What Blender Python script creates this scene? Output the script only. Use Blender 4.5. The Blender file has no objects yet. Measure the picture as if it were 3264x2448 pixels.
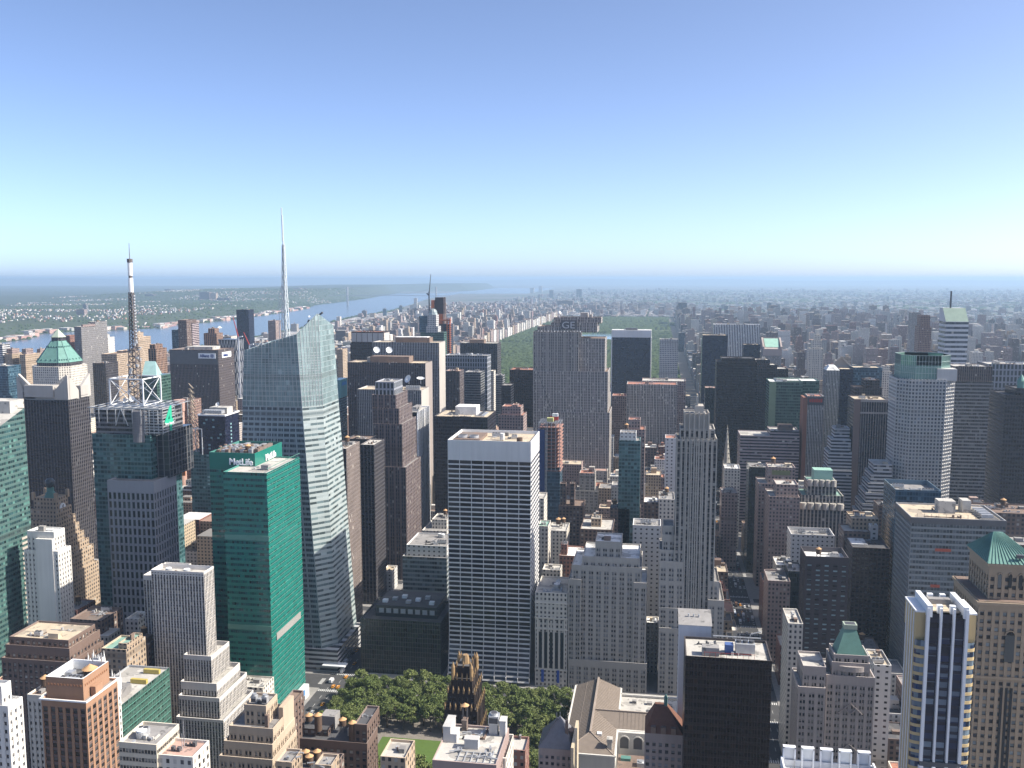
import bpy, math, random
import numpy as np
from mathutils import Vector
from mathutils.bvhtree import BVHTree

S = bpy.context.scene
COL = S.collection
R = math.radians
rnd = random.Random(7)

# ------------------------------------------------------------------ camera, sky, sun, exposure
EYE = 314.8            # eye height above the street, metres; X runs east along the streets, Y uptown
FPX, CX, CY = 2968.0, 1632.0, 1224.0
YAW, PIT = R(9.0), R(6.48)
cam = bpy.data.objects.new("camera", bpy.data.cameras.new("camera"))
COL.objects.link(cam)
cam.location = (0, 0, EYE)
cam.rotation_euler = (R(90) - PIT, 0, YAW)
cam.data.sensor_width = 36
cam.data.lens = 36 * FPX / 3264
cam.data.clip_start = 1
cam.data.clip_end = 400000
S.camera = cam
SUN_EL, SUN_AZ = 41.0, 88.0      # azimuth clockwise from uptown
W = bpy.data.worlds.new("World")
S.world = W
W.use_nodes = True
wn = W.node_tree
sky = wn.nodes.new("ShaderNodeTexSky")
sky.sky_type = 'NISHITA'
sky.sun_disc = False
sky.sun_elevation = R(SUN_EL)
sky.sun_rotation = R(SUN_AZ)
sky.altitude = 100
sky.air_density = 0.36
sky.dust_density = 1.2
sky.ozone_density = 1.2
_tc = wn.nodes.new("ShaderNodeTexCoord"); _vm = wn.nodes.new("ShaderNodeVectorMath")
_vm.operation = 'ADD'; _vm.inputs[1].default_value = (0, 0, .004)      # dip of the visible horizon below eye level
wn.links.new(_tc.outputs["Generated"], _vm.inputs[0]); wn.links.new(_vm.outputs[0], sky.inputs[0])
wn.links.new(sky.outputs[0], wn.nodes["Background"].inputs[0])
wn.nodes["Background"].inputs[1].default_value = 0.15
sun = bpy.data.objects.new("sun", bpy.data.lights.new("sun", 'SUN'))
COL.objects.link(sun)
sun.data.energy = 4.0
sun.data.angle = R(0.5)
sun.data.color = (1.0, 0.93, 0.82)
sd = Vector((math.sin(R(SUN_AZ)) * math.cos(R(SUN_EL)), math.cos(R(SUN_AZ)) * math.cos(R(SUN_EL)), math.sin(R(SUN_EL))))
sun.rotation_euler = (-sd).to_track_quat('-Z', 'Y').to_euler()
S.view_settings.view_transform = 'Standard'
S.view_settings.look = 'None'
S.view_settings.gamma = 1
S.view_settings.exposure = 1.1
S.cycles.volume_bounces = 0
S.cycles.max_bounces = 5
S.cycles.diffuse_bounces = 2
S.cycles.glossy_bounces = 2
S.cycles.transparent_max_bounces = 6
S.cycles.use_denoising = True

# ------------------------------------------------------------------ unprojection of survey points
_f = np.array([-math.sin(YAW) * math.cos(PIT), math.cos(YAW) * math.cos(PIT), -math.sin(PIT)])
_r = np.array([math.cos(YAW), math.sin(YAW), 0])
_u = np.cross(_r, _f)
_o = np.array([0, 0, EYE])
def ray(x, y): return _f + _r * (x - CX) / FPX - _u * (y - CY) / FPX
def atY(x, y, Y): d = ray(x, y); return d * (Y / d[1]) + _o
def atX(x, y, X): d = ray(x, y); return d * (X / d[0]) + _o
def atZ(x, y, Z=0): d = ray(x, y); return d * ((Z - EYE) / d[2]) + _o
def proj(P):
    v = np.array(P, float) - _o
    z = v @ _f
    return CX + FPX * (v @ _r) / z, CY - FPX * (v @ _u) / z
def ST(s): return 25 + (s - 34) * 80.5      # centre line of a cross street

# ------------------------------------------------------------------ materials
def nodes(name):
    m = bpy.data.materials.new(name)
    m.use_nodes = True
    t = m.node_tree
    return m, t, t.nodes["Principled BSDF"]
class NT:
    def __init__(s, t): s.t = t
    def put(s, sock, v):
        if isinstance(v, bpy.types.NodeSocket): s.t.links.new(v, sock)
        else: sock.default_value = v
    def m(s, op, a, b=0.0, c=0.0):
        n = s.t.nodes.new("ShaderNodeMath"); n.operation = op
        s.put(n.inputs[0], a); s.put(n.inputs[1], b); s.put(n.inputs[2], c)
        return n.outputs[0]
    def mix(s, f, a, b):
        n = s.t.nodes.new("ShaderNodeMix"); n.data_type = 'RGBA'
        s.put(n.inputs[0], f)
        for i, v in ((6, a), (7, b)): s.put(n.inputs[i], v if isinstance(v, bpy.types.NodeSocket) else (*v[:3], 1))
        return n.outputs[2]
    def mul(s, col, f):
        n = s.t.nodes.new("ShaderNodeMix"); n.data_type = 'RGBA'; n.blend_type = 'MULTIPLY'
        n.inputs[0].default_value = 1
        s.put(n.inputs[6], col if isinstance(col, bpy.types.NodeSocket) else (*col[:3], 1))
        s.put(n.inputs[7], (f, f, f, 1) if isinstance(f, float) else f)
        return n.outputs[2]
    def noise(s, scale, detail=3, vec=None, stretch=None, rough=.55):
        n = s.t.nodes.new("ShaderNodeTexNoise")
        n.inputs["Scale"].default_value = scale; n.inputs["Detail"].default_value = detail
        n.inputs["Roughness"].default_value = rough
        if vec is None: vec = s.pos()
        if stretch:
            q = s.t.nodes.new("ShaderNodeVectorMath"); q.operation = 'MULTIPLY'
            s.put(q.inputs[0], vec); q.inputs[1].default_value = stretch; vec = q.outputs[0]
        s.put(n.inputs["Vector"], vec)
        return n.outputs[0]
    def pos(s): return s.t.nodes.new("ShaderNodeNewGeometry").outputs["Position"]
    def uv(s):
        n = s.t.nodes.new("ShaderNodeTexCoord"); q = s.t.nodes.new("ShaderNodeSeparateXYZ")
        s.t.links.new(n.outputs["UV"], q.inputs[0]); return q.outputs[0], q.outputs[1]
    def white(s, x, y, w):
        c = s.t.nodes.new("ShaderNodeCombineXYZ"); s.put(c.inputs[0], x); s.put(c.inputs[1], y); s.put(c.inputs[2], w)
        n = s.t.nodes.new("ShaderNodeTexWhiteNoise"); n.noise_dimensions = '3D'; s.t.links.new(c.outputs[0], n.inputs[0])
        return n.outputs[0]
    def orand(s): return s.t.nodes.new("ShaderNodeObjectInfo").outputs["Random"]
    def rng(s, v, a, b):
        n = s.t.nodes.new("ShaderNodeMapRange"); s.put(n.inputs[0], v); n.inputs[3].default_value = a; n.inputs[4].default_value = b
        return n.outputs[0]
_mats = {}
def plain(name, col, rough=.8, var=.25, scale=.15, metal=0, bump=0, spec=.35):
    if name in _mats: return _mats[name]
    m, t, b = nodes(name); N = NT(t)
    f = N.rng(N.noise(scale, 4), 1 - var, 1 + var)
    f2 = N.rng(N.noise(scale * 9, 2), 1 - var * .5, 1 + var * .5)
    N.put(b.inputs["Base Color"], N.mul(N.mul(col, f), f2))
    b.inputs["Roughness"].default_value = rough; b.inputs["Metallic"].default_value = metal
    b.inputs["Specular IOR Level"].default_value = spec
    _mats[name] = m
    return m
def wallcol(N, col):
    """stone / metal cladding with broad tone drift and vertical rain streaks"""
    a = N.rng(N.noise(.03, 3), .86, 1.14)
    s_ = N.rng(N.noise(1, 3, stretch=(.5, .5, .025)), .86, 1.12)
    o = N.rng(N.orand(), .93, 1.07)
    return N.mul(N.mul(N.mul(col, a), s_), o)
def facade(key, wall, span, glass, wx, wy, n=1, pg=0.0, lit=.07, gr=.18, rough=.82, litc=(.42, .40, .36), band=0, spec=.5, vary=(.45, 1.7)):
    """window grid driven by UVs counted in window groups (u) and floors (v)"""
    k = "facade_" + key
    if k in _mats: return _mats[k]
    m, t, b = nodes(k); N = NT(t)
    u, v = N.uv()
    fu = N.m('FRACT', u); fv = N.m('FRACT', v); cu = N.m('FLOOR', u); cv = N.m('FLOOR', v)
    inner = N.m('DIVIDE', N.m('SUBTRACT', fu, pg / 2), 1 - pg)
    inn = N.m('MULTIPLY', N.m('GREATER_THAN', inner, 0.0), N.m('LESS_THAN', inner, 1.0))
    wi = N.m('MULTIPLY', inner, float(n)); fw = N.m('FRACT', wi)
    cell = N.m('ADD', N.m('MULTIPLY', cu, float(n)), N.m('FLOOR', wi))
    cx = N.m('MULTIPLY', inn, N.m('LESS_THAN', N.m('ABSOLUTE', N.m('SUBTRACT', fw, .5)), wx / 2))
    cy = N.m('LESS_THAN', N.m('ABSOLUTE', N.m('SUBTRACT', fv, .52)), wy / 2)
    win = N.m('MULTIPLY', cx, cy)
    o = N.orand()
    rn = N.white(cell, cv, o); rn2 = N.white(cv, cell, N.m('ADD', o, 3.3))
    rf = N.white(cv, 1.7, o)
    g = N.mul(glass, N.rng(rn2, *vary))
    g = N.mix(N.m('MULTIPLY', N.m('LESS_THAN', rn, lit), N.rng(rn2, .35, 1.0)), g, litc)
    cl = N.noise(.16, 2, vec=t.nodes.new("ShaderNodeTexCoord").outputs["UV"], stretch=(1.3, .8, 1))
    g = N.mul(g, N.rng(cl, .35, 1.7))  # broad patches in the glass colour imitate uneven reflections
    mech = N.m('GREATER_THAN', N.white(cv, 9.1, o), .965)
    if band: g = N.mix(N.m('MULTIPLY', N.m('GREATER_THAN', rf, 1 - band), .75), g, litc)
    wc = wallcol(N, wall)
    sp = wallcol(N, span)
    c = N.mix(cx, wc, sp)
    c = N.mix(win, c, g)
    c = N.mix(N.m('MULTIPLY', mech, .55), c, N.mul(wall, .45))
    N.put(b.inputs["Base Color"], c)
    N.put(b.inputs["Roughness"], N.rng(win, rough, gr))
    b.inputs["Specular IOR Level"].default_value = spec
    bp = t.nodes.new("ShaderNodeBump"); bp.inputs["Strength"].default_value = .5; bp.inputs["Distance"].default_value = .4
    N.put(bp.inputs["Height"], N.m('SUBTRACT', 1.0, N.m('MULTIPLY', cx, N.m('ADD', .5, N.m('MULTIPLY', cy, .5)))))
    t.links.new(bp.outputs[0], b.inputs["Normal"])
    _mats[k] = m
    return m
def stone(key, wall, rough=.85):
    k = "stone_" + key
    if k in _mats: return _mats[k]
    m, t, b = nodes(k); N = NT(t)
    N.put(b.inputs["Base Color"], wallcol(N, wall)); b.inputs["Roughness"].default_value = rough
    b.inputs["Specular IOR Level"].default_value = .3
    _mats[k] = m
    return m
def pane(key, glass, lit, litc, gr=.12, vary=(.4, 1.8)):
    """glass of single windows: each pane (UV cell and object) has its own tint, some have blinds down"""
    k = "pane_" + key
    if k in _mats: return _mats[k]
    m, t, b = nodes(k); N = NT(t)
    u, v = N.uv(); o = N.orand()
    rn = N.white(N.m('FLOOR', u), N.m('FLOOR', v), N.m('MULTIPLY', o, 97.0))
    r2 = N.white(N.m('FLOOR', v), N.m('FLOOR', u), N.m('ADD', N.m('MULTIPLY', o, 53.0), 4.1))
    g = N.mul(glass, N.rng(r2, *vary))
    g = N.mix(N.m('MULTIPLY', N.m('LESS_THAN', rn, lit), N.rng(r2, .3, 1.0)), g, litc)
    r3 = N.white(N.m('FLOOR', u), N.m('FLOOR', v), N.m('ADD', N.m('MULTIPLY', o, 31.0), 8.8))
    drop = N.m('GREATER_THAN', N.m('ADD', N.m('FRACT', v), N.m('MULTIPLY', r3, 1.5)), 1.55)
    g = N.mix(N.m('MULTIPLY', drop, .7), g, N.mul(litc, .8))
    N.put(b.inputs["Base Color"], g); b.inputs["Roughness"].default_value = gr
    b.inputs["Specular IOR Level"].default_value = .5
    _mats[k] = m
    return m

# style: wall, spandrel, glass, wx, wy, group width, floor height, + options
ST_ = {
 'white_grid': ((.62,.61,.60),(.62,.61,.60),(.012,.014,.02),.95,.72,9.2,3.72,dict(lit=.05,litc=(.10,.09,.08))),
 'green':   ((.010,.135,.108),(.014,.17,.135),(.006,.04,.042),.9,.46,1.7,4.0,dict(lit=.34,litc=(.018,.17,.135),rough=.35,gr=.12,vary=(.4,2.4))),
 'tealband':((.13,.17,.16),(.075,.135,.125),(.02,.05,.052),.94,.5,2.4,3.9,dict(lit=.25,litc=(.10,.22,.19),rough=.4)),
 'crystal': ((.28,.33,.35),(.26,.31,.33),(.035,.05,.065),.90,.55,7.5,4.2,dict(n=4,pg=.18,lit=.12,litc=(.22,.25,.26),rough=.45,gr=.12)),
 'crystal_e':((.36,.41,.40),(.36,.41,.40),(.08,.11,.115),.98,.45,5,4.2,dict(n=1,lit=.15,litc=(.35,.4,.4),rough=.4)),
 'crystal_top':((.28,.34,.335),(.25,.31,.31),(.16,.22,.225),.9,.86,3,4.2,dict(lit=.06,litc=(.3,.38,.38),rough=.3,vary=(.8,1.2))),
 'stripe_tan': ((.36,.29,.25),(.03,.028,.03),(.012,.012,.016),.6,.62,3.0,3.9,dict(lit=.03)),
 'stripe_wht': ((.72,.70,.68),(.014,.014,.018),(.010,.010,.016),.90,.6,10.5,3.9,dict(lit=.02,litc=(.06,.06,.06))),
 'stripe_fine':((.36,.34,.32),(.05,.055,.07),(.018,.020,.03),.56,.6,2.3,3.9,dict(lit=.03)),
 'stripe_brn':((.13,.105,.10),(.03,.026,.03),(.014,.014,.02),.55,.6,2.3,3.9,dict(lit=.03)),
 'stripe_dk':((.10,.09,.09),(.02,.02,.024),(.010,.010,.016),.72,.6,3.2,3.9,dict(lit=.03,litc=(.08,.08,.09))),
 'dark':    ((.028,.026,.032),(.02,.02,.024),(.010,.011,.016),.8,.55,2.4,3.9,dict(lit=.10,litc=(.05,.052,.06),rough=.4)),
 'dark_brown':((.024,.014,.012),(.018,.011,.010),(.008,.006,.007),.8,.6,2.0,3.9,dict(lit=.08,litc=(.05,.030,.022),rough=.5,gr=.25,spec=.3)),
 'navy':    ((.020,.024,.042),(.018,.02,.04),(.010,.013,.028),.9,.6,2.2,3.9,dict(lit=.05,litc=(.05,.06,.08),rough=.25)),
 'bronze':  ((.045,.03,.027),(.03,.02,.02),(.012,.010,.012),.7,.5,3.2,3.9,dict(lit=.05,litc=(.08,.06,.05),rough=.45)),
 'granite': ((.16,.12,.11),(.06,.055,.06),(.016,.02,.03),.62,.62,6.0,3.9,dict(n=2,pg=.25,lit=.05)),
 'limestone':((.36,.33,.30),(.14,.14,.145),(.035,.036,.045),.62,.60,4.7,3.7,dict(n=2,pg=.16,lit=.10)),
 'lime_pair':((.36,.335,.30),(.32,.30,.27),(.045,.045,.05),.72,.52,5.6,3.75,dict(n=2,pg=.34,lit=.28,litc=(.30,.31,.32))),
 'lime_tri':((.35,.325,.29),(.31,.29,.26),(.04,.04,.048),.66,.52,6.4,3.7,dict(n=3,pg=.22,lit=.16)),
 'lime_shaft':((.37,.345,.305),(.07,.07,.072),(.018,.022,.03),.62,.62,3.4,3.75,dict(n=1,lit=.06)),
 'cream':   ((.56,.52,.45),(.52,.48,.42),(.045,.045,.05),.45,.5,3.3,3.6,dict(lit=.12)),
 'white_pl':((.62,.60,.56),(.58,.56,.52),(.05,.05,.055),.42,.5,3.2,3.6,dict(lit=.10)),
 'cream_blank':((.55,.54,.52),(.55,.54,.52),(.03,.03,.035),.34,.36,4.4,3.8,dict(lit=.04)),
 'tan':     ((.38,.29,.205),(.35,.27,.19),(.04,.038,.04),.5,.5,3.2,3.6,dict(lit=.12)),
 'tan_big': ((.40,.32,.235),(.36,.29,.21),(.03,.03,.034),.62,.56,4.5,3.9,dict(n=2,pg=.2,lit=.12)),
 'brick_o': ((.34,.20,.125),(.15,.11,.10),(.02,.022,.025),.62,.66,4.4,3.7,dict(lit=.08,litc=(.12,.12,.12))),
 'brick_r': ((.235,.115,.085),(.21,.105,.08),(.03,.03,.035),.48,.5,3.1,3.5,dict(lit=.15)),
 'brick_b': ((.15,.105,.085),(.135,.095,.08),(.03,.03,.036),.55,.52,3.6,3.6,dict(lit=.14)),
 'brick_p': ((.30,.225,.20),(.28,.21,.19),(.035,.035,.045),.52,.5,3.2,3.6,dict(lit=.12)),
 'band_wht':((.46,.46,.46),(.46,.46,.46),(.03,.034,.045),1.0,.5,3.0,3.8,dict(lit=.10)),
 'band_pink':((.33,.27,.27),(.33,.27,.27),(.025,.023,.03),1.0,.48,3.0,3.8,dict(lit=.05)),
 'band_dark':((.17,.17,.175),(.17,.17,.175),(.018,.02,.024),.96,.56,2.0,3.9,dict(lit=.16,litc=(.12,.13,.14))),
 'band_gls':((.30,.30,.30),(.25,.27,.27),(.03,.04,.045),.95,.58,2.2,3.95,dict(lit=.30,litc=(.17,.20,.22),vary=(.5,2.6))),
 'glass_bl':((.06,.11,.15),(.05,.10,.14),(.025,.055,.08),.9,.7,2.2,3.8,dict(lit=.15,litc=(.12,.2,.24),rough=.3)),
 'glass_teal':((.09,.17,.17),(.07,.14,.15),(.02,.06,.065),.88,.6,3.0,3.8,dict(lit=.28,litc=(.11,.22,.22),rough=.3)),
 'glass_gr':((.07,.13,.10),(.06,.11,.09),(.022,.05,.04),.9,.6,2.4,3.9,dict(lit=.15,litc=(.10,.16,.13),rough=.3)),
 'glass_blk':((.035,.042,.042),(.03,.04,.045),(.012,.018,.018),.86,.76,1.6,3.9,dict(lit=.3,litc=(.03,.045,.03),rough=.25)),
 'masonry_gr':((.26,.27,.30),(.24,.25,.28),(.018,.026,.03),.6,.74,4.2,7.4,dict(lit=.10,litc=(.08,.10,.10))),
 'steel_grid':((.20,.19,.19),(.05,.055,.06),(.02,.024,.03),.86,.82,5.0,5.0,dict(lit=.1,litc=(.08,.09,.10),rough=.4)),
 'grid_pale':((.47,.46,.44),(.47,.46,.44),(.05,.06,.075),.58,.58,3.3,3.75,dict(lit=.10,litc=(.2,.24,.27))),
 'grid_pier':((.42,.40,.37),(.06,.06,.065),(.02,.022,.03),.5,.6,1.9,3.8,dict(lit=.06)),
 'gm':      ((.66,.65,.63),(.02,.022,.03),(.014,.016,.022),.5,.8,3.3,3.7,dict(lit=.02)),
 'strip_fin':((.56,.53,.49),(.10,.09,.085),(.04,.04,.042),.62,.60,2.0,3.6,dict(lit=.13,litc=(.40,.36,.28),band=.16)),
 'whiteblue':((.5,.5,.5),(.02,.03,.07),(.012,.02,.05),.5,.68,4.6,3.5,dict(lit=.12,litc=(.16,.20,.26))),
 'yellow':  ((.50,.38,.19),(.46,.35,.18),(.02,.03,.05),.94,.52,2.0,3.5,dict(lit=.15)),
 'copper_f':((.24,.15,.12),(.2,.13,.1),(.03,.03,.04),.5,.5,3,3.6,dict(lit=.1)),
 'band_crm':((.55,.49,.385),(.55,.49,.385),(.05,.05,.05),.94,.5,5.2,3.6,dict(n=4,lit=.12)),
 'citi':    ((.50,.51,.52),(.50,.51,.52),(.05,.06,.075),1.0,.5,3,7.5,dict(lit=.05)),
 'pomo':    ((.36,.32,.30),(.34,.31,.29),(.025,.03,.036),.7,.5,4.4,3.8,dict(n=2,pg=.3,lit=.10)),
 'rad':     ((.035,.026,.022),(.03,.022,.02),(.012,.012,.016),.5,.6,2.6,3.6,dict(lit=.18,litc=(.20,.17,.14))),
 'lincoln': ((.34,.265,.185),(.31,.24,.17),(.025,.028,.034),.55,.5,3.4,3.7,dict(n=1,lit=.22,litc=(.26,.30,.31))),
 'punch':   ((.05,.042,.045),(.045,.038,.04),(.012,.012,.016),.5,.34,6.5,3.7,dict(lit=.45,litc=(.30,.42,.44))),
}
def style(k):
    w, s, g, wx, wy, gw, fh, o = ST_[k]
    return facade(k, w, s, g, wx, wy, **o)

def roof_mat(name, col):
    """gravel or membrane with patched repairs, tar and water stains"""
    m, t, b = nodes(name); N = NT(t)
    a = N.rng(N.noise(.12, 5, rough=.7), .6, 1.35); p = N.m('GREATER_THAN', N.noise(.07, 2), .58); q = N.m('GREATER_THAN', N.noise(.22, 4), .62)
    c = N.mix(N.m('MULTIPLY', p, .45), N.mul(col, a), (.16,.15,.14)); c = N.mix(N.m('MULTIPLY', q, .5), c, (.07,.07,.07))
    N.put(b.inputs["Base Color"], N.mul(c, N.rng(N.noise(1.6, 2), .85, 1.15))); b.inputs["Roughness"].default_value = .9; b.inputs["Specular IOR Level"].default_value = .25
    return m
ROOF = {k: roof_mat("roof_" + k, c) for k, c in dict(
    grey=(.27,.26,.25), light=(.46,.44,.40), tan=(.50,.42,.31), dark=(.09,.09,.095), white=(.72,.72,.70),
    brown=(.20,.145,.115), red=(.36,.17,.12), green=(.22,.36,.30), pink=(.45,.30,.25)).items()}
M_METAL = plain("painted_steel", (.42,.43,.44), .45, .2, .4, metal=.3)
M_WHITE = plain("white_paint", (.74,.75,.75), .5, .08, .3)
M_DARKM = plain("dark_steel", (.07,.07,.075), .5, .3, .4)
M_GALV = plain("galvanised_steel", (.48,.49,.50), .4, .25, .5, metal=.5)
M_WOODT = plain("tank_staves", (.10,.065,.045), .9, .35, .8)
M_TANKR = plain("tank_roof_ply", (.50,.30,.15), .85, .2, .8)
M_COPPER = plain("copper_patina", (.125,.255,.215), .6, .28, .25)
M_COPPERD = plain("copper_patina_dark", (.085,.20,.175), .6, .28, .25)
M_BRONZE = plain("gilded_terracotta", (.30,.20,.10), .5, .3, .5)
M_REDST = plain("red_steel", (.40,.05,.035), .6, .2, .3)
M_ORANGE = plain("orange_netting", (.50,.15,.06), .8, .3, .3)
M_BLUE = plain("blue_netting", (.035,.06,.16), .8, .3, .3)
M_GOLD = plain("yellow_crane", (.45,.36,.10), .5, .2, .3)
M_GRAF = plain("graphite_cladding", (.10,.10,.105), .4, .2, .2)
M_LETW = plain("white_letters", (.85,.86,.86), .5, .03, .3)

# ------------------------------------------------------------------ mesh collector
class MB:
    def __init__(s): s.v = []; s.f = []; s.m = []; s.uv = []; s.t = []
    def quad(s, a, b, c, d, mi=0, uv=None, tint=None):
        i = len(s.v); s.v += [a, b, c, d]; s.f.append((i, i+1, i+2, i+3)); s.m.append(mi)
        s.uv += uv or [(0, 0)] * 4
        s.t.append(tint)
    def tri(s, a, b, c, mi=0):
        i = len(s.v); s.v += [a, b, c]; s.f.append((i, i+1, i+2)); s.m.append(mi); s.uv += [(0, 0), (1, 0), (0, 1)]; s.t.append(None)
    def ngon(s, pts, mi=0):
        i = len(s.v); s.v += list(pts); s.f.append(tuple(range(i, i+len(pts)))); s.m.append(mi); s.uv += [(p[0] * .1, p[1] * .1) for p in pts]; s.t.append(None)
    def box(s, x0, x1, y0, y1, z0, z1, mi=0, bottom=False, tint=None):
        P = [(x0,y0),(x1,y0),(x1,y1),(x0,y1)]
        for k in range(4):
            (a, b), (c, d) = P[k], P[(k+1) % 4]
            s.quad((a,b,z0),(c,d,z0),(c,d,z1),(a,b,z1), mi, tint=tint)
        s.quad((x0,y0,z1),(x1,y0,z1),(x1,y1,z1),(x0,y1,z1), mi, tint=tint)
        if bottom: s.quad((x0,y1,z0),(x1,y1,z0),(x1,y0,z0),(x0,y0,z0), mi, tint=tint)
    def ring(s, x0, x1, y0, y1, t, z0, z1):
        for a in ((x0, x1, y0, y0+t), (x0, x1, y1-t, y1), (x0, x0+t, y0+t, y1-t), (x1-t, x1, y0+t, y1-t)): s.box(*a, z0, z1, bottom=True)
    def cyl(s, cx, cy, r, z0, z1, n=12, mi=0, r2=None, cap=True):
        r2 = r if r2 is None else r2
        A = [(cx + r*math.cos(2*math.pi*k/n), cy + r*math.sin(2*math.pi*k/n), z0) for k in range(n)]
        B = [(cx + r2*math.cos(2*math.pi*k/n), cy + r2*math.sin(2*math.pi*k/n), z1) for k in range(n)]
        for k in range(n):
            s.quad(A[k], A[(k+1) % n], B[(k+1) % n], B[k], mi, uv=[(k,z0/4),(k+1,z0/4),(k+1,z1/4),(k,z1/4)])
        if cap and r2 > .01: s.ngon(B, mi)
    def beam(s, p, q, w, mi=0, w2=None):
        p, q = Vector(p), Vector(q); d = (q - p)
        if d.length < 1e-6: return
        d.normalize(); a = d.cross(Vector((0, 0, 1)))
        if a.length < .01: a = Vector((1, 0, 0))
        a.normalize(); b = d.cross(a); w2 = w if w2 is None else w2
        c = [(-1,-1),(1,-1),(1,1),(-1,1)]
        A = [p + a*x*w/2 + b*y*w/2 for x, y in c]; B = [q + a*x*w2/2 + b*y*w2/2 for x, y in c]
        for k in range(4): s.quad(tuple(A[k]), tuple(B[k]), tuple(B[(k+1) % 4]), tuple(A[(k+1) % 4]), mi)
        s.ngon([tuple(v) for v in B], mi); s.ngon([tuple(v) for v in A[::-1]], mi)
    def wall(s, p0, p1, z0, z1, sty, mi=0, q0=None, q1=None):
        gw, fh = ST_[sty][5], ST_[sty][6]
        L = math.hypot(p1[0]-p0[0], p1[1]-p0[1]); n = max(1, round(L / gw))
        q0 = q0 or p0; q1 = q1 or p1
        za = z0 if isinstance(z0, tuple) else (z0, z0); zb = z1 if isinstance(z1, tuple) else (z1, z1)
        s.quad((*p0, za[0]), (*p1, za[1]), (*q1, zb[1]), (*q0, zb[0]), mi, uv=[(0, za[0]/fh), (n, za[1]/fh), (n, zb[1]/fh), (0, zb[0]/fh)])
    def prism(s, poly, z0, z1, sty, mi=0, top=None):
        for k in range(len(poly)): s.wall(poly[k], poly[(k+1) % len(poly)], z0, z1, sty, mi)
        if top is not None: s.ngon([(x, y, z1) for x, y in poly], top)
    def build(s, name, mats, parent=None, loc=None):
        me = bpy.data.meshes.new(name)
        o = bpy.data.objects.new(name, me)
        off = np.array(parent.location if parent is not None else (loc or (0, 0, 0)))
        me.from_pydata((np.array(s.v) - off).tolist(), [], s.f)
        for m in (mats if isinstance(mats, (list, tuple)) else [mats]): me.materials.append(m)
        me.polygons.foreach_set("material_index", s.m)
        me.uv_layers.new(name="UVMap").data.foreach_set("uv", np.array(s.uv, np.float32).ravel())
        if any(t is not None for t in s.t):
            at = me.attributes.new("tint", 'FLOAT_COLOR', 'FACE')
            at.data.foreach_set("color", np.array([(*(t or (1, 1, 1)), 1) for t in s.t], np.float32).ravel())
        COL.objects.link(o)
        if parent is not None: o.parent = parent
        else: o.location = off
        return o
def thing(name, label, cat, loc=(0, 0, 0), group=None):
    o = bpy.data.objects.new(name, None); COL.objects.link(o)
    o.location = loc; o.empty_display_size = 2
    o["label"] = label; o["category"] = cat
    if group: o["group"] = group
    bpy.context.view_layer.update() if False else None
    return o
def tag(o, label, cat, group=None):
    o["label"] = label; o["category"] = cat
    if group: o["group"] = group
    return o
def kindof(o, k): o["kind"] = k; return o
def text_part(name, parent, txt, origin, right, height, mat, depth=.35, bold=0.0, width=None, upv=(0, 0, 1)):
    """raised lettering as one mesh; origin = lower-left corner"""
    cu = bpy.data.curves.new(name, 'FONT'); cu.body = txt; cu.size = 1; cu.extrude = .5; cu.offset = bold
    tmp = bpy.data.objects.new(name, cu); COL.objects.link(tmp)
    dg = bpy.context.evaluated_depsgraph_get(); dg.update()
    me = bpy.data.meshes.new_from_object(tmp.evaluated_get(dg))
    bpy.data.objects.remove(tmp)
    co = np.empty(len(me.vertices) * 3); me.vertices.foreach_get("co", co); co = co.reshape(-1, 3)
    mn, mx = co.min(0), co.max(0)
    sy = height / (mx[1] - mn[1]); sx = sy if width is None else width / (mx[0] - mn[0])
    r = np.array(right, float); r /= np.linalg.norm(r); up = np.array(upv, float); nrm = np.cross(r, up)
    P = np.array(origin) + np.outer((co[:, 0] - mn[0]) * sx, r) + np.outer((co[:, 1] - mn[1]) * sy, up) + np.outer((co[:, 2] + .5) * depth, nrm)
    P -= np.array(parent.location)
    me.vertices.foreach_set("co", P.ravel()); me.update()
    me.materials.clear(); me.materials.append(mat)
    o = bpy.data.objects.new(name, me); COL.objects.link(o); o.parent = parent
    return o

BOXES = []      # footprints of everything built, for fitting the infill: (x0,x1,y0,y1,z)
HEROES = []     # (pixel x, pixel y, short description) for wording the infill labels

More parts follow.
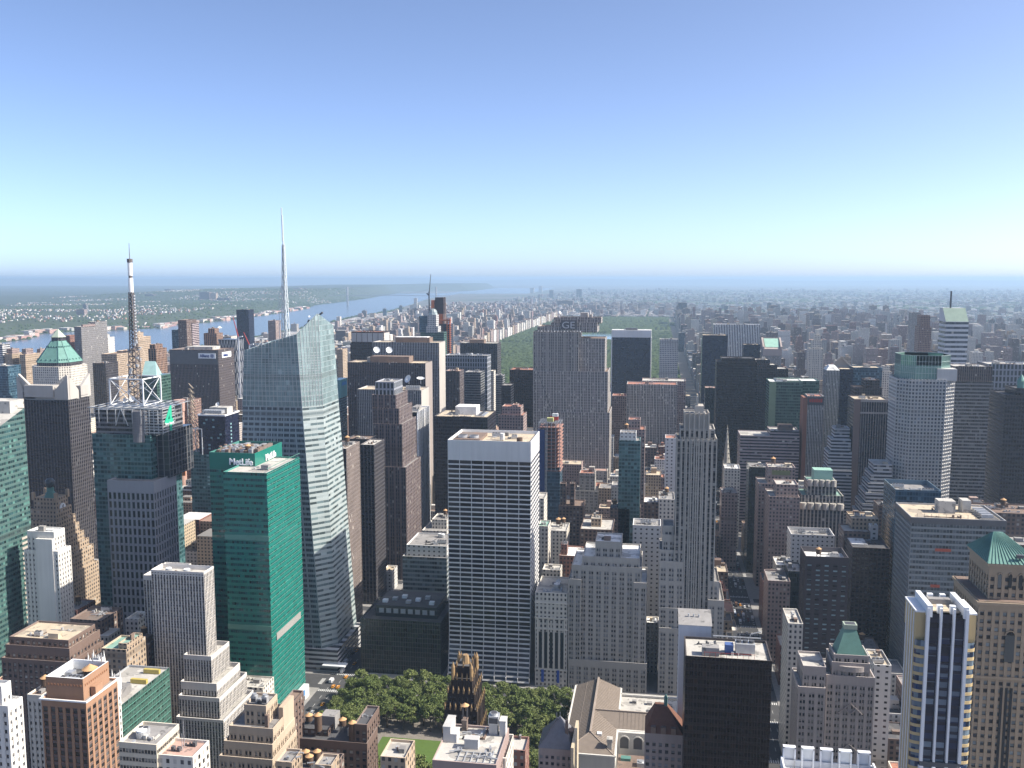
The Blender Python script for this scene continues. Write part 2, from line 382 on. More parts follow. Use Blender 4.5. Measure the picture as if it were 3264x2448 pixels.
# ------------------------------------------------------------------ rooftop equipment (parts of a building)
def rooftop(parent, x0, x1, y0, y1, z, spec, seed):
    r = random.Random(seed)
    w, d = x1 - x0, y1 - y0
    for tok in spec.split():
        k, n = tok[0], int(tok[1:] or 1)
        for _ in range(n):
            if k == 'B':        # big penthouse block
                bw, bd, bh = w*r.uniform(.4,.6), d*r.uniform(.4,.6), r.uniform(4,7)
                cx, cy = x0 + w*r.uniform(.4,.6), y0 + d*r.uniform(.45,.6)
            else:
                bw, bd, bh = min(w*.3, r.uniform(2.5,7)), min(d*.3, r.uniform(2.5,6)), r.uniform(1.6,4)
                cx, cy = x0 + w*r.uniform(.16,.84), y0 + d*r.uniform(.16,.84)
            m = MB()
            if k in 'bB':
                m.box(cx-bw/2, cx+bw/2, cy-bd/2, cy+bd/2, z, z+bh)
                m.box(cx-bw/2-.15, cx+bw/2+.15, cy-bd/2-.15, cy+bd/2+.15, z+bh-.35, z+bh+.15)
                m.build("bulkhead", [ROOF[r.choice(['grey','light','brown','tan','grey'])]], parent)
            elif k == 'c':      # cooling unit with fans
                nf = r.choice([2, 3, 4]); bw = nf * 2.2
                m.box(cx-bw/2, cx+bw/2, cy-1.5, cy+1.5, z+.8, z+3)
                for q in range(nf):
                    m.cyl(cx-bw/2+1.1+q*2.2, cy, .95, z+3, z+3.5, 10, 1)
                for q in (-1, 1): m.box(cx+q*bw*.4-.2, cx+q*bw*.4+.2, cy-1.4, cy+1.4, z, z+.8)
                m.build("cooling_unit", [M_GALV, M_DARKM], parent)
            elif k == 'f':      # round cooling tower
                rr = r.uniform(2, 3)
                m.cyl(cx, cy, rr, z, z+2.6, 16, 0); m.cyl(cx, cy, rr*.82, z+2.6, z+3.3, 16, 1, rr*.95)
                m.build("cooling_tower", [M_GALV, M_WHITE], parent)
            elif k == 't': tank(parent, cx, cy, z, r.uniform(1.8, 2.4), r.uniform(2.5, 5))
            elif k == 'p':      # pipes and ducts
                for q in range(5):
                    a = (cx + r.uniform(-4,4), cy + r.uniform(-4,4), z + r.uniform(.5,1.2))
                    b = (a[0] + r.choice([0, r.uniform(-5,5)]), a[1] + r.uniform(-3,3), a[2])
                    m.beam(a, b, r.uniform(.3,.8))
                    m.beam(a, (a[0], a[1], z), .3)
                m.build("duct", [M_GALV], parent)
            elif k == 'a':
                m.beam((cx, cy, z), (cx, cy, z + r.uniform(6, 12)), .3, 0, .1)
                m.build("aerial", [M_METAL], parent)
def clutter(parent, x0, x1, y0, y1, z, seed):
    """runs of duct with vents and hatches joined along them"""
    r = random.Random(seed); w, d = x1-x0, y1-y0
    if w < 6 or d < 6: return
    for run in range(2 if w*d < 600 else 3):
        m = MB(); x, y = x0+w*r.uniform(.1,.5), y0+d*r.uniform(.1,.8); mt = r.choice([M_GALV, M_METAL, ROOF['dark'], ROOF['light'], ROOF['brown']])
        L = w*r.uniform(.2,.45); s = r.uniform(.35,.8); m.box(x, x+L, y, y+s, z, z+s*.9)
        for q in range(r.randint(2, 4)):
            u = x+L*r.random(); h = r.uniform(.6, 2.2); v = r.uniform(.5, 1.5); m.box(u, u+v, y-v*.4, y+v*.8, z, z+h)
        k = d*r.uniform(.1,.3); m.box(x+L-s, x+L, y+s, min(y1, y+s+k), z, z+s*.85)
        m.build("ductwork", [mt], parent)
def tank(parent, cx, cy, z, r, leg, h=None):
    h = h or r * 1.9
    m = MB()
    for sx in (-1, 1):
        for sy in (-1, 1): m.beam((cx+sx*r*.6, cy+sy*r*.6, z), (cx+sx*r*.6, cy+sy*r*.6, z+leg), .25)
        m.beam((cx+sx*r*.6, cy-r*.6, z+.2), (cx+sx*r*.6, cy+r*.6, z+leg), .15)
    m.box(cx-r*.8, cx+r*.8, cy-r*.8, cy+r*.8, z+leg-.25, z+leg)
    m.build("tank_stand", [M_DARKM], parent)
    m = MB(); m.cyl(cx, cy, r, z+leg, z+leg+h, 18)
    for q in range(4): m.cyl(cx, cy, r+.06, z+leg+h*(.1+.25*q), z+leg+h*(.13+.25*q), 18, 0, cap=False)
    t = m.build("water_tank", [M_WOODT], parent)
    m = MB(); m.cyl(cx, cy, r*1.15, z+leg+h, z+leg+h+r*.75, 18, 0, .05)
    o = m.build("tank_roof", [M_TANKR]); o.parent = t; o.location = parent.location * 0
    me = o.data; co = np.empty(len(me.vertices)*3); me.vertices.foreach_get("co", co)
    me.vertices.foreach_set("co", (co.reshape(-1, 3) - np.array(parent.location)).ravel())
def dish(parent, c, r, aim):
    m = MB(); a = Vector(aim).normalized(); s = a.cross(Vector((0, 0, 1))).normalized(); t = s.cross(a)
    c = Vector(c); n, rings = 18, 4
    def P(i, k):
        rr = r * i / rings; ang = 2*math.pi*k/n
        return tuple(c + s*rr*math.cos(ang) + t*rr*math.sin(ang) + a*(rr*rr/(r*2.6)))
    for i in range(rings):
        for k in range(n):
            m.quad(P(i, k), P(i, (k+1) % n), P(i+1, (k+1) % n), P(i+1, k))
    m.build("satellite_dish", [M_WHITE], parent)
    m = MB(); tip = c + a*r*.75
    for k in range(3): m.beam(P(rings, k*6), tuple(tip), .14)
    m.beam(tuple(c), (c.x, c.y, c.z - r*1.05), .7)
    m.build("dish_mount", [M_METAL], parent)

# ------------------------------------------------------------------ box-built towers
def parapet_roof(poly, z, wallm, roofm, parent, drop=1.2, th=.5):
    """coping ring, inner faces and the roof deck of one level"""
    n = len(poly); cx = sum(p[0] for p in poly)/n; cy = sum(p[1] for p in poly)/n
    m = MB(); inn = []
    for x, y in poly:
        d = math.hypot(x-cx, y-cy); k = max(0, (d - th*1.4)/d); inn.append((cx+(x-cx)*k, cy+(y-cy)*k))
    for k in range(n):
        a, b, c, d = poly[k], poly[(k+1) % n], inn[(k+1) % n], inn[k]
        m.quad((*a, z), (*b, z), (*c, z), (*d, z))
        m.quad((*d, z), (*c, z), (*c, z-drop), (*d, z-drop))
    m.build("parapet", [wallm], parent)
    m = MB(); m.ngon([(*p, z-drop) for p in inn])
    m.build("roof", [roofm], parent)
def coping(sty):
    w = ST_[sty][0]
    k = tuple(min(.8, c*1.12 + .05) for c in w)
    return stone("coping_" + sty, k)
def rect(x0, x1, y0, y1): return [(x0, y0), (x1, y0), (x1, y1), (x0, y1)]
def relief_wall(m, p0, p1, z0, z1, sty, dep=.45, panes=None, top=1.5, bot=0.0, mi=0):
    """facade with real window recesses; panes go to the list when given, else into the mesh (slot 1)"""
    w_, s_, g_, wx, wy, gw, fh, o = ST_[sty]; n = o.get('n', 1); pg = o.get('pg', 0)
    L = math.hypot(p1[0]-p0[0], p1[1]-p0[1]); ng = max(1, round(L/gw)); G = L/ng
    ux, uy = (p1[0]-p0[0])/L, (p1[1]-p0[1])/L; nx, ny = uy, -ux
    P = lambda u, z, d=0.0: (p0[0]+ux*u-nx*d, p0[1]+uy*u-ny*d, z)
    Q = lambda u0, u1, a, b, d=0.0: m.quad(P(u0, a, d), P(u1, a, d), P(u1, b, d), P(u0, b, d), mi)
    zs = z0 + bot; nf = max(1, int((z1 - top - zs)/fh)); zt = zs + nf*fh
    if bot > 0: Q(0, L, z0, zs)
    Q(0, L, zt, z1)
    # columns of windows
    cols = []
    for g in range(ng):
        a = g*G + G*pg/2; cw = G*(1-pg)/n
        for k in range(n): cols.append((a + cw*k + cw*(1-wx)/2, a + cw*k + cw*(1+wx)/2))
    sp = wx < .999 and tuple(w_) != tuple(s_)
    e = 0.0
    for c0, c1 in cols:
        Q(e, c0, zs, zt); e = c1
    Q(e, L, zs, zt)
    for c0, c1 in cols:
        for f in range(nf):
            b0 = zs + f*fh; w0 = b0 + fh*(.52-wy/2); w1 = b0 + fh*(.52+wy/2)
            sm = 2 if sp else mi
            ds = .18 if sp else 0
            for a, b in ((b0, w0), (w1, b0+fh)):
                m.quad(P(c0, a, ds), P(c1, a, ds), P(c1, b, ds), P(c0, b, ds), sm)
            m.quad(P(c0, w0), P(c0, w0, dep), P(c0, w1, dep), P(c0, w1), mi)
            m.quad(P(c1, w0, dep), P(c1, w0), P(c1, w1), P(c1, w1, dep), mi)
            m.quad(P(c0, w0), P(c1, w0), P(c1, w0, dep), P(c0, w0, dep), mi)
            m.quad(P(c0, w1, dep), P(c1, w1, dep), P(c1, w1), P(c0, w1), mi)
            if panes is None:
                m.quad(P(c0, w0, dep), P(c1, w0, dep), P(c1, w1, dep), P(c0, w1, dep), 1, uv=[(int(c0*9)+.02, f+.02), (int(c0*9)+.98, f+.02), (int(c0*9)+.98, f+.98), (int(c0*9)+.02, f+.98)])
            else: panes.append((P(c0, w0, dep), P(c1, w0, dep), P(c1, w1, dep), P(c0, w1, dep)))
def put_panes(parent, panes, mat, limit=100):
    """nearest windows as parts of their own, the rest as one part"""
    eye = np.array([0, 0, EYE]); off = np.array(parent.location)
    vis = []
    for q in panes:
        c = (np.array(q[0]) + np.array(q[2]))/2
        nn = np.cross(np.array(q[1])-np.array(q[0]), np.array(q[3])-np.array(q[0])); nn = nn/np.linalg.norm(nn)
        d = eye - c; s = nn @ d / np.linalg.norm(d)**3
        x, y = proj(c)
        inside = 0 < x < 3264 and 0 < y < 2448
        vis.append((s if inside else -1, q))
    vis.sort(key=lambda t: -t[0])
    cache = {}
    for s, q in vis[:limit]:
        q = [np.array(p) for p in q]; u = q[1]-q[0]; h = q[3][2]-q[0][2]
        key = (round(u[0], 2), round(u[1], 2), round(h, 2))
        if key not in cache:
            me = bpy.data.meshes.new("window")
            me.from_pydata([(0, 0, 0), tuple(u), (u[0], u[1], h), (0, 0, h)], [], [(0, 1, 2, 3)])
            me.uv_layers.new(name="UVMap"); me.materials.append(mat); cache[key] = me
        o = bpy.data.objects.new("window", cache[key]); COL.objects.link(o); o.parent = parent; o.location = q[0] - off
    rest = vis[limit:]
    if rest:
        m = MB()
        for i, (s, q) in enumerate(rest): m.quad(*q, 0, uv=[(i+.02, i*7 % 31+.02), (i+.98, i*7 % 31+.02), (i+.98, i*7 % 31+.98), (i+.02, i*7 % 31+.98)])
        kindof(m.build("window", [mat], parent), "stuff")

def tower(name, label, cat, sty, tiers, mech="b1 c1", roof='grey', short=None, relief=False, panes=False, extra=None, faces=None, group=None, top=1.5, plainbox=None, drop=1.2):
    """tiers: (left px, right px, top px of the front-left corner, Y of the front, depth[, style]), lowest first"""
    T = []
    for i, t in enumerate(tiers):
        xl, xr, yt, Y, D = t[:5]; sk = t[5] if len(t) > 5 else sty
        a = atY(xl, yt, Y); b = atY(xr, yt, Y)
        T.append([a[0] + .07*i, b[0] - .07*i, Y + .13*i, Y + D - .07*i, a[2], sk])
    base = ((T[0][0]+T[0][1])/2, (T[0][2]+T[0][3])/2, 0)
    e = thing(name, label, cat, base, group)
    by = {}
    pl = []
    for i, (x0, x1, y0, y1, z, sk) in enumerate(T):
        zb = 0
        for j in range(i):
            a = T[j]; ox = min(x1, a[1])-max(x0, a[0]); oy = min(y1, a[3])-max(y0, a[2])
            if ox > 0 and oy > 0 and ox*oy > .55*(x1-x0)*(y1-y0) and a[4] < z: zb = max(zb, a[4]-1.25)
        m = by.setdefault(sk, MB())
        P = rect(x0, x1, y0, y1)
        for k in range(4):
            vis = k == 0 or (k == 1 and x1 < 0) or (k == 3 and x0 > 0)
            if relief and vis and sk not in ('plain',):
                relief_wall(m, P[k], P[(k+1) % 4], zb, z, sk, panes=pl if panes else None, top=top)
            else: m.wall(P[k], P[(k+1) % 4], zb, z, sk, 3 if relief else 0)
        parapet_roof(P, z, coping(sk), ROOF[roof], e, drop=drop)
        BOXES.append((x0, x1, y0, y1, z))
    for sk, m in by.items():
        w, s_, g, wx, wy, gw, fh, o = ST_[sk]
        mats = [style(sk)] if not relief else [stone(sk, w), pane(sk, g, o.get('lit', .07), o.get('litc', (.42,.40,.36)), o.get('gr', .15), o.get('vary', (.45,1.7))), stone(sk + "_s", s_), style(sk)]
        m.build("wall", mats, e)
        if pl: put_panes(e, pl, mats[1]); pl = []
    x0, x1, y0, y1, z, _ = T[-1]
    if mech: rooftop(e, x0+1.5, x1-1.5, y0+1.5, y1-1.5, z-drop, mech, name + label)
    clutter(e, x0+1.2, x1-1.2, y0+1.2, y1-1.2, z-drop, label)
    if short:
        q = proj(((x0+x1)/2, y0, z)); HEROES.append((q[0], q[1], short))
    return e, T

# ================================================================== THE SETTING
def smooth(x, a, b):
    t = np.clip((x-a)/(b-a), 0, 1); return t*t*(3-2*t)
def ground_material():
    m, t, b = nodes("city_ground"); N = NT(t)
    big = N.noise(.0006, 5); mid = N.noise(.006, 4); fine = N.noise(.05, 3)
    c = N.mix(N.rng(mid, 0, 1), (.075,.072,.072), (.16,.145,.13))
    gsel = N.m('GREATER_THAN', N.m('ADD', N.m('MULTIPLY', big, .7), N.m('MULTIPLY', mid, .5)), .62)
    sx = t.nodes.new("ShaderNodeSeparateXYZ"); t.links.new(N.pos(), sx.inputs[0])
    far = N.m('GREATER_THAN', sx.outputs[1], 6600.0)
    c = N.mix(N.m('MULTIPLY', gsel, far), c, (.045,.065,.032))
    N.put(b.inputs["Base Color"], N.mul(c, N.rng(fine, .7, 1.3))); b.inputs["Roughness"].default_value = .95
    return m
m = MB(); n = 96; RG = 110000
m.ngon([(RG*math.cos(2*math.pi*k/n), RG*math.sin(2*math.pi*k/n), 0) for k in range(n)])
kindof(m.build("ground", [ground_material()]), "structure")

# --- river, its far shore and the cliffs
SHORE = [(0,1094),(90,1083),(144,1064),(236,1058),(321,1055.6),(408,1052),(523,1046),(566,1037),(658,1029),(726,1022),(805,1011.6),(975,986),(1008,973),(1104,961),(1185,950),(1222,943),(1259,938),(1290,927)]
SH = [tuple(atZ(*p)[:2]) for p in SHORE]
SH = [(SH[0][0]-250, -1500), (SH[0][0]-60, SH[0][1]-900)] + SH + [(-4300, 19000), (-5200, 30000)]
NEAR = [atZ(*p)[:2] for p in [(1019,1034),(1133,1008),(1240,992),(1306,972),(1369,951),(1440,941),(1497,930)]]
NEAR = [(-1960, -1500), (-1950, 2500)] + [tuple(p) for p in NEAR] + [(-2700, 19000), (-3300, 30000)]
def water_material():
    m, t, b = nodes("river_water"); N = NT(t)
    N.put(b.inputs["Base Color"], N.mul((.075,.10,.125), N.rng(N.noise(.004, 3), .85, 1.15))); b.inputs["Roughness"].default_value = .22
    bp = t.nodes.new("ShaderNodeBump"); bp.inputs["Strength"].default_value = .35; bp.inputs["Distance"].default_value = 1.0
    N.put(bp.inputs["Height"], N.noise(.12, 4)); t.links.new(bp.outputs[0], b.inputs["Normal"])
    return m
M_WATER = water_material()
shx = lambda y: np.interp(y, [p[1] for p in SH], [p[0] for p in SH])
nex = lambda y: np.interp(y, [p[1] for p in NEAR], [p[0] for p in NEAR])
m = MB(); ys = list(np.linspace(-1500, 4000, 12)) + list(np.linspace(4400, 30000, 60))
for a, b in zip(ys[:-1], ys[1:]):
    m.quad((float(shx(a))-200, a, .4), (float(nex(a)), a, .4), (float(nex(b)), b, .4), (float(shx(b))-200, b, .4))
kindof(m.build("river", [M_WATER]), "structure")

def leafy_ground(name, ca, cb, scale=.02):
    m, t, b = nodes(name); N = NT(t)
    c = N.mix(N.rng(N.noise(scale, 5, rough=.7), 0, 1), ca, cb)
    N.put(b.inputs["Base Color"], N.mul(c, N.rng(N.noise(scale*12, 3), .6, 1.4))); b.inputs["Roughness"].default_value = .95
    b.inputs["Specular IOR Level"].default_value = .1
    return m
rng = np.random.default_rng(5)
def bumps(X, Y, seed=1, cell=60.):
    """cheap smooth value noise"""
    def h(i, j): return np.modf(np.sin(i*127.1 + j*311.7 + seed*17.3)*43758.5453)[0]
    u, v = X/cell, Y/cell; i, j = np.floor(u), np.floor(v); fu, fv = u-i, v-j
    fu = fu*fu*(3-2*fu); fv = fv*fv*(3-2*fv)
    return ((np.abs(h(i,j))*(1-fu)+np.abs(h(i+1,j))*fu)*(1-fv) + (np.abs(h(i,j+1))*(1-fu)+np.abs(h(i+1,j+1))*fu)*fv)
def nj_z(X, Y):
    d = shx(Y) - X
    hgt = 42 + 18*smooth(Y, 3000, 7000) + 92*smooth(Y, 9500, 12000)
    z = hgt*smooth(d, 60 , 420) + 14*(bumps(X, Y, 2, 1300)-.5)*smooth(d, 300, 900)
    z = z - 30*smooth(d, 1500, 4500)*(1 - .0*Y)
    z = z - 70*smooth(d, 1800, 5000)*smooth(Y, 9000, 12000)
    return z
def grid_mesh(name, GX, GY, Z, mat):
    nx, ny = GX.shape
    me = bpy.data.meshes.new(name); co = np.stack([GX, GY, Z], -1).reshape(-1, 3)
    idx = np.arange(nx*ny).reshape(nx, ny)
    q = np.stack([idx[:-1,:-1], idx[1:,:-1], idx[1:,1:], idx[:-1,1:]], -1).reshape(-1, 4)
    me.vertices.add(len(co)); me.vertices.foreach_set("co", co.astype(np.float32).ravel())
    me.loops.add(q.size); me.loops.foreach_set("vertex_index", q.astype(np.int32).ravel())
    me.polygons.add(len(q)); me.polygons.foreach_set("loop_start", np.arange(0, q.size, 4, dtype=np.int32))
    me.update(calc_edges=True); me.materials.append(mat)
    for p in (): pass
    o = bpy.data.objects.new(name, me); COL.objects.link(o); return o
tt = np.concatenate([np.linspace(0, 600, 22), np.linspace(680, 4000, 40), np.linspace(4600, 20000, 24)])
yy = np.concatenate([np.linspace(-500, 9000, 120), np.linspace(9150, 16000, 70), np.linspace(16500, 30000, 28)])
GT, GYY = np.meshgrid(tt, yy, indexing='ij'); GXX = shx(GYY) - GT
ZZ = np.maximum(nj_z(GXX, GYY), np.where(GT < 1, -1.0, .8))
ZZ = ZZ + np.where(GT > 80, 9*bumps(GXX, GYY, 9, 45) * smooth(GT, 60, 200), 0)
M_NJ = leafy_ground("wooded_slopes", (.030,.048,.024), (.075,.085,.055), .004)
kindof(grid_mesh("hills", GXX[::-1], GYY[::-1], ZZ[::-1], M_NJ), "structure")
# far rolling ridge at the horizon
m = MB(); an = np.linspace(R(-58), R(40), 160)
hz = [(230 + 150*float(bumps(np.array(a*900.), np.array(0.), 4, 60)))*(1 if a < R(-14) else .75) for a in an]
for k in range(len(an)-1):
    f = lambda a, r, z: (math.sin(a)*r*1.9, math.cos(a)*r*1.9, z)
    m.quad(f(an[k], 27500, .5), f(an[k+1], 27500, .5), f(an[k+1], 29500, hz[k+1]), f(an[k], 29500, hz[k]))
    m.quad(f(an[k], 29500, hz[k]), f(an[k+1], 29500, hz[k+1]), f(an[k+1], 31500, .5), f(an[k], 31500, .5))
kindof(m.build("far_hills", [M_NJ]), "structure")

# --- streets, pavements, markings, park ground
AVES = [(-1880,18),(-1602,11),(-1328,11),(-1054,11),(-780,11),(-505,11),(-243,12),(82,10),(226,9),(391,18),(530,9),(690,11),(890,11),(1090,11)]
M_PAVE = plain("concrete_pavement", (.27,.26,.245), .9, .25, .3)
M_ROAD = plain("asphalt", (.062,.062,.064), .9, .3, .2)
M_MARK = plain("road_paint", (.62,.62,.60), .8, .15, .5)
M_LAWN = plain("lawn_grass", (.085,.135,.035), .95, .2, .3, spec=.1)
M_GRAVEL = plain("park_gravel", (.20,.18,.155), .95, .25, .3)
def blocks():
    for i in range(len(AVES)-1):
        x0 = AVES[i][0]+AVES[i][1]; x1 = AVES[i+1][0]-AVES[i+1][1]
        for s in range(38, 59):
            y0 = ST(s) + (12 if s in (42, 57) else 5.5); y1 = ST(s+1) - (12 if s+1 in (42, 57) else 5.5)
            yield s, x0, x1, y0, y1
mr = MB()
mr.box(-1900, 1110, 300, 2047, .02, .03)
kindof(mr.build("road", [M_ROAD]), "structure")
for s, x0, x1, y0, y1 in blocks():
    if s in (40, 41) and x0 > -240 and x1 < 90: continue
    m = MB(); m.box(x0, x1, y0, y1, .03, .18)
    kindof(m.build("pavement", [M_PAVE]), "structure")
m = MB(); m.box(-231, 72, ST(40)+5.5, ST(42)-12, .03, .18); kindof(m.build("pavement", [M_PAVE]), "structure")
m = MB(); m.box(-222, -62, ST(40)+13, ST(42)-17, .18, .24); kindof(m.build("park_path", [M_GRAVEL]), "structure")
m = MB(); m.box(-184, -98, 536, 590, .24, .34); kindof(tag(m.build("lawn", [M_LAWN]), "mown green lawn in the small city park", "lawn"), "structure")
m = MB()
for (ax, hw) in ((-243, 12), (82, 10), (226, 9)):
    for ln in (-1, 0, 1):
        for q in range(90):
            y = 500 + q*14
            m.box(ax+ln*hw*.45-.1, ax+ln*hw*.45+.1, y, y+5, .034, .04)
    for s in range(40, 56):
        for off in (-9.5, 9.5):
            if s == 42: off *= 1.6
            for q in range(int(hw*2/1.5)):
                m.box(ax-hw+.5+q*1.5, ax-hw+1.2+q*1.5, ST(s)+off-1.8, ST(s)+off+1.8, .034, .04)
        for sx in (-1, 1):
            for q in range(7):
                y = ST(s) - 4.8 + q*1.5
                m.box(ax+sx*(hw+2.2)-1.6, ax+sx*(hw+2.2)+1.6, y, y+.7, .034, .04)
kindof(m.build("road_marking", [M_MARK]), "structure")

# ================================================================== NAMED-BY-LOOK TOWERS, WEST SIDE
# --- left edge: green glass tower with a raked top
def left_green():
    e = thing("office_tower", "teal glass tower with a raked roofline, cut by the left edge of the view", "tower", (-510, 600, 0))
    m = MB(); x0, x1, y0, y1 = -545, -480, 540, 640
    P = rect(x0, x1, y0, y1); za, zb = 180, 216
    m.wall(P[0], P[1], 0, za, 'tealband'); m.wall(P[1], P[2], 0, (za, zb), 'tealband')
    m.wall(P[2], P[3], 0, zb, 'tealband'); m.wall(P[3], P[0], 0, (zb, za), 'tealband')
    m.build("wall", [style('tealband')], e)
    m = MB(); m.quad((x0,y0,za-.5),(x1,y0,za-.5),(x1,y1,zb-.5),(x0,y1,zb-.5)); m.build("roof", [ROOF['light']], e)
    m = MB(); m.box(x0, x1-6, y1-8, y1+8, 0, zb+6); m.build("roof_screen", [ROOF['light']], e)
    m = MB()
    for f in range(26): m.box(x1+.05, x1+.6, 628, 640.2, 18+f*3.9, 19.7+f*3.9)
    m.build("spandrel_band", [stone('pale_band', (.42,.38,.33))], e)
    BOXES.append((x0, x1, y0, y1+8, zb)); HEROES.append((40, 1350, "teal raked glass tower"))
left_green()

tower("office_tower", "slim white brick slab with dark window columns, left foreground near the clock tower", "tower", 'white_pl',
      [(76,184,1752,610,15.5), (85,171,1692,612,13)], "b1", 'white', "slim white slab", relief=True)
e_ = [o for o in bpy.data.objects if o.get("label", "").startswith("slim white brick slab")][0]
a_ = atY(85, 1692, 612); b_ = atY(171, 1692, 612)
m = MB(); m.box(a_[0]+(b_[0]-a_[0])*.38, b_[0]-.1, 609.6, 612.1, 0, a_[2]-5); m.build("blank_panel", [stone('white_pl', ST_['white_pl'][0])], e_)

def clock_tower():
    X1 = -512.; e = thing("clock_tower", "stepped tan masonry tower with a clock face and a dark globe on its tip", "tower", (-540, 770, 0))
    tiers = [(54, 0, 0), (71, 3, 4), (78, 6, 8), (86, 9, 12), (95, 12, 16), (103, 14.5, 19), (112, 17, 22), (122, 19, 25)]
    m = MB(); zprev = 0; prev = None
    for i, (z, ins, insy) in enumerate(tiers):
        P = rect(X1-56+ins*1.25, X1-ins*.55, 712+insy*.75, 772-insy*1.0)
        m.prism(P, max(0, zprev-1), z, 'tan'); parapet_roof(P, z, coping('tan'), ROOF['tan'], e)
        for cx, cy in P:
            mm = None
        zprev = z; last = P
    m.build("wall", [style('tan')], e)
    (x0, y0), (x1, _), (_, y1), _ = last
    cx, cy = (x0+x1)/2, (y0+y1)/2
    m = MB(); m.cyl(x1-.1, cy, 4.2, 0, .5, 24)
    v = [(x1+.05+(p[2]), cy+(p[0]-(x1-.1)), 112+(p[1]-cy)) for p in m.v]; m.v = v
    m.build("clock_face", [M_WHITE], e)
    m = MB(); m.beam((x1+.7, cy, 112), (x1+.7, cy+.6, 115), .5); m.beam((x1+.7, cy, 112), (x1+.7, cy-.4, 114), .5); m.build("clock_hand", [M_DARKM], e)
    m = MB()
    for sx in (0, 1):
        for sy in (0, 1): m.box(x0+sx*(x1-x0)-1.2, x0+sx*(x1-x0)+1.2, y0+sy*(y1-y0)-1.2, y0+sy*(y1-y0)+1.2, 120, 127)
    m.build("corner_pinnacle", [stone('tan', ST_['tan'][0])], e)
    m = MB(); m.cyl(cx, cy, 5.5, 120.5, 126, 10, 0, 3.5); m.cyl(cx, cy, 3, 126, 130, 10); m.build("globe_base", [M_COPPERD], e)
    m = MB()
    for k in range(8):
        a0, a1 = math.pi*(k/8-.5), math.pi*((k+1)/8-.5)
        m.cyl(cx, cy, max(.01, 4.4*math.cos(a0)), 134+4.4*math.sin(a0), 134+4.4*math.sin(a1), 16, 0, max(.01, 4.4*math.cos(a1)), False)
    m.build("globe", [plain("dark_glass_globe", (.05,.06,.065), .3, .2, .3)], e)
    BOXES.append((X1-56, X1, 712, 772, 54)); HEROES.append((220, 1650, "stepped clock tower"))
clock_tower()

def finned():
    sty = 'stripe_dk'
    e, T = tower("office_tower", "dark slab with a pale concrete crown of pointed fins, left of the mast tower", "tower", sty,
        [(77,218,1274,845,35)], "", 'grey', "concrete-finned slab")
    x0, x1, y0, y1, z, _ = T[0]; c = [stone('concrete', (.40,.375,.34))]
    m = MB(); m.box(x0-6.5, x0-.2, y0-1, y1+1, 0, z+8)
    m.quad((x0-6.5,y0-1,z+8),(x0+1,y0-1,z+8),(x0+1,y0-1,z+9),(x0-6.5,y0-1,z+26)); m.build("corner_pier", c, e)
    def fin(ax, ay, bx, by, za, zb, t=3):
        m = MB(); d = np.array([bx-ax, by-ay]); d = d/np.linalg.norm(d); nn = np.array([d[1], -d[0]])*t
        A = (ax, ay); B = (bx, by); C = (bx-nn[0], by-nn[1]); D = (ax-nn[0], ay-nn[1])
        zl = z+1
        for p, q, u, v in ((A,B,za,zb),(B,C,zb,zb),(C,D,zb,za),(D,A,za,za)): m.quad((*p,zl),(*q,zl),(*q,v),(*p,u))
        m.quad((*A,za),(*B,zb),(*C,zb),(*D,za)); m.build("crown_fin", c, e)
    fin(x0-6, y0+1, x0+12, y0+1, z+26, z+9); fin(x1-14, y0-1.5, x1+1, y0-1.5, z+10, z+25)
    fin(x1+1, y0+1, x1+1, y0+16, z+25, z+9); fin(x1+1.2, y1-16, x1+1.2, y1+1, z+11, z+24); fin(x0+8, y1, x0+24, y1, z+11, z+22)
    m = MB(); m.box(x0+2, x1-15, y0-2, y0+8, z+3, z+15); m.build("crown_block", c, e)
    m = MB(); m.box(x1-4, x1+2, y0+18, y1-4, z+3, z+13); m.build("crown_block", c, e)
    m = MB(); m.box(x0+1, x1-1, y0+1, y1-1, z-1, z+7); m.build("penthouse", c, e)
    dish(e, (x1-12, y0+16, z+11), 2.2, (.3,-1,.5)); dish(e, (x1-18, y0+14, z+11), 1.6, (-.3,-1,.6))
    m = MB()
    for q in range(2): m.beam((x1-16+q*2.5, y0+12, z+7), (x1-16+q*2.5, y0+12, z+24), .4, 0, .15)
    m.build("aerial", [M_METAL], e)
finned()

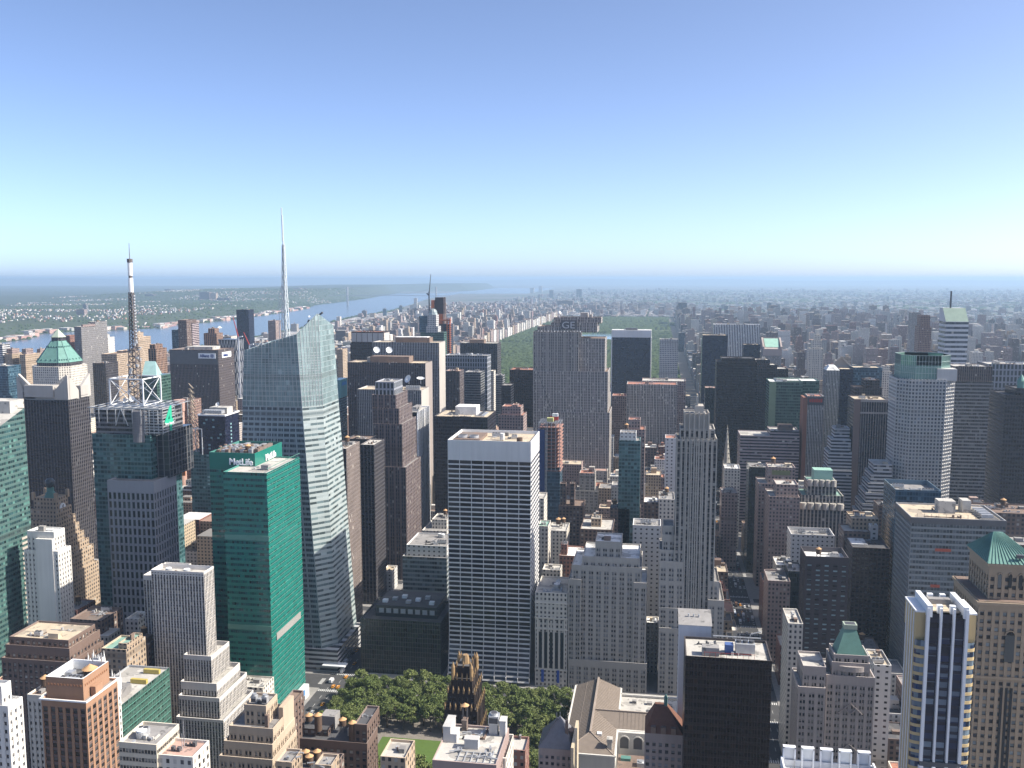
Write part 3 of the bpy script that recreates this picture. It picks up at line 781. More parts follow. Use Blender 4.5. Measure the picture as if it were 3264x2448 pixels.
def copper_top():
    cx, cy, h, ch = -903., 1290., 33., 13.; up_ = 4.5
    e = thing("skyscraper", "tower with a green copper pyramid roof above a white octagonal drum", "tower", (cx, cy, 0))
    def octo(h, ch): return [(cx-h+ch,cy-h),(cx+h-ch,cy-h),(cx+h,cy-h+ch),(cx+h,cy+h-ch),(cx+h-ch,cy+h),(cx-h+ch,cy+h),(cx-h,cy+h-ch),(cx-h,cy-h+ch)]
    m = MB(); m.prism(octo(32, 12), 0, 183.5, 'cream', 0, 0); m.build("wall", [style('cream')], e)
    m = MB(); m.prism(octo(26.5, 10), 183.0, 189.0, 'stripe_dk'); m.build("loggia", [style('stripe_dk')], e)
    a, b = octo(27.5, 10.5), octo(8.5, 3.4); m = MB()
    for k in range(8):
        p, q = a[k], a[(k+1)%8]; r, s = b[(k+1)%8], b[k]
        m.quad((*p,189.0),(*q,189.0),(*r,220.5),(*s,220.5), 0)
    m.ngon([(*p, 188.95) for p in a[::-1]])
    m.build("copper_roof", [M_COPPER], e)
    m = MB()
    for k in range(8):
        p, q = Vector((*a[k],189.0)), Vector((*b[k],220.5)); m.beam(p+Vector((0,0,.3)), q+Vector((0,0,.3)), .8)
    m.build("roof_rib", [M_COPPERD], e)
    for row, zf, nn in ((0,.12,4),(1,.72,4)):
        for k in (0,1,2,7):
            for q in range(nn):
                t = (q+.5)/nn; A = Vector((*a[k],189.0)).lerp(Vector((*a[(k+1)%8],189.0)), t); B = Vector((*b[k],220.5)).lerp(Vector((*b[(k+1)%8],220.5)), t)
                p = A.lerp(B, zf); mm = MB(); mm.box(p.x-.9, p.x+.9, p.y-.9, p.y+.9, p.z-.5, p.z+1.4); mm.build("dormer", [M_COPPERD], e)
    m = MB(); m.prism(octo(8.2, 3.1), 220.0, 226.0, 'stripe_dk', 0, 0); m.build("lantern", [style('stripe_dk')], e)
    t = octo(9.2, 3.4); m = MB()
    for k in range(8): m.tri((*t[k],226.0),(*t[(k+1)%8],226.0),(cx,cy,238.5))
    m.build("lantern_roof", [plain("pale_copper", (.36,.42,.33), .6, .2, .3)], e)
    BOXES.append((cx-37, cx+37, cy-37, cy+37, 184)); HEROES.append((180, 1100, "copper pyramid tower"))
copper_top()

def mast_tower():
    e = thing("skyscraper", "mast-topped glass tower with a big green 4 on its crown", "tower", (-430, 710, 0))
    m = MB(); pl = []
    P = rect(-446.3, -405, 690, 726)
    relief_wall(m, P[0], P[1], 0, 150, 'masonry_gr', dep=.7, panes=pl, top=2.5); relief_wall(m, P[1], P[2], 0, 150, 'masonry_gr', dep=.7, panes=pl, top=2.5)
    for k in (2, 3): m.wall(P[k], P[(k+1)%4], 0, 150, 'masonry_gr', 3)
    mm = ST_['masonry_gr']; pm = pane('masonry_gr', (.014,.022,.024), .12, (.07,.085,.08))
    m.build("masonry_base", [stone('masonry_gr', mm[0]), pm, stone('masonry_gr_s', mm[1]), style('masonry_gr')], e)
    put_panes(e, pl, pm)
    parapet_roof(P, 150, coping('masonry_gr'), ROOF['grey'], e)
    m = MB(); G = rect(-466, -414, 703, 752); m.prism(G, 0, 186, 'glass_teal'); m.build("glass_shaft", [style('glass_teal')], e)
    parapet_roof(G, 186, coping('glass_teal'), ROOF['grey'], e)
    m = MB(); G = rect(-429, -402.5, 712, 752); m.prism(G, 149, 188, 'steel_grid', 0, 0); m.build("gridded_shaft", [style('steel_grid')], e)
    m = MB(); G = rect(-464, -410, 706, 750); m.prism(G, 184.9, 206, 'band_dark', 0, 0); m.build("crown_wall", [style('band_dark')], e)
    m = MB()
    for f in range(9): m.cyl(-424, 706.5, 6.6, 186+f*2.2, 186+f*2.2+1.9, 24, 0)
    m.cyl(-424, 706.5, 6.3, 180, 206, 24, 0)
    m.build("corner_drum", [plain("drum_panels", (.17,.165,.175), .45, .15, .3)], e)
    # roof frame
    m = MB(); z = 208.5
    for x in np.linspace(-466, -404, 9): m.beam((x, 700, z), (x, 750, z), .55)
    for y in (700, 712, 725, 738, 750): m.beam((-467, y, z), (-403, y, z), .7)
    for x in np.linspace(-465, -405, 9): m.beam((x, 700.5, 196), (x, 700.5, z), .5)
    for y in np.linspace(704, 748, 5): m.beam((-404, y, 196), (-404, y, z), .5)
    m.beam((-437, 699.5, z), (-442, 699.5, 194), .6); m.beam((-437, 699.5, z), (-431, 699.5, 194), .6)
    m.build("roof_frame", [M_METAL], e)
    # big numeral panel, facing south and east at the south-east corner
    m = MB()
    for q in range(9): m.box(-418.5, -402, 702, 702.6, 188+q*2.4, 188.7+q*2.4)
    for q in range(5): m.box(-418.3+q*4, -417.8+q*4, 702.6, 703, 187, 210)
    for q in range(9): m.box(-402.4, -401.8, 702, 722, 188+q*2.4, 188.7+q*2.4)
    m.build("sign_frame", [M_METAL], e)
    g = plain("green_sign", (.03,.42,.25), .5, .08, .3)
    text_part("sign_lettering", e, "Times Square", (-401.1, 704.5, 193.5), (0,1,0), 2.6, M_LETW, .3, .01, 14)
    text_part("sign_numeral", e, "4", (-401.7, 705, 188.5), (0,1,0), 21, g, .5, .02, 13)
    # cage at the foot of the mast
    m = MB(); z0, z1 = 208.8, 231
    C = [(-455,714),(-425,714),(-425,742),(-455,742)]
    for k in range(4):
        a, b = C[k], C[(k+1)%4]
        m.beam((*a,z0),(*a,z1), .95); m.beam((*a,z1),(*b,z1), .95); m.beam((*a,z0),(*b,z0), .7)
        m.beam((*a,z0),(*b,z1), .45); m.beam((*b,z0),(*a,z1), .45)
    m.build("mast_cage", [M_WHITE], e)
    m = MB(); cx, cy = -440, 728
    def lat(r0, r1, za, zb, nseg, w):
        for s in range(nseg):
            a, b = za+(zb-za)*s/nseg, za+(zb-za)*(s+1)/nseg
            ra, rb = r0+(r1-r0)*s/nseg, r0+(r1-r0)*(s+1)/nseg
            A = [(cx-ra,cy-ra,a),(cx+ra,cy-ra,a),(cx+ra,cy+ra,a),(cx-ra,cy+ra,a)]; B = [(cx-rb,cy-rb,b),(cx+rb,cy-rb,b),(cx+rb,cy+rb,b),(cx-rb,cy+rb,b)]
            for k in range(4): m.beam(A[k], B[k], w); m.beam(A[k], B[(k+1)%4], w*.6); m.beam(B[k], B[(k+1)%4], w*.7)
    lat(4.2, 3.0, 208, 254, 9, .7); lat(2.4, 1.4, 254, 303, 14, .65)
    m.build("mast_lattice", [plain("mast_steel", (.13,.11,.105), .6, .2, .4)], e)
    m = MB(); r = random.Random(3)
    for q in range(26):
        z = r.uniform(210, 262); a = r.uniform(0, 6.28); m.box(cx+5*math.cos(a)-.9, cx+5*math.cos(a)+.9, cy+5*math.sin(a)-.9, cy+5*math.sin(a)+.9, z, z+r.uniform(.8,2.6), bottom=True)
    for q in range(16): z = 262+q*2.5; m.box(cx+1.6, cx+2.9, cy-1.2, cy+1.2, z, z+1.2, bottom=True)
    m.build("mast_antenna", [M_GALV], e)
    m = MB(); m.cyl(cx, cy, 1.9, 303, 315, 12); m.cyl(cx, cy, 1.9, 317, 328, 12); m.build("mast_radome", [M_WHITE], e)
    m = MB(); m.cyl(cx, cy, 1.5, 315, 317, 12); m.cyl(cx, cy, 2.3, 328, 331, 10); m.cyl(cx, cy, .35, 331, 344, 6, 0, .2)
    m.build("mast_tip", [plain("mast_steel", (.1,.1,.1))], e)
    dish(e, (-436, 716, 214), 2.4, (.2,-1,.3)); dish(e, (-444, 718, 213), 1.8, (-.3,-1,.2))
    BOXES.append((-466, -402, 690, 752, 206)); HEROES.append((450, 1300, "mast tower"))
mast_tower()

def sign_slab():
    e, T = tower("office_tower", "dark ribbed slab with a white lettered sign at its top corner", "tower", 'stripe_brn',
        [(540,695,1114,1325,54)], "B1 b1", 'brown', "lettered dark slab")
    x0, x1, y0, y1, z, _ = T[0]
    m = MB(); m.box(x0+1, x1-1, y0-.5, y0-.1, z-22, z-1.5); m.build("dark_fascia", [M_GRAF], e)
    m = MB(); m.box(x1-32, x1-4, y0-1.1, y0-.6, z-13, z-5, bottom=True); s = m.build("sign_board", [M_WHITE], e)
    bl = plain("blue_letters", (.02,.04,.16), .5, .05, .3)
    text_part("sign_lettering", e, "Allianz", (x1-29.5, y0-1.2, z-11.3), (1,0,0), 4.8, bl, .3, .02, 15.5)
    m = MB(); emblem(m, x1-9.5, y0-1.3, z-9); m.build("sign_emblem", [bl], e)
    m = MB(); m.box(x1+.2, x1+.7, y0+11, y0+42, z-13, z-4.5, bottom=True); m.build("sign_board", [M_WHITE], e)
    text_part("sign_lettering", e, "Allianz", (x1+.8, y0+14, z-11.3), (0,1,0), 4.8, bl, .3, .02, 17)
def emblem(m, cx, y, cz, r=2.9):
    n = 24
    for k in range(n):
        a, b = 2*math.pi*k/n, 2*math.pi*(k+1)/n
        m.quad((cx+r*math.cos(a),y,cz+r*math.sin(a)),(cx+r*.8*math.cos(a),y,cz+r*.8*math.sin(a)),(cx+r*.8*math.cos(b),y,cz+r*.8*math.sin(b)),(cx+r*math.cos(b),y,cz+r*math.sin(b)))
    for q in (-.8, 0, .8): m.box(cx+q*1.2-.3, cx+q*1.2+.3, y-.1, y+.1, cz-1.5, cz+1.6)
sign_slab()

def pink_slab():
    e, T = tower("hotel_tower", "narrow rose slab with a rounded pale corner column, right of the mast tower", "tower", 'copper_f',
        [(559,606,1276,1150,30)], "b1", 'brown', None)
    x0, x1, y0, y1, z, _ = T[0]
    m = MB(); m.cyl(x0+6, y0-.5, 6.5, 0, z-14, 18); m.cyl(x0+6, y0-.5, 7.5, z-14, z+1, 18); m.build("round_column", [stone('rose', (.42,.27,.22))], e)
    m = MB(); m.box(x0+9.5, x0+13.5, y0-7.2, y0-6.6, 60, z-16, bottom=True); m.build("light_strip", [stone('pale_rose', (.62,.48,.40))], e)
    m = MB(); m.box(x0+5.5, x0+9.4, y0-8, y0-7.3, 62, 118, bottom=True); m.build("sign_board", [M_REDST], e)
    text_part("sign_lettering", e, "HERSHEY'S", (x0+8.8, y0-8.1, 70), (0,0,1), 2.6, M_LETW, .3, .02, 26, upv=(-1,0,0))
    m = MB(); m.box(x0+3, x0+15, y0-9, y0-8.2, 52, 60, bottom=True); m.box(x0+6, x0+12, y0-9, y0-8.2, 60, 66, bottom=True); m.build("sign_board", [plain("red_yellow_sign", (.5,.16,.04), .5)], e)
pink_slab()

def crane_tower():
    e, T = tower("office_tower", "dark navy glass tower with pale rooftop fan housings, in front of the dark ribbed slab", "tower", 'navy',
        [(606,760,1440,925,30,'glass_teal'), (631,716,1322,922,34)], "", 'light', "navy tower")
    x0, x1, y0, y1, z, _ = T[1]
    m = MB(); m.ring(x0-.6, x1+.6, y0-.6, y1+.6, .9, z-1, z+.6); m.build("cornice", [M_WHITE], e)
    for q in range(8):
        m = MB(); m.box(x0+3+q*2.8, x0+5.2+q*2.8, y0+4, y0+12, z+.7, z+4.5); m.build("fan_housing", [M_GALV], e)
    m = MB(); m.box(x0+5, x1-5, y0+16, y1-4, z-1, z+6); m.build("bulkhead", [ROOF['light']], e)
    dish(e, (x0+14, y0+18, z+9), 2.4, (-.2,-1,.6))
    m = MB(); rr = random.Random(2)
    for q in range(26):
        zz = z-6-rr.randrange(24)*3.9; xx = x0+3+rr.randrange(9)*2.6; m.box(xx, xx+2.3, y0-.35, y0-.05, zz, zz+1.8, bottom=True)
    for q in range(22): m.box(x1+.05, x1+.35, y0+12, y0+15, z-12-q*3.9, z-10.2-q*3.9, bottom=True)
    m.build("pale_panel", [plain("pale_teal_panel", (.20,.33,.36), .3, .3, .2)], e)  # pale teal panels set on the dark glass
    # lattice spire on the lower roof to the left
    zl = T[0][4]; lx, ly = x0-10, y0+10
    m = MB()
    for s in range(11):
        a, b = 6.0*(1-s/11.5), 6.0*(1-(s+1)/11.5); za, zb = zl+14+s*5.4, zl+14+(s+1)*5.4
        A = [(lx-a,ly-a,za),(lx+a*.4,ly-a,za),(lx+a*.4,ly+a,za),(lx-a,ly+a,za)]; B = [(lx-5+.0-b*.2,ly-b,zb),(lx-5+b*.8,ly-b,zb),(lx-5+b*.8,ly+b,zb),(lx-5-b*.2,ly+b,zb)]
        if s == 0: A = [(lx-6,ly-6,zl),(lx+6,ly-6,zl),(lx+6,ly+6,zl),(lx-6,ly+6,zl)]
        for k in range(4): m.beam(A[k], B[k], .6); m.beam(A[k], B[(k+1)%4], .4)
    m.build("lattice_spire", [plain("tan_steel", (.30,.25,.19), .6)], e)
    m = MB()
    for x in (x0-8, x0+4):
        for y in (y0-1, y0+8): m.beam((x, y, zl-2), (x, y, zl+26), .8)
    m.beam((x0-8, y0-1, zl+26), (x0+4, y0-1, zl+26), .8); m.beam((x0-8, y0+8, zl+26), (x0+4, y0+8, zl+26), .8); m.build("roof_frame", [M_WHITE], e)
crane_tower()

# --- the faceted crystal tower with its lattice spire
def crystal():
    e = thing("skyscraper", "tallest pale faceted glass tower with a slanted crown and a white lattice spire", "tower", (-295, 715, 0))
    # rings run SW, S-SE, E, NE, NW
    bot = [(-336,689.5),(-264.5,689.5),(-254.5,700),(-254.5,747),(-336,747)]
    top = [(-324,692),(-280,692),(-267.5,706),(-268,742),(-324,742)]
    zt = [258, 271.5, 287, 276, 262]; z1 = 214.
    mid = [tuple(np.array(b)+(np.array(t)-np.array(b))*(z1/270)) for b, t in zip(bot, top)]
    m = MB()
    for k in range(5):
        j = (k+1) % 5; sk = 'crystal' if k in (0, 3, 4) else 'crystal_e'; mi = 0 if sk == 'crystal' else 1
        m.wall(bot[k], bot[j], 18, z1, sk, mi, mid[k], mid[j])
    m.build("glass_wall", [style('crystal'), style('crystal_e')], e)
    m = MB()
    for k in range(5):
        j = (k+1) % 5
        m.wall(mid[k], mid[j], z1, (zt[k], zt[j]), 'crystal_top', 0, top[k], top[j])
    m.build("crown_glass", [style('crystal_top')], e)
    c = np.mean(top, 0); inn = [tuple(c+(np.array(p)-c)*.96) for p in top]
    m = MB()
    for k in range(5):
        j = (k+1) % 5
        m.quad((*inn[j],246),(*inn[k],246),(*inn[k],zt[k]),(*inn[j],zt[j]))
        m.quad((*top[k],zt[k]),(*top[j],zt[j]),(*inn[j],zt[j]),(*inn[k],zt[k]))
    m.build("crown_screen", [plain("pale_glass_back", (.36,.44,.43), .3, .15, .2)], e)
    m = MB(); m.ngon([(*p,246) for p in inn]); m.build("roof", [ROOF['light']], e)
    # mullions on crown
    m = MB()
    for k in (0, 1):
        a, b, A, B = np.array(mid[k]), np.array(mid[k+1]), np.array(top[k]), np.array(top[k+1])
        nn = 15 if k == 0 else 7
        for q in range(nn+1):
            t = q/nn; p0 = a+(b-a)*t; p1 = A+(B-A)*t; d = np.array([0,-.15]) if k == 0 else np.array([.1,-.1])
            m.beam((*(p0+d), z1), (*(p1+d), zt[k]+(zt[k+1]-zt[k])*t), .22)
        for zz in range(218, 258, 4):
            s = (zz-z1)/(zt[k]-z1); s2 = (zz-z1)/(zt[k+1]-z1)
            m.beam((*(a+(A-a)*s+np.array([0,-.1])), zz), (*(b+(B-b)*s2+np.array([.05,-.05])), zz), .22)
    m.build("mullion", [M_GALV], e)
    # podium
    m = MB(); P = rect(-338, -250.5, 687, 749); m.prism(P, 0, 18, 'band_wht', 0, 0); m.build("podium", [style('band_wht')], e)
    m = MB(); m.box(-262, -243, 682, 690, 6.4, 7.2, bottom=True); m.build("canopy", [M_WHITE], e)
    # spire
    m = MB(); cx, cy = -306., 733.
    def ring(z):
        r = 3.3-2.5*(z-246)/100
        return [(cx-r*.8,cy-r,z),(cx+r*.8,cy-r,z),(cx+r*.8,cy+r,z),(cx-r*.8,cy+r,z)]
    zs = [246, 254, 262, 270, 278, 286, 294, 302, 310, 318, 326, 334, 342]
    for a, b in zip(zs[:-1], zs[1:]):
        A, B = ring(a), ring(b)
        for k in range(4): m.beam(A[k], B[k], .55); m.beam(B[k], B[(k+1)%4], .35); m.beam(A[k] if k % 2 else A[(k+1)%4], B[(k+1)%4] if k % 2 else B[k], .32)
    m.cyl(cx, cy, .7, 246, 345, 8); m.cyl(cx-.4, cy, .75, 345, 366, 8); m.cyl(cx-.8, cy, .5, 366, 372, 8)
    for z in (262, 278, 294): m.beam((cx-6,cy,z-3),(cx-3,cy,z+3), .3)
    m.beam((cx-6,cy,246),(cx-5,cy,300), .32); m.beam((cx-5,cy,300),(cx-1.5,cy,312), .3)
    m.build("spire", [plain("spire_white", (.50,.55,.57), .4, .08, .3)], e)
    # window-cleaning cranes on the roof
    m = MB(); m.beam((-272,722,248),(-272,722,284), 1.0); m.beam((-286,724,276),(-268,718,287.5), 1.2); m.beam((-282,723,279),(-281,723,281), 2); m.build("roof_crane", [M_DARKM], e)
    m = MB(); m.beam((-318,712,250),(-318,712,266), .8); m.beam((-324,712,262),(-308,710,260), .8); m.beam((-324,706,255),(-318,712,264), .6); m.box(-320,-317,711,713,260,263); m.build("roof_crane", [M_METAL], e)
    BOXES.append((-338, -250, 687, 749, 270)); HEROES.append((900, 1250, "faceted crystal tower"))
crystal()

def green_bank():
    e = thing("office_tower", "bright green glass tower with white lettering, in front of the crystal tower", "tower", (-285, 620, 0))
    zl = 183.2; zt = 191.5
    A = rect(-293.5, -262, 588, 647); B = rect(-316, -281.5, 613, 661)
    m = MB()
    for P, za, zb in ((A, 0, zl), (B, 0, zt)):
        for k in range(4): m.wall(P[k], P[(k+1)%4], za, zb-(12 if P is B else 0), 'green')
    m.build("glass_wall", [style('green')], e)
    m = MB()
    for k in range(4):
        m.wall(B[k], B[(k+1)%4], zt-12, zt, 'green')
    m.build("sign_fascia", [plain("green_fascia", (.012,.15,.115), .25, .1, .3)], e)
    parapet_roof(A, zl, coping('green'), ROOF['light'], e); parapet_roof(B, zt, coping('green'), ROOF['brown'], e, drop=3)
    text_part("sign_lettering", e, "MetLife", (-300.5, 612.6, zt-8.6), (1,0,0), 4.8, M_LETW, .35, .025, 17.5)
    text_part("sign_lettering", e, "MetLife", (-281.1, 630, zt-8.6), (0,1,0), 4.8, M_LETW, .35, .025, 18)
    r = random.Random(4)
    for q in range(9):
        m = MB(); x, y = -314.5+q*3.5, 620+r.uniform(0,4)
        m.box(x, x+2.7, y, y+26, zt-2, zt+r.uniform(0,1.5)); m.cyl(x+1.35, y+4, 1.2, zt+1.5, zt+2.3, 10); m.cyl(x+1.35, y+12, 1.2, zt+1.5, zt+2.3, 10); m.build("cooling_unit", [M_GALV if q % 2 else ROOF['brown']], e)
    tank(e, -292, 625, zt-3, 2.0, 2.4)
    m = MB()
    for f in range(0, 46):
        m.box(-261.95, -261.6, 588.2, 646.8, 6+f*4.0, 6.25+f*4.0)
    for f in (17, 33): m.box(-293.7, -261.5, 587.5, 587.95, 4+f*4, 7.4+f*4)
    m.build("mullion_band", [plain("pale_green_metal", (.10,.24,.19), .4)], e)
    m = MB(); m.box(-261.95, -261.45, 596, 640, 62, 67); m.build("louvre_band", [stone('louvre', (.26,.25,.235))], e)
    m = MB(); m.box(-262, -258, 590, 644, 0, 9); m.build("shopfront", [M_WHITE], e)
    for q in range(3):
        m = MB(); m.box(-257.95, -257.7, 596+q*15, 605+q*15, 4.5, 8.4, bottom=True); m.build("shop_sign", [plain("blue_sign", (.03,.20,.48), .4)], e)
        m = MB(); m.box(-257.95, -257.7, 596+q*15, 605+q*15, .5, 4.0, bottom=True); m.build("shop_window", [M_GRAF], e)
    rooftop(e, -292, -264, 590, 612, zl-1.2, "b1 p1", 5)
    BOXES.append((-316, -258, 588, 661, zt)); HEROES.append((800, 1650, "bright green glass tower"))
green_bank()

tower("office_tower", "tan vertically striped tower with a white gridded top storey, right of the crystal tower", "tower", 'stripe_tan',
      [(1041,1104,1428,759,36)], "c2 t1 p1 b1", 'light', "tan striped tower")
tower("office_tower", "plain dark tower between the tan striped and the brown setback towers", "tower", 'stripe_dk',
      [(1148,1192,1417,842,34)], "", 'light', "plain dark tower", extra=None)
tower("office_tower", "dark rooftop-louvred block behind the plain dark tower", "tower", 'dark', [(1104,1176,1398,880,24)], "b1 p1", 'brown')
tower("skyscraper", "brown granite setback tower with a grey boxed crown, beside the striped black and white tower", "tower", 'granite',
      [(1184,1294,1486,918,60), (1188,1282,1350,920,56), (1186,1272,1300,922,52), (1184,1262,1258,924,46), (1194,1256,1217,930,34,'masonry_gr')], "", 'grey', "brown setback tower")
e_, T_ = tower("office_tower", "black tower with bold white vertical stripes, right of the brown setback tower", "tower", 'stripe_wht',
      [(1286,1331,1313,1003,52)], "B1 c1 b1", 'light', "striped black tower")
m = MB(); x0, x1, y0, y1, z, _ = T_[0]
for q in range(9): m.box(x1-.05, x1+.7, y0+q*(y1-y0-1.2)/8, y0+q*(y1-y0-1.2)/8+1.2, 0, z+.1)
for q in range(3): m.box(x0+q*(x1-x0-1)/2, x0+q*(x1-x0-1)/2+1, y0-.6, y0-.02, 0, z-1)
m.build("pier", [M_WHITE], e_)
e_, T_ = tower("office_tower", "grey finely striped slab with two dishes, lowest of the three slabs in line", "tower", 'stripe_fine',
      [(1139,1342,1240,1084,38)], "c4 p2", 'tan', "two-dish striped slab")
x0, x1, y0, y1, z, _ = T_[0]
dish(e_, (x1-20, y0+18, z+11), 5.2, (-.55,-.75,.45)); dish(e_, (x1-5, y0+18, z+11), 5.0, (.1,-.2,1))
m = MB()
for q in range(8): m.cyl(x1-20+q*2.3, y0+8, 1.1, z-1, z+4.5, 10)
m.build("cooling_pipe", [M_GALV], e_)
m = MB(); m.box(x1-.02, x1+.35, y0+.3, y1-.3, 0, z-.4); m.build("blank_end_wall", [stone('endwall', (.40,.37,.33))], e_)
e_, T_ = tower("office_tower", "dark brown striped slab with paired dishes, middle of the three slabs in line", "tower", 'stripe_brn',
      [(1107,1355,1154,1164,37)], "B1 p2", 'tan', "dark dish slab")
x0, x1, y0, y1, z, _ = T_[0]
m = MB(); m.box(x0+28, x1-24, y0+10, y1-6, z-1.2, z+7); m.build("penthouse", [ROOF['brown']], e_)
dish(e_, (x0+36, y0+12, z+15), 4.3, (.55,-.85,.5)); dish(e_, (x0+53, y0+12, z+15), 4.3, (.5,-.85,.5))
m = MB(); m.box(x1-.02, x1+.35, y0+.3, y1-.3, 0, z-.4); m.build("blank_end_wall", [stone('endwall2', (.30,.26,.235))], e_)
e_, T_ = tower("office_tower", "tall grey striped slab with pale end wall, furthest of the three in line", "tower", 'stripe_fine',
      [(1187,1399,1090,1245,37)], "B1", 'tan', "tall grey slab")
x0, x1, y0, y1, z, _ = T_[0]
m = MB(); m.box(x0+28, x1-20, y0+14, y1-5, z-1.2, z+6.5); m.build("penthouse", [ROOF['white']], e_)
m = MB(); m.box(x1-.02, x1+.35, y0+.3, y1-.3, 0, z-.4); m.build("blank_end_wall", [stone('endwall', (.40,.37,.33))], e_)
e_, T_ = tower("office_tower", "brown tower with a crown of white panels, behind the tall grey slab", "tower", 'bronze', [(1116,1222,1094,1410,40), (1119,1222,1057,1412,34)], "", 'red', "panelled brown tower")
x0, x1, y0, y1, z, _ = T_[1]
for q in range(6):
    m = MB(); w = (x1-x0)/6; m.box(x0+q*w+.5, x0+(q+1)*w-.5, y0-.5, y0-.02, z-16, z-2, bottom=True); m.build("crown_panel", [stone('crown', (.46,.43,.40))], e_)
m = MB(); m.box(x1+.02, x1+.5, y0+2, y1-2, z-16, z-2, bottom=True); m.build("crown_panel", [stone('crown', (.46,.43,.40))], e_)
tower("office_tower", "small blue-green glass tower with a lettered corner, right of the crystal crown", "tower", 'glass_bl',
      [(1021,1090,1440,1235,50,'dark'), (1021,1082,1211,1245,30)], "c3 b1", 'grey', "small blue-green glass tower")
M_BLUEL = plain("blue_letters_far", (.02,.17,.42), .4)
e_ = [o for o in bpy.data.objects if o.get("label", "").startswith("small blue-green glass tower with")][0]
x_, y_, z_ = atY(1082, 1211, 1245)
m = MB(); m.box(x_-26, x_+.4, 1244.4, 1276, z_-26, z_-.3); m.build("crown_glass", [plain("teal_crown", (.10,.26,.29), .25, .15, .2)], e_)
m = MB()
for q in range(7): m.box(x_+.5, x_+.9, 1252+q*3.0, 1254.2+q*3.0, z_-9, z_-5+(q % 2)*1.4, bottom=True)
m.build("sign_lettering", [M_BLUEL], e_)
tower("office_tower", "black tower with a sunlit tan roof and white roof house, behind the white gridded slab", "tower", 'dark',
      [(1384,1554,1326,1000,54)], "", 'tan', "black tower with tan roof")
e_ = [o for o in bpy.data.objects if o.get("label", "").startswith("black tower with a sunlit")][0]
x0, x1, y0, y1, z, _ = -246, -185.8, 1000, 1054, 157.5, 0
m = MB(); m.box(x0+19, x1-17, y0+22, y1-10, z-1.2, z+13); m.build("roof_house", [ROOF['white']], e_)
for q in range(6):
    m = MB(); m.box(x1-16, x1-6, y0+12+q*5, y0+16+q*5, z-1, z+5); m.cyl(x1-11, y0+14+q*5, 1.7, z+5, z+6, 12, 1); m.build("cooling_unit", [M_GALV, M_DARKM], e_)
# slabs between the three-in-line group and the limestone slab
tower("office_tower", "brown striped slab standing left of the banded black glass slab, below the grey boxy tower", "tower", 'stripe_brn', [(1418,1465,1182,1325,30)], "b1 p1", 'pink', "brown striped slab")
tower("office_tower", "black glass slab banded in pale lines, right of the brown striped slab", "tower", 'band_dark', [(1481,1532,1186,1400,34)], "b1", 'grey', "banded black glass slab")
tower("office_tower", "boxy grey tower with square windows in its top floors and fans on the roof", "tower", 'masonry_gr', [(1418,1553,1132,1488,34)], "f3 c2", 'grey', "boxy grey tower")
tower("skyscraper", "wide black tower with a light roof rim, in front of the park", "tower", 'stripe_dk', [(1467,1585,1093,1650,40)], "B1", 'light', "wide black tower")
tower("apartment_tower", "thin pale slab edge catching the sun, right of the boxy grey tower", "tower", 'cream', [(1564,1574,1182,1560,18)], "", 'light')
tower("office_tower", "low dark gridded tower at the foot of the park, right of the thin pale slab", "tower", 'band_dark', [(1578,1602,1196,1600,24)], "b1", 'grey')
tower("office_tower", "dark gridded tower left of the broad limestone slab", "tower", 'bronze', [(1624,1702,1178,1400,40)], "b1 p1", 'red', "dark gridded tower")
tower("office_tower", "dark slab with a white roof mast, left of the dark gridded tower", "tower", 'dark', [(1598,1628,1228,1330,30)], "a1", 'grey')
tower("hotel_tower", "stepped pink brick tower with a terracotta roof, left of the construction frame", "tower", 'brick_p', [(1589,1668,1322,1100,30), (1600,1660,1295,1103,22), (1632,1650,1290,1105,14)], "b1", 'red', "stepped pink brick tower")

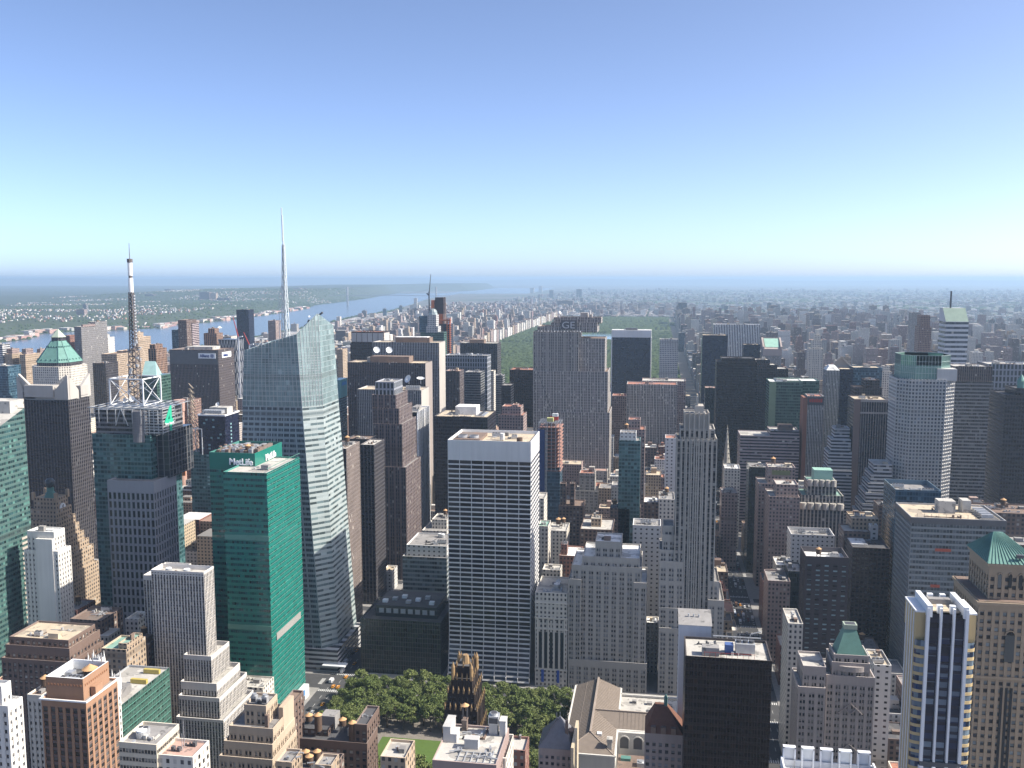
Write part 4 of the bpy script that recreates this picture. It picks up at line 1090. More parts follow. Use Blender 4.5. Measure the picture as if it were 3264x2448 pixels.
# ================================================================== CENTRE
def under_construction():
    Y = 1900.; a = atY(1375, 948, Y); b = atY(1413, 948, Y); c = atY(1437, 1014, Y)
    e = thing("construction_tower", "unfinished tower in orange netting with hoist and crane, behind the domed tower", "tower", (b[0]-8, Y+12, 0))
    m = MB(); m.prism(rect(a[0], b[0], Y, Y+26), 0, a[2]-12, 'copper_f', 0, 0); m.build("concrete_core", [stone('raw', (.12,.085,.075))], e)
    m = MB(); m.box(a[0]-.5, b[0]-2, Y-.7, Y+20, a[2]-55, a[2]-30); m.box(a[0]-.5, a[0]+6, Y-.7, Y+20, a[2]-30, a[2]-6); m.build("safety_netting", [M_ORANGE], e)
    m = MB(); m.box(a[0]+8, b[0]+.5, Y-.8, Y+20, a[2]-34, a[2]); m.build("formwork", [plain("dark_formwork", (.05,.035,.035))], e)
    m = MB(); m.box(b[0], c[0]-1, Y+.3, Y+24, 0, c[2]-12); m.build("glazed_wing", [style('navy')], e)
    m = MB()
    for f in range(52):
        z = c[2]-4.2*f
        if z < 20: break
        m.box(c[0]-10, c[0], Y-3, Y+4, z-.8, z, bottom=True)
    m.box(c[0]-9, c[0]-7, Y-2, Y+3, 0, c[2]-2); m.box(c[0]-3, c[0]-1.4, Y-2, Y+3, 0, c[2]-2)
    m.box(a[0]+4, c[0], Y-2, Y+3, c[2]-6, c[2]-3, bottom=True)
    m.build("hoist", [plain("orange_hoist", (.52,.17,.08), .8)], e)
    m = MB(); p = atY(1368, 975, Y); m.beam((p[0], Y, 120), (p[0], Y, p[2]+30), 2.2); t = atY(1373, 874, Y); m.beam((p[0], Y, p[2]+22), (t[0], Y, t[2]), 1.8, 0, .9); m.beam((p[0], Y, p[2]+22), (p[0]-5, Y, p[2]+26), 2.5)
    m.build("crane", [M_DARKM], e)
    m = MB(); q = atY(1417, 947, Y); m.beam((q[0], Y, 200), (q[0], Y, q[2]), .9); m.build("hoist_mast", [M_DARKM], e)
    BOXES.append((a[0], c[0], Y, Y+26, a[2]))
under_construction()
def domed():
    Y = 1810.
    e, T = tower("skyscraper", "slim grey tower topped by a pale dome, left of the orange construction tower", "tower", 'grid_pale',
        [(1340,1415,1058,Y,26,'glass_gr'), (1336,1366,1007,Y+1,22,'glass_bl'), (1358,1396,1040,Y-2,26), (1362,1390,1003,Y-1,24)], "", 'grey', "domed tower")
    x0, x1, y0, y1, z, _ = T[-1]; cx, cy = (x0+x1)/2, (y0+y1)/2; r = (x1-x0)/2
    m = MB(); m.cyl(cx, cy, r, z-1, z+3, 8)
    for k in range(6):
        a, b = k/6*math.pi/2, (k+1)/6*math.pi/2; m.cyl(cx, cy, r*.95*math.cos(a), z+3+r*1.05*math.sin(a), z+3+r*1.05*math.sin(b), 12, 0, max(.01, r*.95*math.cos(b)), False)
    m.build("dome", [plain("dome_skin", (.36,.42,.42), .4)], e)
    m = MB()
    for k in range(12):
        q = 2*math.pi*k/12
        for s in range(6):
            a, b = s/6*math.pi/2, (s+1)/6*math.pi/2; f = lambda t: (cx+r*.97*math.cos(t)*math.cos(q), cy+r*.97*math.cos(t)*math.sin(q), z+3+r*1.07*math.sin(t)); m.beam(f(a), f(b), .5)
    m.build("dome_rib", [M_DARKM], e)
domed()

# white gridded slab over the park: flaring foot, recessed glass, 7 bays
def white_slab():
    x0, x1 = -159.4, -94.8; y0, y1 = 690., 741.; z = 191.5
    e = thing("office_tower", "white gridded slab with dark ribbon windows and a flaring foot, overlooking the tree park", "tower", (-127, 715, 0))
    BOXES.append((x0, x1, 660, y1, z)); HEROES.append((1560, 1400, "white gridded slab"))
    m = MB(); pl = []
    P = rect(x0, x1, y0, y1)
    relief_wall(m, P[0], P[1], 46, z, 'white_grid', dep=.4, panes=pl, top=13.2)
    relief_wall(m, P[1], P[2], 46, z, 'white_grid', dep=.4, panes=pl, top=13.2)
    for k in (2, 3): m.wall(P[k], P[(k+1)%4], 0, z-13, 'white_grid', 3); m.wall(P[k], P[(k+1)%4], z-13, z, 'white_grid', 0)
    # flare: stacked, outward-curving courses on the south side
    zs = np.linspace(46, 3, 13); off = [4.2*((46-q)/43)**2*1.6 for q in zs]
    for a, b, oa, ob in zip(zs[:-1], zs[1:], off[:-1], off[1:]):
        h = a-b
        m.quad((x0, y0-ob, b), (x1, y0-ob, b), (x1, y0-ob-(oa-ob)*.4, b+h*.36), (x0, y0-ob-(oa-ob)*.4, b+h*.36), 0)
        for q in range(7):
            w = (x1-x0)/7; u0, u1 = x0+q*w, x0+(q+1)*w
            pl.append(((u0+.25, y0-ob+.6, b+h*.36), (u1-.25, y0-ob+.6, b+h*.36), (u1-.25, y0-oa+.6, a), (u0+.25, y0-oa+.6, a)))
        for q in range(8):
            u = x0+q*(x1-x0)/7; m.box(max(x0, u-.28), min(x1, u+.28), y0-ob+.02, y0+1, b, a)
    for xx, s in ((x1, 1), (x0, -1)):
        for a, b, oa, ob in zip(zs[:-1], zs[1:], off[:-1], off[1:]):
            q = ((xx, y0-ob, b), (xx, y0+1, b), (xx, y0+1, a), (xx, y0-oa, a)); m.quad(*(q if s > 0 else q[::-1]), 0)
    m.quad((x1, y0, 0), (x1, y1, 0), (x1, y1, 46), (x1, y0, 46), 0)
    m.build("wall", [stone('travertine', (.60,.59,.58)), M_GRAF, stone('travertine', (.6,.59,.58)), style('white_grid')], e)
    put_panes(e, pl, pane('white_grid', (.011,.013,.018), .06, (.06,.055,.05), .14))
    m = MB(); m.box(x0+.4, x1-.4, y0+.9, y1-.5, 1, 45.9); m.build("lobby_glass", [M_GRAF], e)
    parapet_roof(P, z, M_WHITE, ROOF['tan'], e, drop=2.5)
    m = MB(); m.box(x0+3, x0+24, y0+6, y1-12, z-2.5, z-.2); m.build("bulkhead", [ROOF['brown']], e)
    for q in range(2):
        m = MB(); m.cyl(x0+9+q*9, y0+14, 3.8, z-.3, z+1.6, 18); m.cyl(x0+9+q*9, y0+14, 3.2, z+1.6, z+1.7, 18, 1); m.build("cooling_tower", [M_GALV, M_DARKM], e)
    m = MB(); m.box(x0+38, x0+41, y0+16, y0+19, z-2, z+3); m.build("bulkhead", [ROOF['white']], e)
    m = MB(); m.cyl(x1-10, y0+9, 2.3, z-2.5, z+1.6, 14); m.build("water_tank", [M_WOODT], e)
    rooftop(e, x0+26, x1-4, y0+20, y1-4, z-2.5, "c2 p2 b1", 8)
    # vertical joints in the blank frieze
    m = MB()
    for q in range(1, 7): u = x0+q*(x1-x0)/7; m.box(u-.12, u+.12, y0-.03, y0+.02, z-13, z-1)
    m.build("panel_joint", [M_GALV], e)
white_slab()

# broad limestone slab with the two-letter sign
e_, T_ = tower("skyscraper", "broad grey limestone slab with stepped shoulders and a two-letter sign under its roof", "tower", 'limestone',
      [(1700,1943,1310,1254,60), (1700,1938,1181,1255,58), (1845,1929,1078,1262,46), (1700,1845,1056,1256,55), (1712,1904,1040,1260,46), (1755,1904,1028,1263,42), (1764,1917,1011,1270,34)], "", 'brown', "broad limestone slab")
x0, x1, y0, y1, z, _ = T_[-1]
m = MB(); m.box(x0+36, x0+46, y0+8, y0+20, z-1, z+6); m.box(x0+48, x0+52, y0+4, y0+14, z-1, z+4); m.build("bulkhead", [stone('limestone', ST_['limestone'][0])], e_)
m = MB()
for k in range(10):
    a, b = math.pi*(k/10-.5), math.pi*((k+1)/10-.5); c_ = atY(1783, 1002, 1285)
    m.cyl(c_[0], 1285, max(.01, 2.6*math.cos(a)), z+5+2.6*math.sin(a), z+5+2.6*math.sin(b), 14, 0, max(.01, 2.6*math.cos(b)), False)
m.beam((c_[0], 1285, z-1), (c_[0], 1285, z+3), 1.2); m.build("radome", [M_WHITE], e_)
p_ = atY(1793, 1046, 1262.6); m = MB()
text_part("sign_lettering", e_, "GE", (p_[0], 1258.6, p_[2]), (1,0,0), 9, plain("pale_neon_letters", (.50,.50,.52), .4), .6, -.004, 17)
m = MB(); m.box(p_[0]-2, p_[0]+20, 1259.0, 1259.6, p_[2]-1.5, p_[2]+11, bottom=True); m.build("sign_board", [M_GRAF], e_)
r_ = random.Random(9)
for q in range(14):
    m = MB(); xx = T_[4][0]+2+q*4.4; s = r_.uniform(.5, 1.0); zz = T_[3][4]
    m.cyl(xx, 1257.4, s, zz-.5, zz+s*1.6, 8, 0, s*.4); m.build("roof_light", [M_WHITE if q % 3 else M_GALV], e_)
m = MB()
for xx in np.linspace(T_[3][0], T_[3][1], 22): m.box(xx-.35, xx+.35, T_[3][2]-.5, T_[3][2]-.02, 0, T_[3][4])
m.build("pier", [stone('limestone', ST_['limestone'][0])], e_)
tower("office_building", "long low limestone block at the foot of the broad limestone slab", "building", 'lime_pair', [(1786,1936,1496,1236,16)], "b2", 'pink', "low limestone block")

# building frame going up with a red crane
def steel_frame():
    Y = 1000.; a = atY(1715, 1346, Y); b = atY(1787, 1346, Y); x0, x1, z = a[0], b[0], a[2]
    e = thing("construction_tower", "unfinished tower with orange floors, blue netting and red crane behind the white gridded slab", "tower", ((x0+x1)/2, Y+14, 0))
    m = MB(); m.prism(rect(x0+.6, x1-.6, Y+.6, Y+28), 0, z-52, 'glass_bl', 0, 0); m.build("glazed_wall", [style('glass_bl')], e)
    for f in range(13):
        m = MB(); zz = z-4*f-6; m.box(x0+.3, x1+.3, Y, Y+28.3, zz, zz+.7, bottom=True); m.build("floor_slab", [plain("orange_edge", (.34,.19,.15), .8)], e)
    m = MB()
    for x in np.linspace(x0+1, x1-1, 6):
        for y in (Y+.8, Y+14, Y+27): m.beam((x, y, z-54), (x, y, z), .7)
    for q in range(9): m.beam((x0+1+q*(x1-x0-2)/8, Y+.5, z-1), (x0+1+q*(x1-x0-2)/8, Y+28, z-1), .6)
    for y in np.linspace(Y+1, Y+27, 5): m.beam((x0, y, z), (x1, y, z), .6)
    m.build("steel_column", [M_METAL], e)
    m = MB(); m.box(x0+8, x1-7, Y+8, Y+24, z-54, z-2); m.build("concrete_core", [stone('rawcore', (.22,.17,.15))], e)
    m = MB(); m.box(x0-.6, x0+7.5, Y-.5, Y+.1, 20, z-8, bottom=True); m.build("safety_netting", [M_BLUE], e)
    m = MB()
    for s in range(30):
        zz = z-12-s*4.4; m.beam((x0+8.2, Y-1, zz), (x0+9.8, Y-1, zz-4.4), .25); m.beam((x0+9.8, Y-1, zz), (x0+8.2, Y-1, zz-4.4), .25)
    for xx in (x0+8.2, x0+9.8): m.beam((xx, Y-1, z-140), (xx, Y-1, z+2), .4)
    m.build("hoist_mast", [M_GALV], e)
    m = MB(); m.box(x0+9, x0+16, Y+6, Y+12, z, z+4); m.build("site_hut", [plain("yellow_green", (.40,.42,.18))], e)
    m = MB(); p = atY(1766, 1330, Y+14); m.box(p[0]-4.5, p[0]+4.5, Y+12, Y+16, p[2]-3, p[2]+1, bottom=True); m.build("crane_cab", [M_REDST], e)
    m = MB(); m.box(p[0]-2, p[0]+4.5, Y+12, Y+16, p[2]+1, p[2]+4.2); m.build("crane_counterweight", [M_WHITE], e)
    m = MB(); t = atY(1703, 1150, Y+14); m.beam((p[0], Y+14, p[2]), (t[0], Y+14, t[2]), .9, 0, .5); m.beam((p[0], Y+14, z-10), (p[0], Y+14, p[2]-3), 1.6); m.beam((p[0]+2,Y+14,p[2]+4),(p[0]+3,Y+14,p[2]+13),.5); m.build("crane_jib", [M_DARKM], e)
    BOXES.append((x0, x1, Y, Y+28, z)); HEROES.append((1750, 1400, "orange construction frame"))
steel_frame()

e_, T_ = tower("skyscraper", "black slab framed in white stone with flaring edges, standing before the park", "tower", 'navy', [(1952,2074,1053,1895,30)], "b1 p1", 'dark', "framed black slab")
x0, x1, y0, y1, z, _ = T_[0]
m = MB(); m.box(x0-1.5, x1+1.5, y0-.8, y1, z-14, z+.8, bottom=True); m.box(x0-2, x0, y0-1, y1, 0, z-14); m.box(x1, x1+2, y0-1, y1, 0, z-14)
for s in range(6): m.box(x0-2-s*.9, x0-1-s*.9, y0-1-s, y1, 0, 60-s*9); m.box(x1+1+s*.9, x1+2+s*.9, y0-1-s, y1, 0, 60-s*9)
m.build("stone_frame", [stone('travertine', (.60,.59,.58))], e_)
m = MB(); m.box((x0+x1)/2-12, (x0+x1)/2+12, y0+5, y1-5, z, z+4); m.build("bulkhead", [M_DARKM], e_)
tower("office_tower", "slim pale grey tower with square punched windows, between the black framed slab and the avenue", "tower", 'grid_pale', [(2103,2162,1081,1810,26)], "b1", 'light', "slim pale tower")
tower("office_tower", "broad grey ribbed limestone tower with a dark top band, behind the needle-topped masonry tower", "tower", 'limestone', [(1998,2159,1224,1330,36)], "b2 p1", 'red', "ribbed limestone tower")
tower("office_tower", "purple brown block with a long flat roof, behind the ribbed limestone tower", "tower", 'brick_p', [(2047,2186,1213,1410,40)], "b2", 'light')
tower("office_tower", "narrow pinkish ribbed tower with a tiled roof, left of the ribbed limestone tower", "tower", 'brick_p', [(1951,1998,1261,1404,30)], "b1", 'red')
tower("hotel_tower", "narrow blue glass tower with a plain grey penthouse", "tower", 'glass_teal', [(1973,2041,1403,920,22), (1976,2028,1378,922,16,'cream_blank')], "t1", 'grey', "narrow blue glass tower")
tower("apartment_tower", "tan brick tower with a square roof pavilion directly behind the narrow blue glass tower", "tower", 'brick_p', [(2003,2056,1368,950,24), (2003,2041,1337,952,18)], "", 'red')
tower("office_tower", "plain pale grey slab touching the left side of the needle-topped masonry tower", "tower", 'cream_blank', [(2121,2178,1396,1000,24)], "b1", 'red', "plain pale grey slab")

# tall setback masonry tower on the avenue
def setback():
    rel = dict(relief=True)
    e, T = tower("skyscraper", "tall limestone setback tower with dark vertical window strips, on the corner of the busy avenue", "tower", 'lime_shaft',
        [(2100,2182,2000,688,40,'lime_pair'),(2100,2181,1936,689,38,'lime_pair'),(2100,2181,1850,690,36,'lime_pair'),(2101,2180,1788,690,34,'lime_pair'),(2101,2178,1752,691,32,'lime_pair'),(2110,2176,1704,692,28,'lime_pair'),(2112,2150,1676,693,20,'lime_pair'),
         (2255,2311,1913,688,44,'lime_pair'),(2257,2296,1853,690,36,'lime_pair'),
         (2154,2290,1400,690,30), (2165,2283,1366,691,27), (2178,2265,1318,692,24)], "", 'grey', "tall limestone setback tower", relief=True, panes=False)
    x0, x1, y0, y1, z, _ = T[-1]
    m = MB(); m.box(x0+8, x1-4, y0+4, y1-4, z-1, z+5); m.box(x0+9, x1-8, y0+6, y1-6, z+5, z+12); m.build("penthouse", [stone('lime_shaft', ST_['lime_shaft'][0])], e)
    m = MB(); m.box(x0+10, x1-9, y0+7, y1-7, z+12, z+13); m.build("roof", [ROOF['tan']], e)
    m = MB()
    for xx in np.linspace(T[9][0]+.4, T[9][1]-.4, 9):
        m.box(xx-.45, xx+.45, T[9][2]-.6, T[9][2]-.02, 30, T[9][4]+1.2)
    for xx in np.linspace(x0+.4, x1-.4, 6): m.box(xx-.5, xx+.5, y0-1.8, y0-.02, T[9][4], z+1.2)
    m.build("pier", [stone('lime_shaft', ST_['lime_shaft'][0])], e)
    m = MB(); m.box(x0-.3, x1+.3, y0-.4, y0-.05, z-17, z-1); m.build("blank_frieze", [stone('lime_shaft', ST_['lime_shaft'][0])], e)
setback()
e_, T_ = tower("office_building", "wide grey limestone block with many paired windows and stepped wings, facing the library", "building", 'lime_pair',
      [(1811,2062,2100,686,50), (1811,1853,1845,686.5,40), (2019,2062,1857,687,40), (1822,2046,1800,688,45), (1855,2041,1773,689,40), (1896,1982,1725,692,26)], "b1", 'white', "wide limestone block", relief=True)
m = MB(); x0, x1, y0, y1, z, _ = T_[4]
for t in (T_[4],):
    for q in range(8): u = t[0]+q*(t[1]-t[0])/7; m.box(u-.5, u+.5, t[2]-.45, t[2]-.03, 12, t[4]-6)
m.build("pier", [stone('lime_pair', ST_['lime_pair'][0])], e_)
e_, T_ = tower("office_building", "narrow classical limestone front with tall window bays, right of the white gridded slab", "building", 'cream',
      [(1706,1809,1887,687,40)], "b2 p1 f1", 'light', "narrow classical front")
x0, x1, y0, y1, z, _ = T_[0]
m = MB()
for a, b in ((10, 44), (49, z-22)):
    for q in range(5):
        w = (x1-x0-4)/5; m.box(x0+2+q*w+.9, x0+2+(q+1)*w-.9, y0-.06, y0-.02, a+5, b, bottom=True)
m.build("tall_window", [pane('aeol', (.03,.04,.05), .2, (.12,.14,.16))], e_)
m = MB()
for z_ in (46.5, z-20, z-8, 14): m.box(x0-.3, x1+.3, y0-.7, y0-.08, z_-.5, z_+.5, bottom=True)
for q in range(6): w = (x1-x0-4)/5; m.box(x0+2+q*w-.5, x0+2+q*w+.5, y0-.5, y0-.07, 14, z-20)
m.build("cornice", [stone('cream', ST_['cream'][0])], e_)
m = MB(); m.box(x0+5, x0+7, y0-1, y0-.3, 4, 14, bottom=True); m.box(x0+17, x0+19, y0-1, y0-.3, 4, 14, bottom=True); m.build("banner", [plain("blue_banner", (.03,.08,.32))], e_)
dish(e_, (x0+16, y0+20, z+2), 2.2, (-.4,-.6,.6))
tower("office_building", "plain pinkish slab with small punched windows, rising behind the wide limestone block", "building", 'cream_blank', [(2017,2106,1673,760,22)], "p2 c1", 'grey', "plain pinkish slab")
tower("office_building", "small cream building lit by the sun in the slot right of the wide limestone block", "building", 'cream', [(2060,2099,1984,724,14)], "b1", 'white', None)
tower("office_building", "dark glass cube with faint vertical colour stripes on the corner by the tree park", "building", 'glass_blk', [(1148,1404,1970,690,50)], "", 'dark', "dark glass cube", drop=2)
e_ = [o for o in bpy.data.objects if o.get("label", "").startswith("dark glass cube")][0]
x0, x1, y0, y1, z = -231, -167, 690, 740, atY(1148, 1970, 690)[2]
m = MB(); m.box(x0+8, x1-5, y0+12, y1-2, z-2, z+7); m.build("penthouse", [style('glass_blk')], e_)
m = MB(); m.box(x0+8.5, x1-5.5, y0+12.5, y1-2.5, z+7, z+7.3); m.build("roof", [ROOF['dark']], e_)
for q in range(7):
    m = MB(); m.box(x0+12+q*6.5, x0+16+q*6.5, y0+18+(q % 3)*6, y0+22+(q % 3)*6, z+7.2, z+9.5); m.build("cooling_unit", [M_GALV if q % 2 else M_WHITE], e_)
m = MB()
for q in range(8): m.box(x0+11+q*6, x0+15+q*6, y0+11.7, y0+11.98, z+1, z+5, bottom=True)
m.build("louvre_panel", [M_METAL], e_)
m = MB()
for q in range(33): m.box(x0+q*(x1-x0)/32-.07, x0+q*(x1-x0)/32+.07, y0-.2, y0-.03, 2, z-.5)
for f in range(15): m.box(x0, x1, y0-.15, y0-.04, 4+f*3.9, 4.15+f*3.9)
m.build("mullion", [plain("bronze_mullion", (.10,.09,.06), .4)], e_)
tower("office_building", "pale glass building with white panelled top, left of the white gridded slab", "building", 'band_gls', [(1283,1424,1772,765,50), (1295,1424,1736,770,40,'cream_blank')], "p2 f2 c1", 'grey', "pale panelled building")
tower("office_building", "cream terraced building with planted roof set back behind the pale glass building", "building", 'cream', [(1345,1424,1690,850,40), (1376,1424,1655,862,24)], "b2 t1", 'grey')
tower("office_building", "blank tan slab wedged low between the dark towers", "building", 'cream_blank', [(1218,1249,1820,880,20)], "", 'tan')

# low blocks in the canyon behind the wide limestone block
tower("office_building", "dark brown brick block with two roof turrets, beneath the low limestone block", "building", 'brick_b', [(1781,1859,1610,1000,30), (1785,1804,1541,1004,8), (1816,1832,1541,1004,8)], "b1", 'brown')
tower("office_building", "brick block with a planted roof terrace and tan penthouse, behind the wide limestone block", "building", 'brick_b', [(1850,1953,1685,845,40), (1884,1916,1652,858,16,'tan')], "b1", 'light')
tower("office_building", "grey brick block with two white-capped tanks behind the planted terrace", "building", 'brick_b', [(1944,2007,1620,920,30)], "t2 b1", 'grey')
tower("office_building", "white stone block with ornate parapet below the narrow blue glass tower", "building", 'cream', [(1949,2032,1550,1010,26)], "b2", 'grey')
tower("office_building", "brown tank tower block right of the white-capped tanks", "building", 'brick_b', [(2012,2042,1616,930,14)], "t1", 'brown')
tower("office_building", "pink stepped block against the foot of the ribbed limestone tower", "building", 'brick_p', [(2060,2120,1560,1160,26), (2073,2119,1520,1164,20)], "b1", 'red')
tower("office_building", "side-lit cream slab just right of the white gridded slab", "building", 'cream', [(1708,1734,1588,800,24)], "", 'light')
tower("office_building", "cream stepped slab lower and nearer at the right edge of the white gridded slab", "building", 'cream', [(1714,1747,1676,765,20)], "b1", 'green')
tower("office_building", "grey stone loft with two tanks near the orange construction frame", "building", 'cream', [(1748,1806,1690,850,30)], "t2", 'light')
tower("office_building", "red brick block with a white roof and roof house left of the wide limestone block", "building", 'brick_r', [(1783,1850,1770,765,30), (1788,1808,1735,770,10)], "b1 c1 p1", 'white')
tower("office_building", "low cream block in front of the red brick one with roof ducts", "building", 'cream', [(1729,1786,1815,745,16)], "p2 b1", 'light')
tower("office_building", "grey stone block in a row behind the plain pinkish slab", "building", 'cream', [(2100,2150,1590,840,30)], "b2 t1", 'grey')
tower("office_building", "brown brick loft under the steep green copper roof", "building", 'brick_b', [(2052,2100,1600,860,24)], "b1 p1", 'white')

# ================================================================== EAST SIDE
tower("office_tower", "pink and dark banded block with a square top storey, right of the cathedral spire", "tower", 'band_pink', [(2360,2549,1387,1165,40), (2455,2549,1373,1168,34)], "B1", 'light', "pink banded block")
tower("skyscraper", "massive near-black tower with a set-back top, behind the needle-topped masonry tower", "tower", 'dark_brown', [(2285,2413,1152,1410,40), (2300,2407,1141,1413,34)], "", 'dark', "massive near-black tower")
tower("office_tower", "purple brown tower stepping down to the right, beside the massive near-black tower", "tower", 'bronze', [(2404,2513,1174,1480,34), (2404,2478,1162,1482,32), (2404,2455,1146,1484,30)], "b2", 'light')
tower("skyscraper", "black glass tower overlapping the white striped tower", "tower", 'navy', [(2239,2320,1068,1800,40)], "b2", 'tan', "tall black glass tower")
tower("office_tower", "low black glass block at the foot of the black glass tower", "tower", 'glass_blk', [(2248,2284,1236,1500,30)], "", 'pink')
e_, T_ = tower("skyscraper", "broad white tower with fine black vertical stripes, in the east crowd near the park end", "tower", 'gm', [(2276,2423,1034,1970,40)], "b3", 'grey', "white striped tower")
tower("office_tower", "squat black tower in front of the white striped tower", "tower", 'navy', [(2370,2423,1098,1800,30)], "b1", 'tan')
def notched():
    e, T = tower("skyscraper", "pink granite tower with a sunlit green gabled roof, right of the white striped tower", "tower", 'grid_pier', [(2433,2492,1112,1730,34)], "", 'grey', "green gabled tower")
    x0, x1, y0, y1, z, _ = T[0]; c = [stone('pinkgr', (.38,.32,.29))]
    m = MB(); m.box(x0-.5, x1+.5, y0-.6, y0-.1, z-12, z, bottom=True)
    m.quad((x0,y0,z),(x1,y0,z),(x1+1,y0+30,z+17),(x0-1,y0+30,z+17)); m.build("roof_slope", c, e)
    m = MB(); m.quad((x0+4,y0+4,z+3),(x1-4,y0+4,z+3),(x1-3,y0+29,z+17.2),(x0+3,y0+29,z+17.2)); m.build("copper_roof", [plain("mint_copper", (.28,.46,.37), .6)], e)
    m = MB(); 
    for xa in (x0-1, x1-2): m.box(xa, xa+3, y0, y1, z, z+4); m.quad((xa,y0,z+4),(xa+3,y0,z+4),(xa+3,y0+30,z+19),(xa,y0+30,z+19)); m.quad((xa+3,y0,z+4),(xa+3,y0+30,z+4),(xa+3,y0+30,z+19),(xa+3,y0,z+4.1)); m.quad((xa,y0+30,z+4),(xa,y0,z+4),(xa,y0,z+4.1),(xa,y0+30,z+19))
    m.box(x0-1, x1+1, y0+30, y1, z-1, z+18); m.build("gable_rim", c, e)
notched()
def cream_slim():
    e, T = tower("hotel_tower", "slim bright cream tower with a lantern top, catching the sun in the east crowd", "tower", 'cream', [(2577,2626,1240,1888,30),(2579,2624,1110,1890,24), (2590,2620,1085,1892,18), (2596,2617,1068,1894,12)], "", 'light', "slim bright cream tower")
    x0, x1, y0, y1, z, _ = T[-1]; cx, cy = (x0+x1)/2, (y0+y1)/2
    m = MB(); m.box(cx-3, cx+3, cy-3, cy+3, z-1, z+11); m.build("lantern", [stone('creamst', (.6,.55,.47))], e)
    m = MB()
    for q in np.linspace(T[1][0], T[1][1], 6): m.box(q-.5, q+.5, T[1][2]-.6, T[1][2], 0, T[1][4])
    m.build("pier", [stone('creamst', (.6,.55,.47))], e)
cream_slim()
tower("office_tower", "green glass tower with a pale green edge and angular white roof rims", "tower", 'glass_gr', [(2476,2612,1212,1262,36), (2453,2560,1216,1250,40)], "b2 c2", 'white', "rimmed green glass tower")
e_ = [o for o in bpy.data.objects if o.get("label", "").startswith("green glass tower with a pale green edge")][0]
a_ = atY(2453, 1216, 1250); b_ = atY(2474, 1216, 1250)
m = MB(); m.box(a_[0]-.3, b_[0], 1248.8, 1249.9, 0, a_[2]-1); m.build("pale_edge", [plain("pale_green_glass", (.18,.24,.15), .3, .15)], e_)
e_, T_ = tower("office_tower", "grey ribbed tower with a hipped white roof, right of the green glass tower", "tower", 'grid_pier', [(2634,2677,1180,1330,26)], "", 'light', "hipped grey tower")
x0, x1, y0, y1, z, _ = T_[0]; m = MB(); c_ = [(x0,y0,z),(x1,y0,z),(x1,y1,z),(x0,y1,z)]; d_ = [(x0+5,y0+6,z+6),(x1-5,y0+6,z+6),(x1-5,y1-6,z+6),(x0+5,y1-6,z+6)]
for k in range(4): m.quad(c_[k], c_[(k+1)%4], d_[(k+1)%4], d_[k])
m.ngon(d_); m.build("hipped_roof", [ROOF['white']], e_)
e_, T_ = tower("office_tower", "dark glass complex with a small triangular gable behind its roofline", "tower", 'glass_bl', [(2677,2720,1176,1400,30,'navy'), (2720,2813,1171,1410,34)], "b2", 'tan', "gabled dark glass complex")
p_ = atY(2683, 1138, 1440); m = MB(); w_ = 15.
m.beam((p_[0]-w_,1440,p_[2]-15),(p_[0],1440,p_[2]),2.5); m.beam((p_[0]+w_,1440,p_[2]-15),(p_[0],1440,p_[2]),2.5); m.beam((p_[0]-w_,1440,p_[2]-15),(p_[0]+w_,1440,p_[2]-15),2.5)
m.tri((p_[0]-w_,1441,p_[2]-15),(p_[0]+w_,1441,p_[2]-15),(p_[0],1441,p_[2])); m.box(p_[0]-w_-4, p_[0]+w_+4, 1439, 1470, 0, p_[2]-15); m.build("gable", [stone('palegable', (.42,.36,.30))], e_)
tower("office_tower", "beige tower with a domed cap right of the dark glass complex", "tower", 'cream', [(2813,2842,1185,1500,24), (2818,2838,1167,1502,18)], "", 'light')
tower("office_tower", "dark ornate brown block with cluttered roof in front of the dark glass complex", "tower", 'bronze', [(2725,2812,1235,1330,30), (2758,2805,1211,1333,24)], "b2 p2 c1", 'brown', "dark ornate brown block")
e_, T_ = tower("office_tower", "dark tower with thin pale fins, left of the pale octagonal tower", "tower", 'stripe_dk', [(2723,2834,1272,1085,36)], "b2 c1", 'tan', "finned dark tower")
x0, x1, y0, y1, z, _ = T_[0]; m = MB()
for q in range(12): u = x0+8+q*(x1-x0-8)/11; m.box(u-.22, u+.22, y0-.6, y0-.03, 0, z-16)
for q in range(12): u = x0+8+q*(x1-x0-8)/11; m.box(u-.22, u+.22, y0-.6, y0-.03, z-14.5, z-1)
m.box(x0+7, x1, y0-.7, y0-.04, z-16.2, z-14.3); m.box(x0, x1+.2, y0-.7, y0-.04, z-3, z)
m.build("fin", [stone('finpale', (.40,.35,.32))], e_)
m = MB(); m.box(x0-.2, x0+7, y0-.75, y0-.05, 0, z); m.build("end_strip", [stone('tanstrip', (.22,.155,.13))], e_)
tower("office_tower", "black slab wedged between the finned dark tower and the pale octagonal tower", "tower", 'dark', [(2834,2869,1280,1100,30)], "b1", 'light')
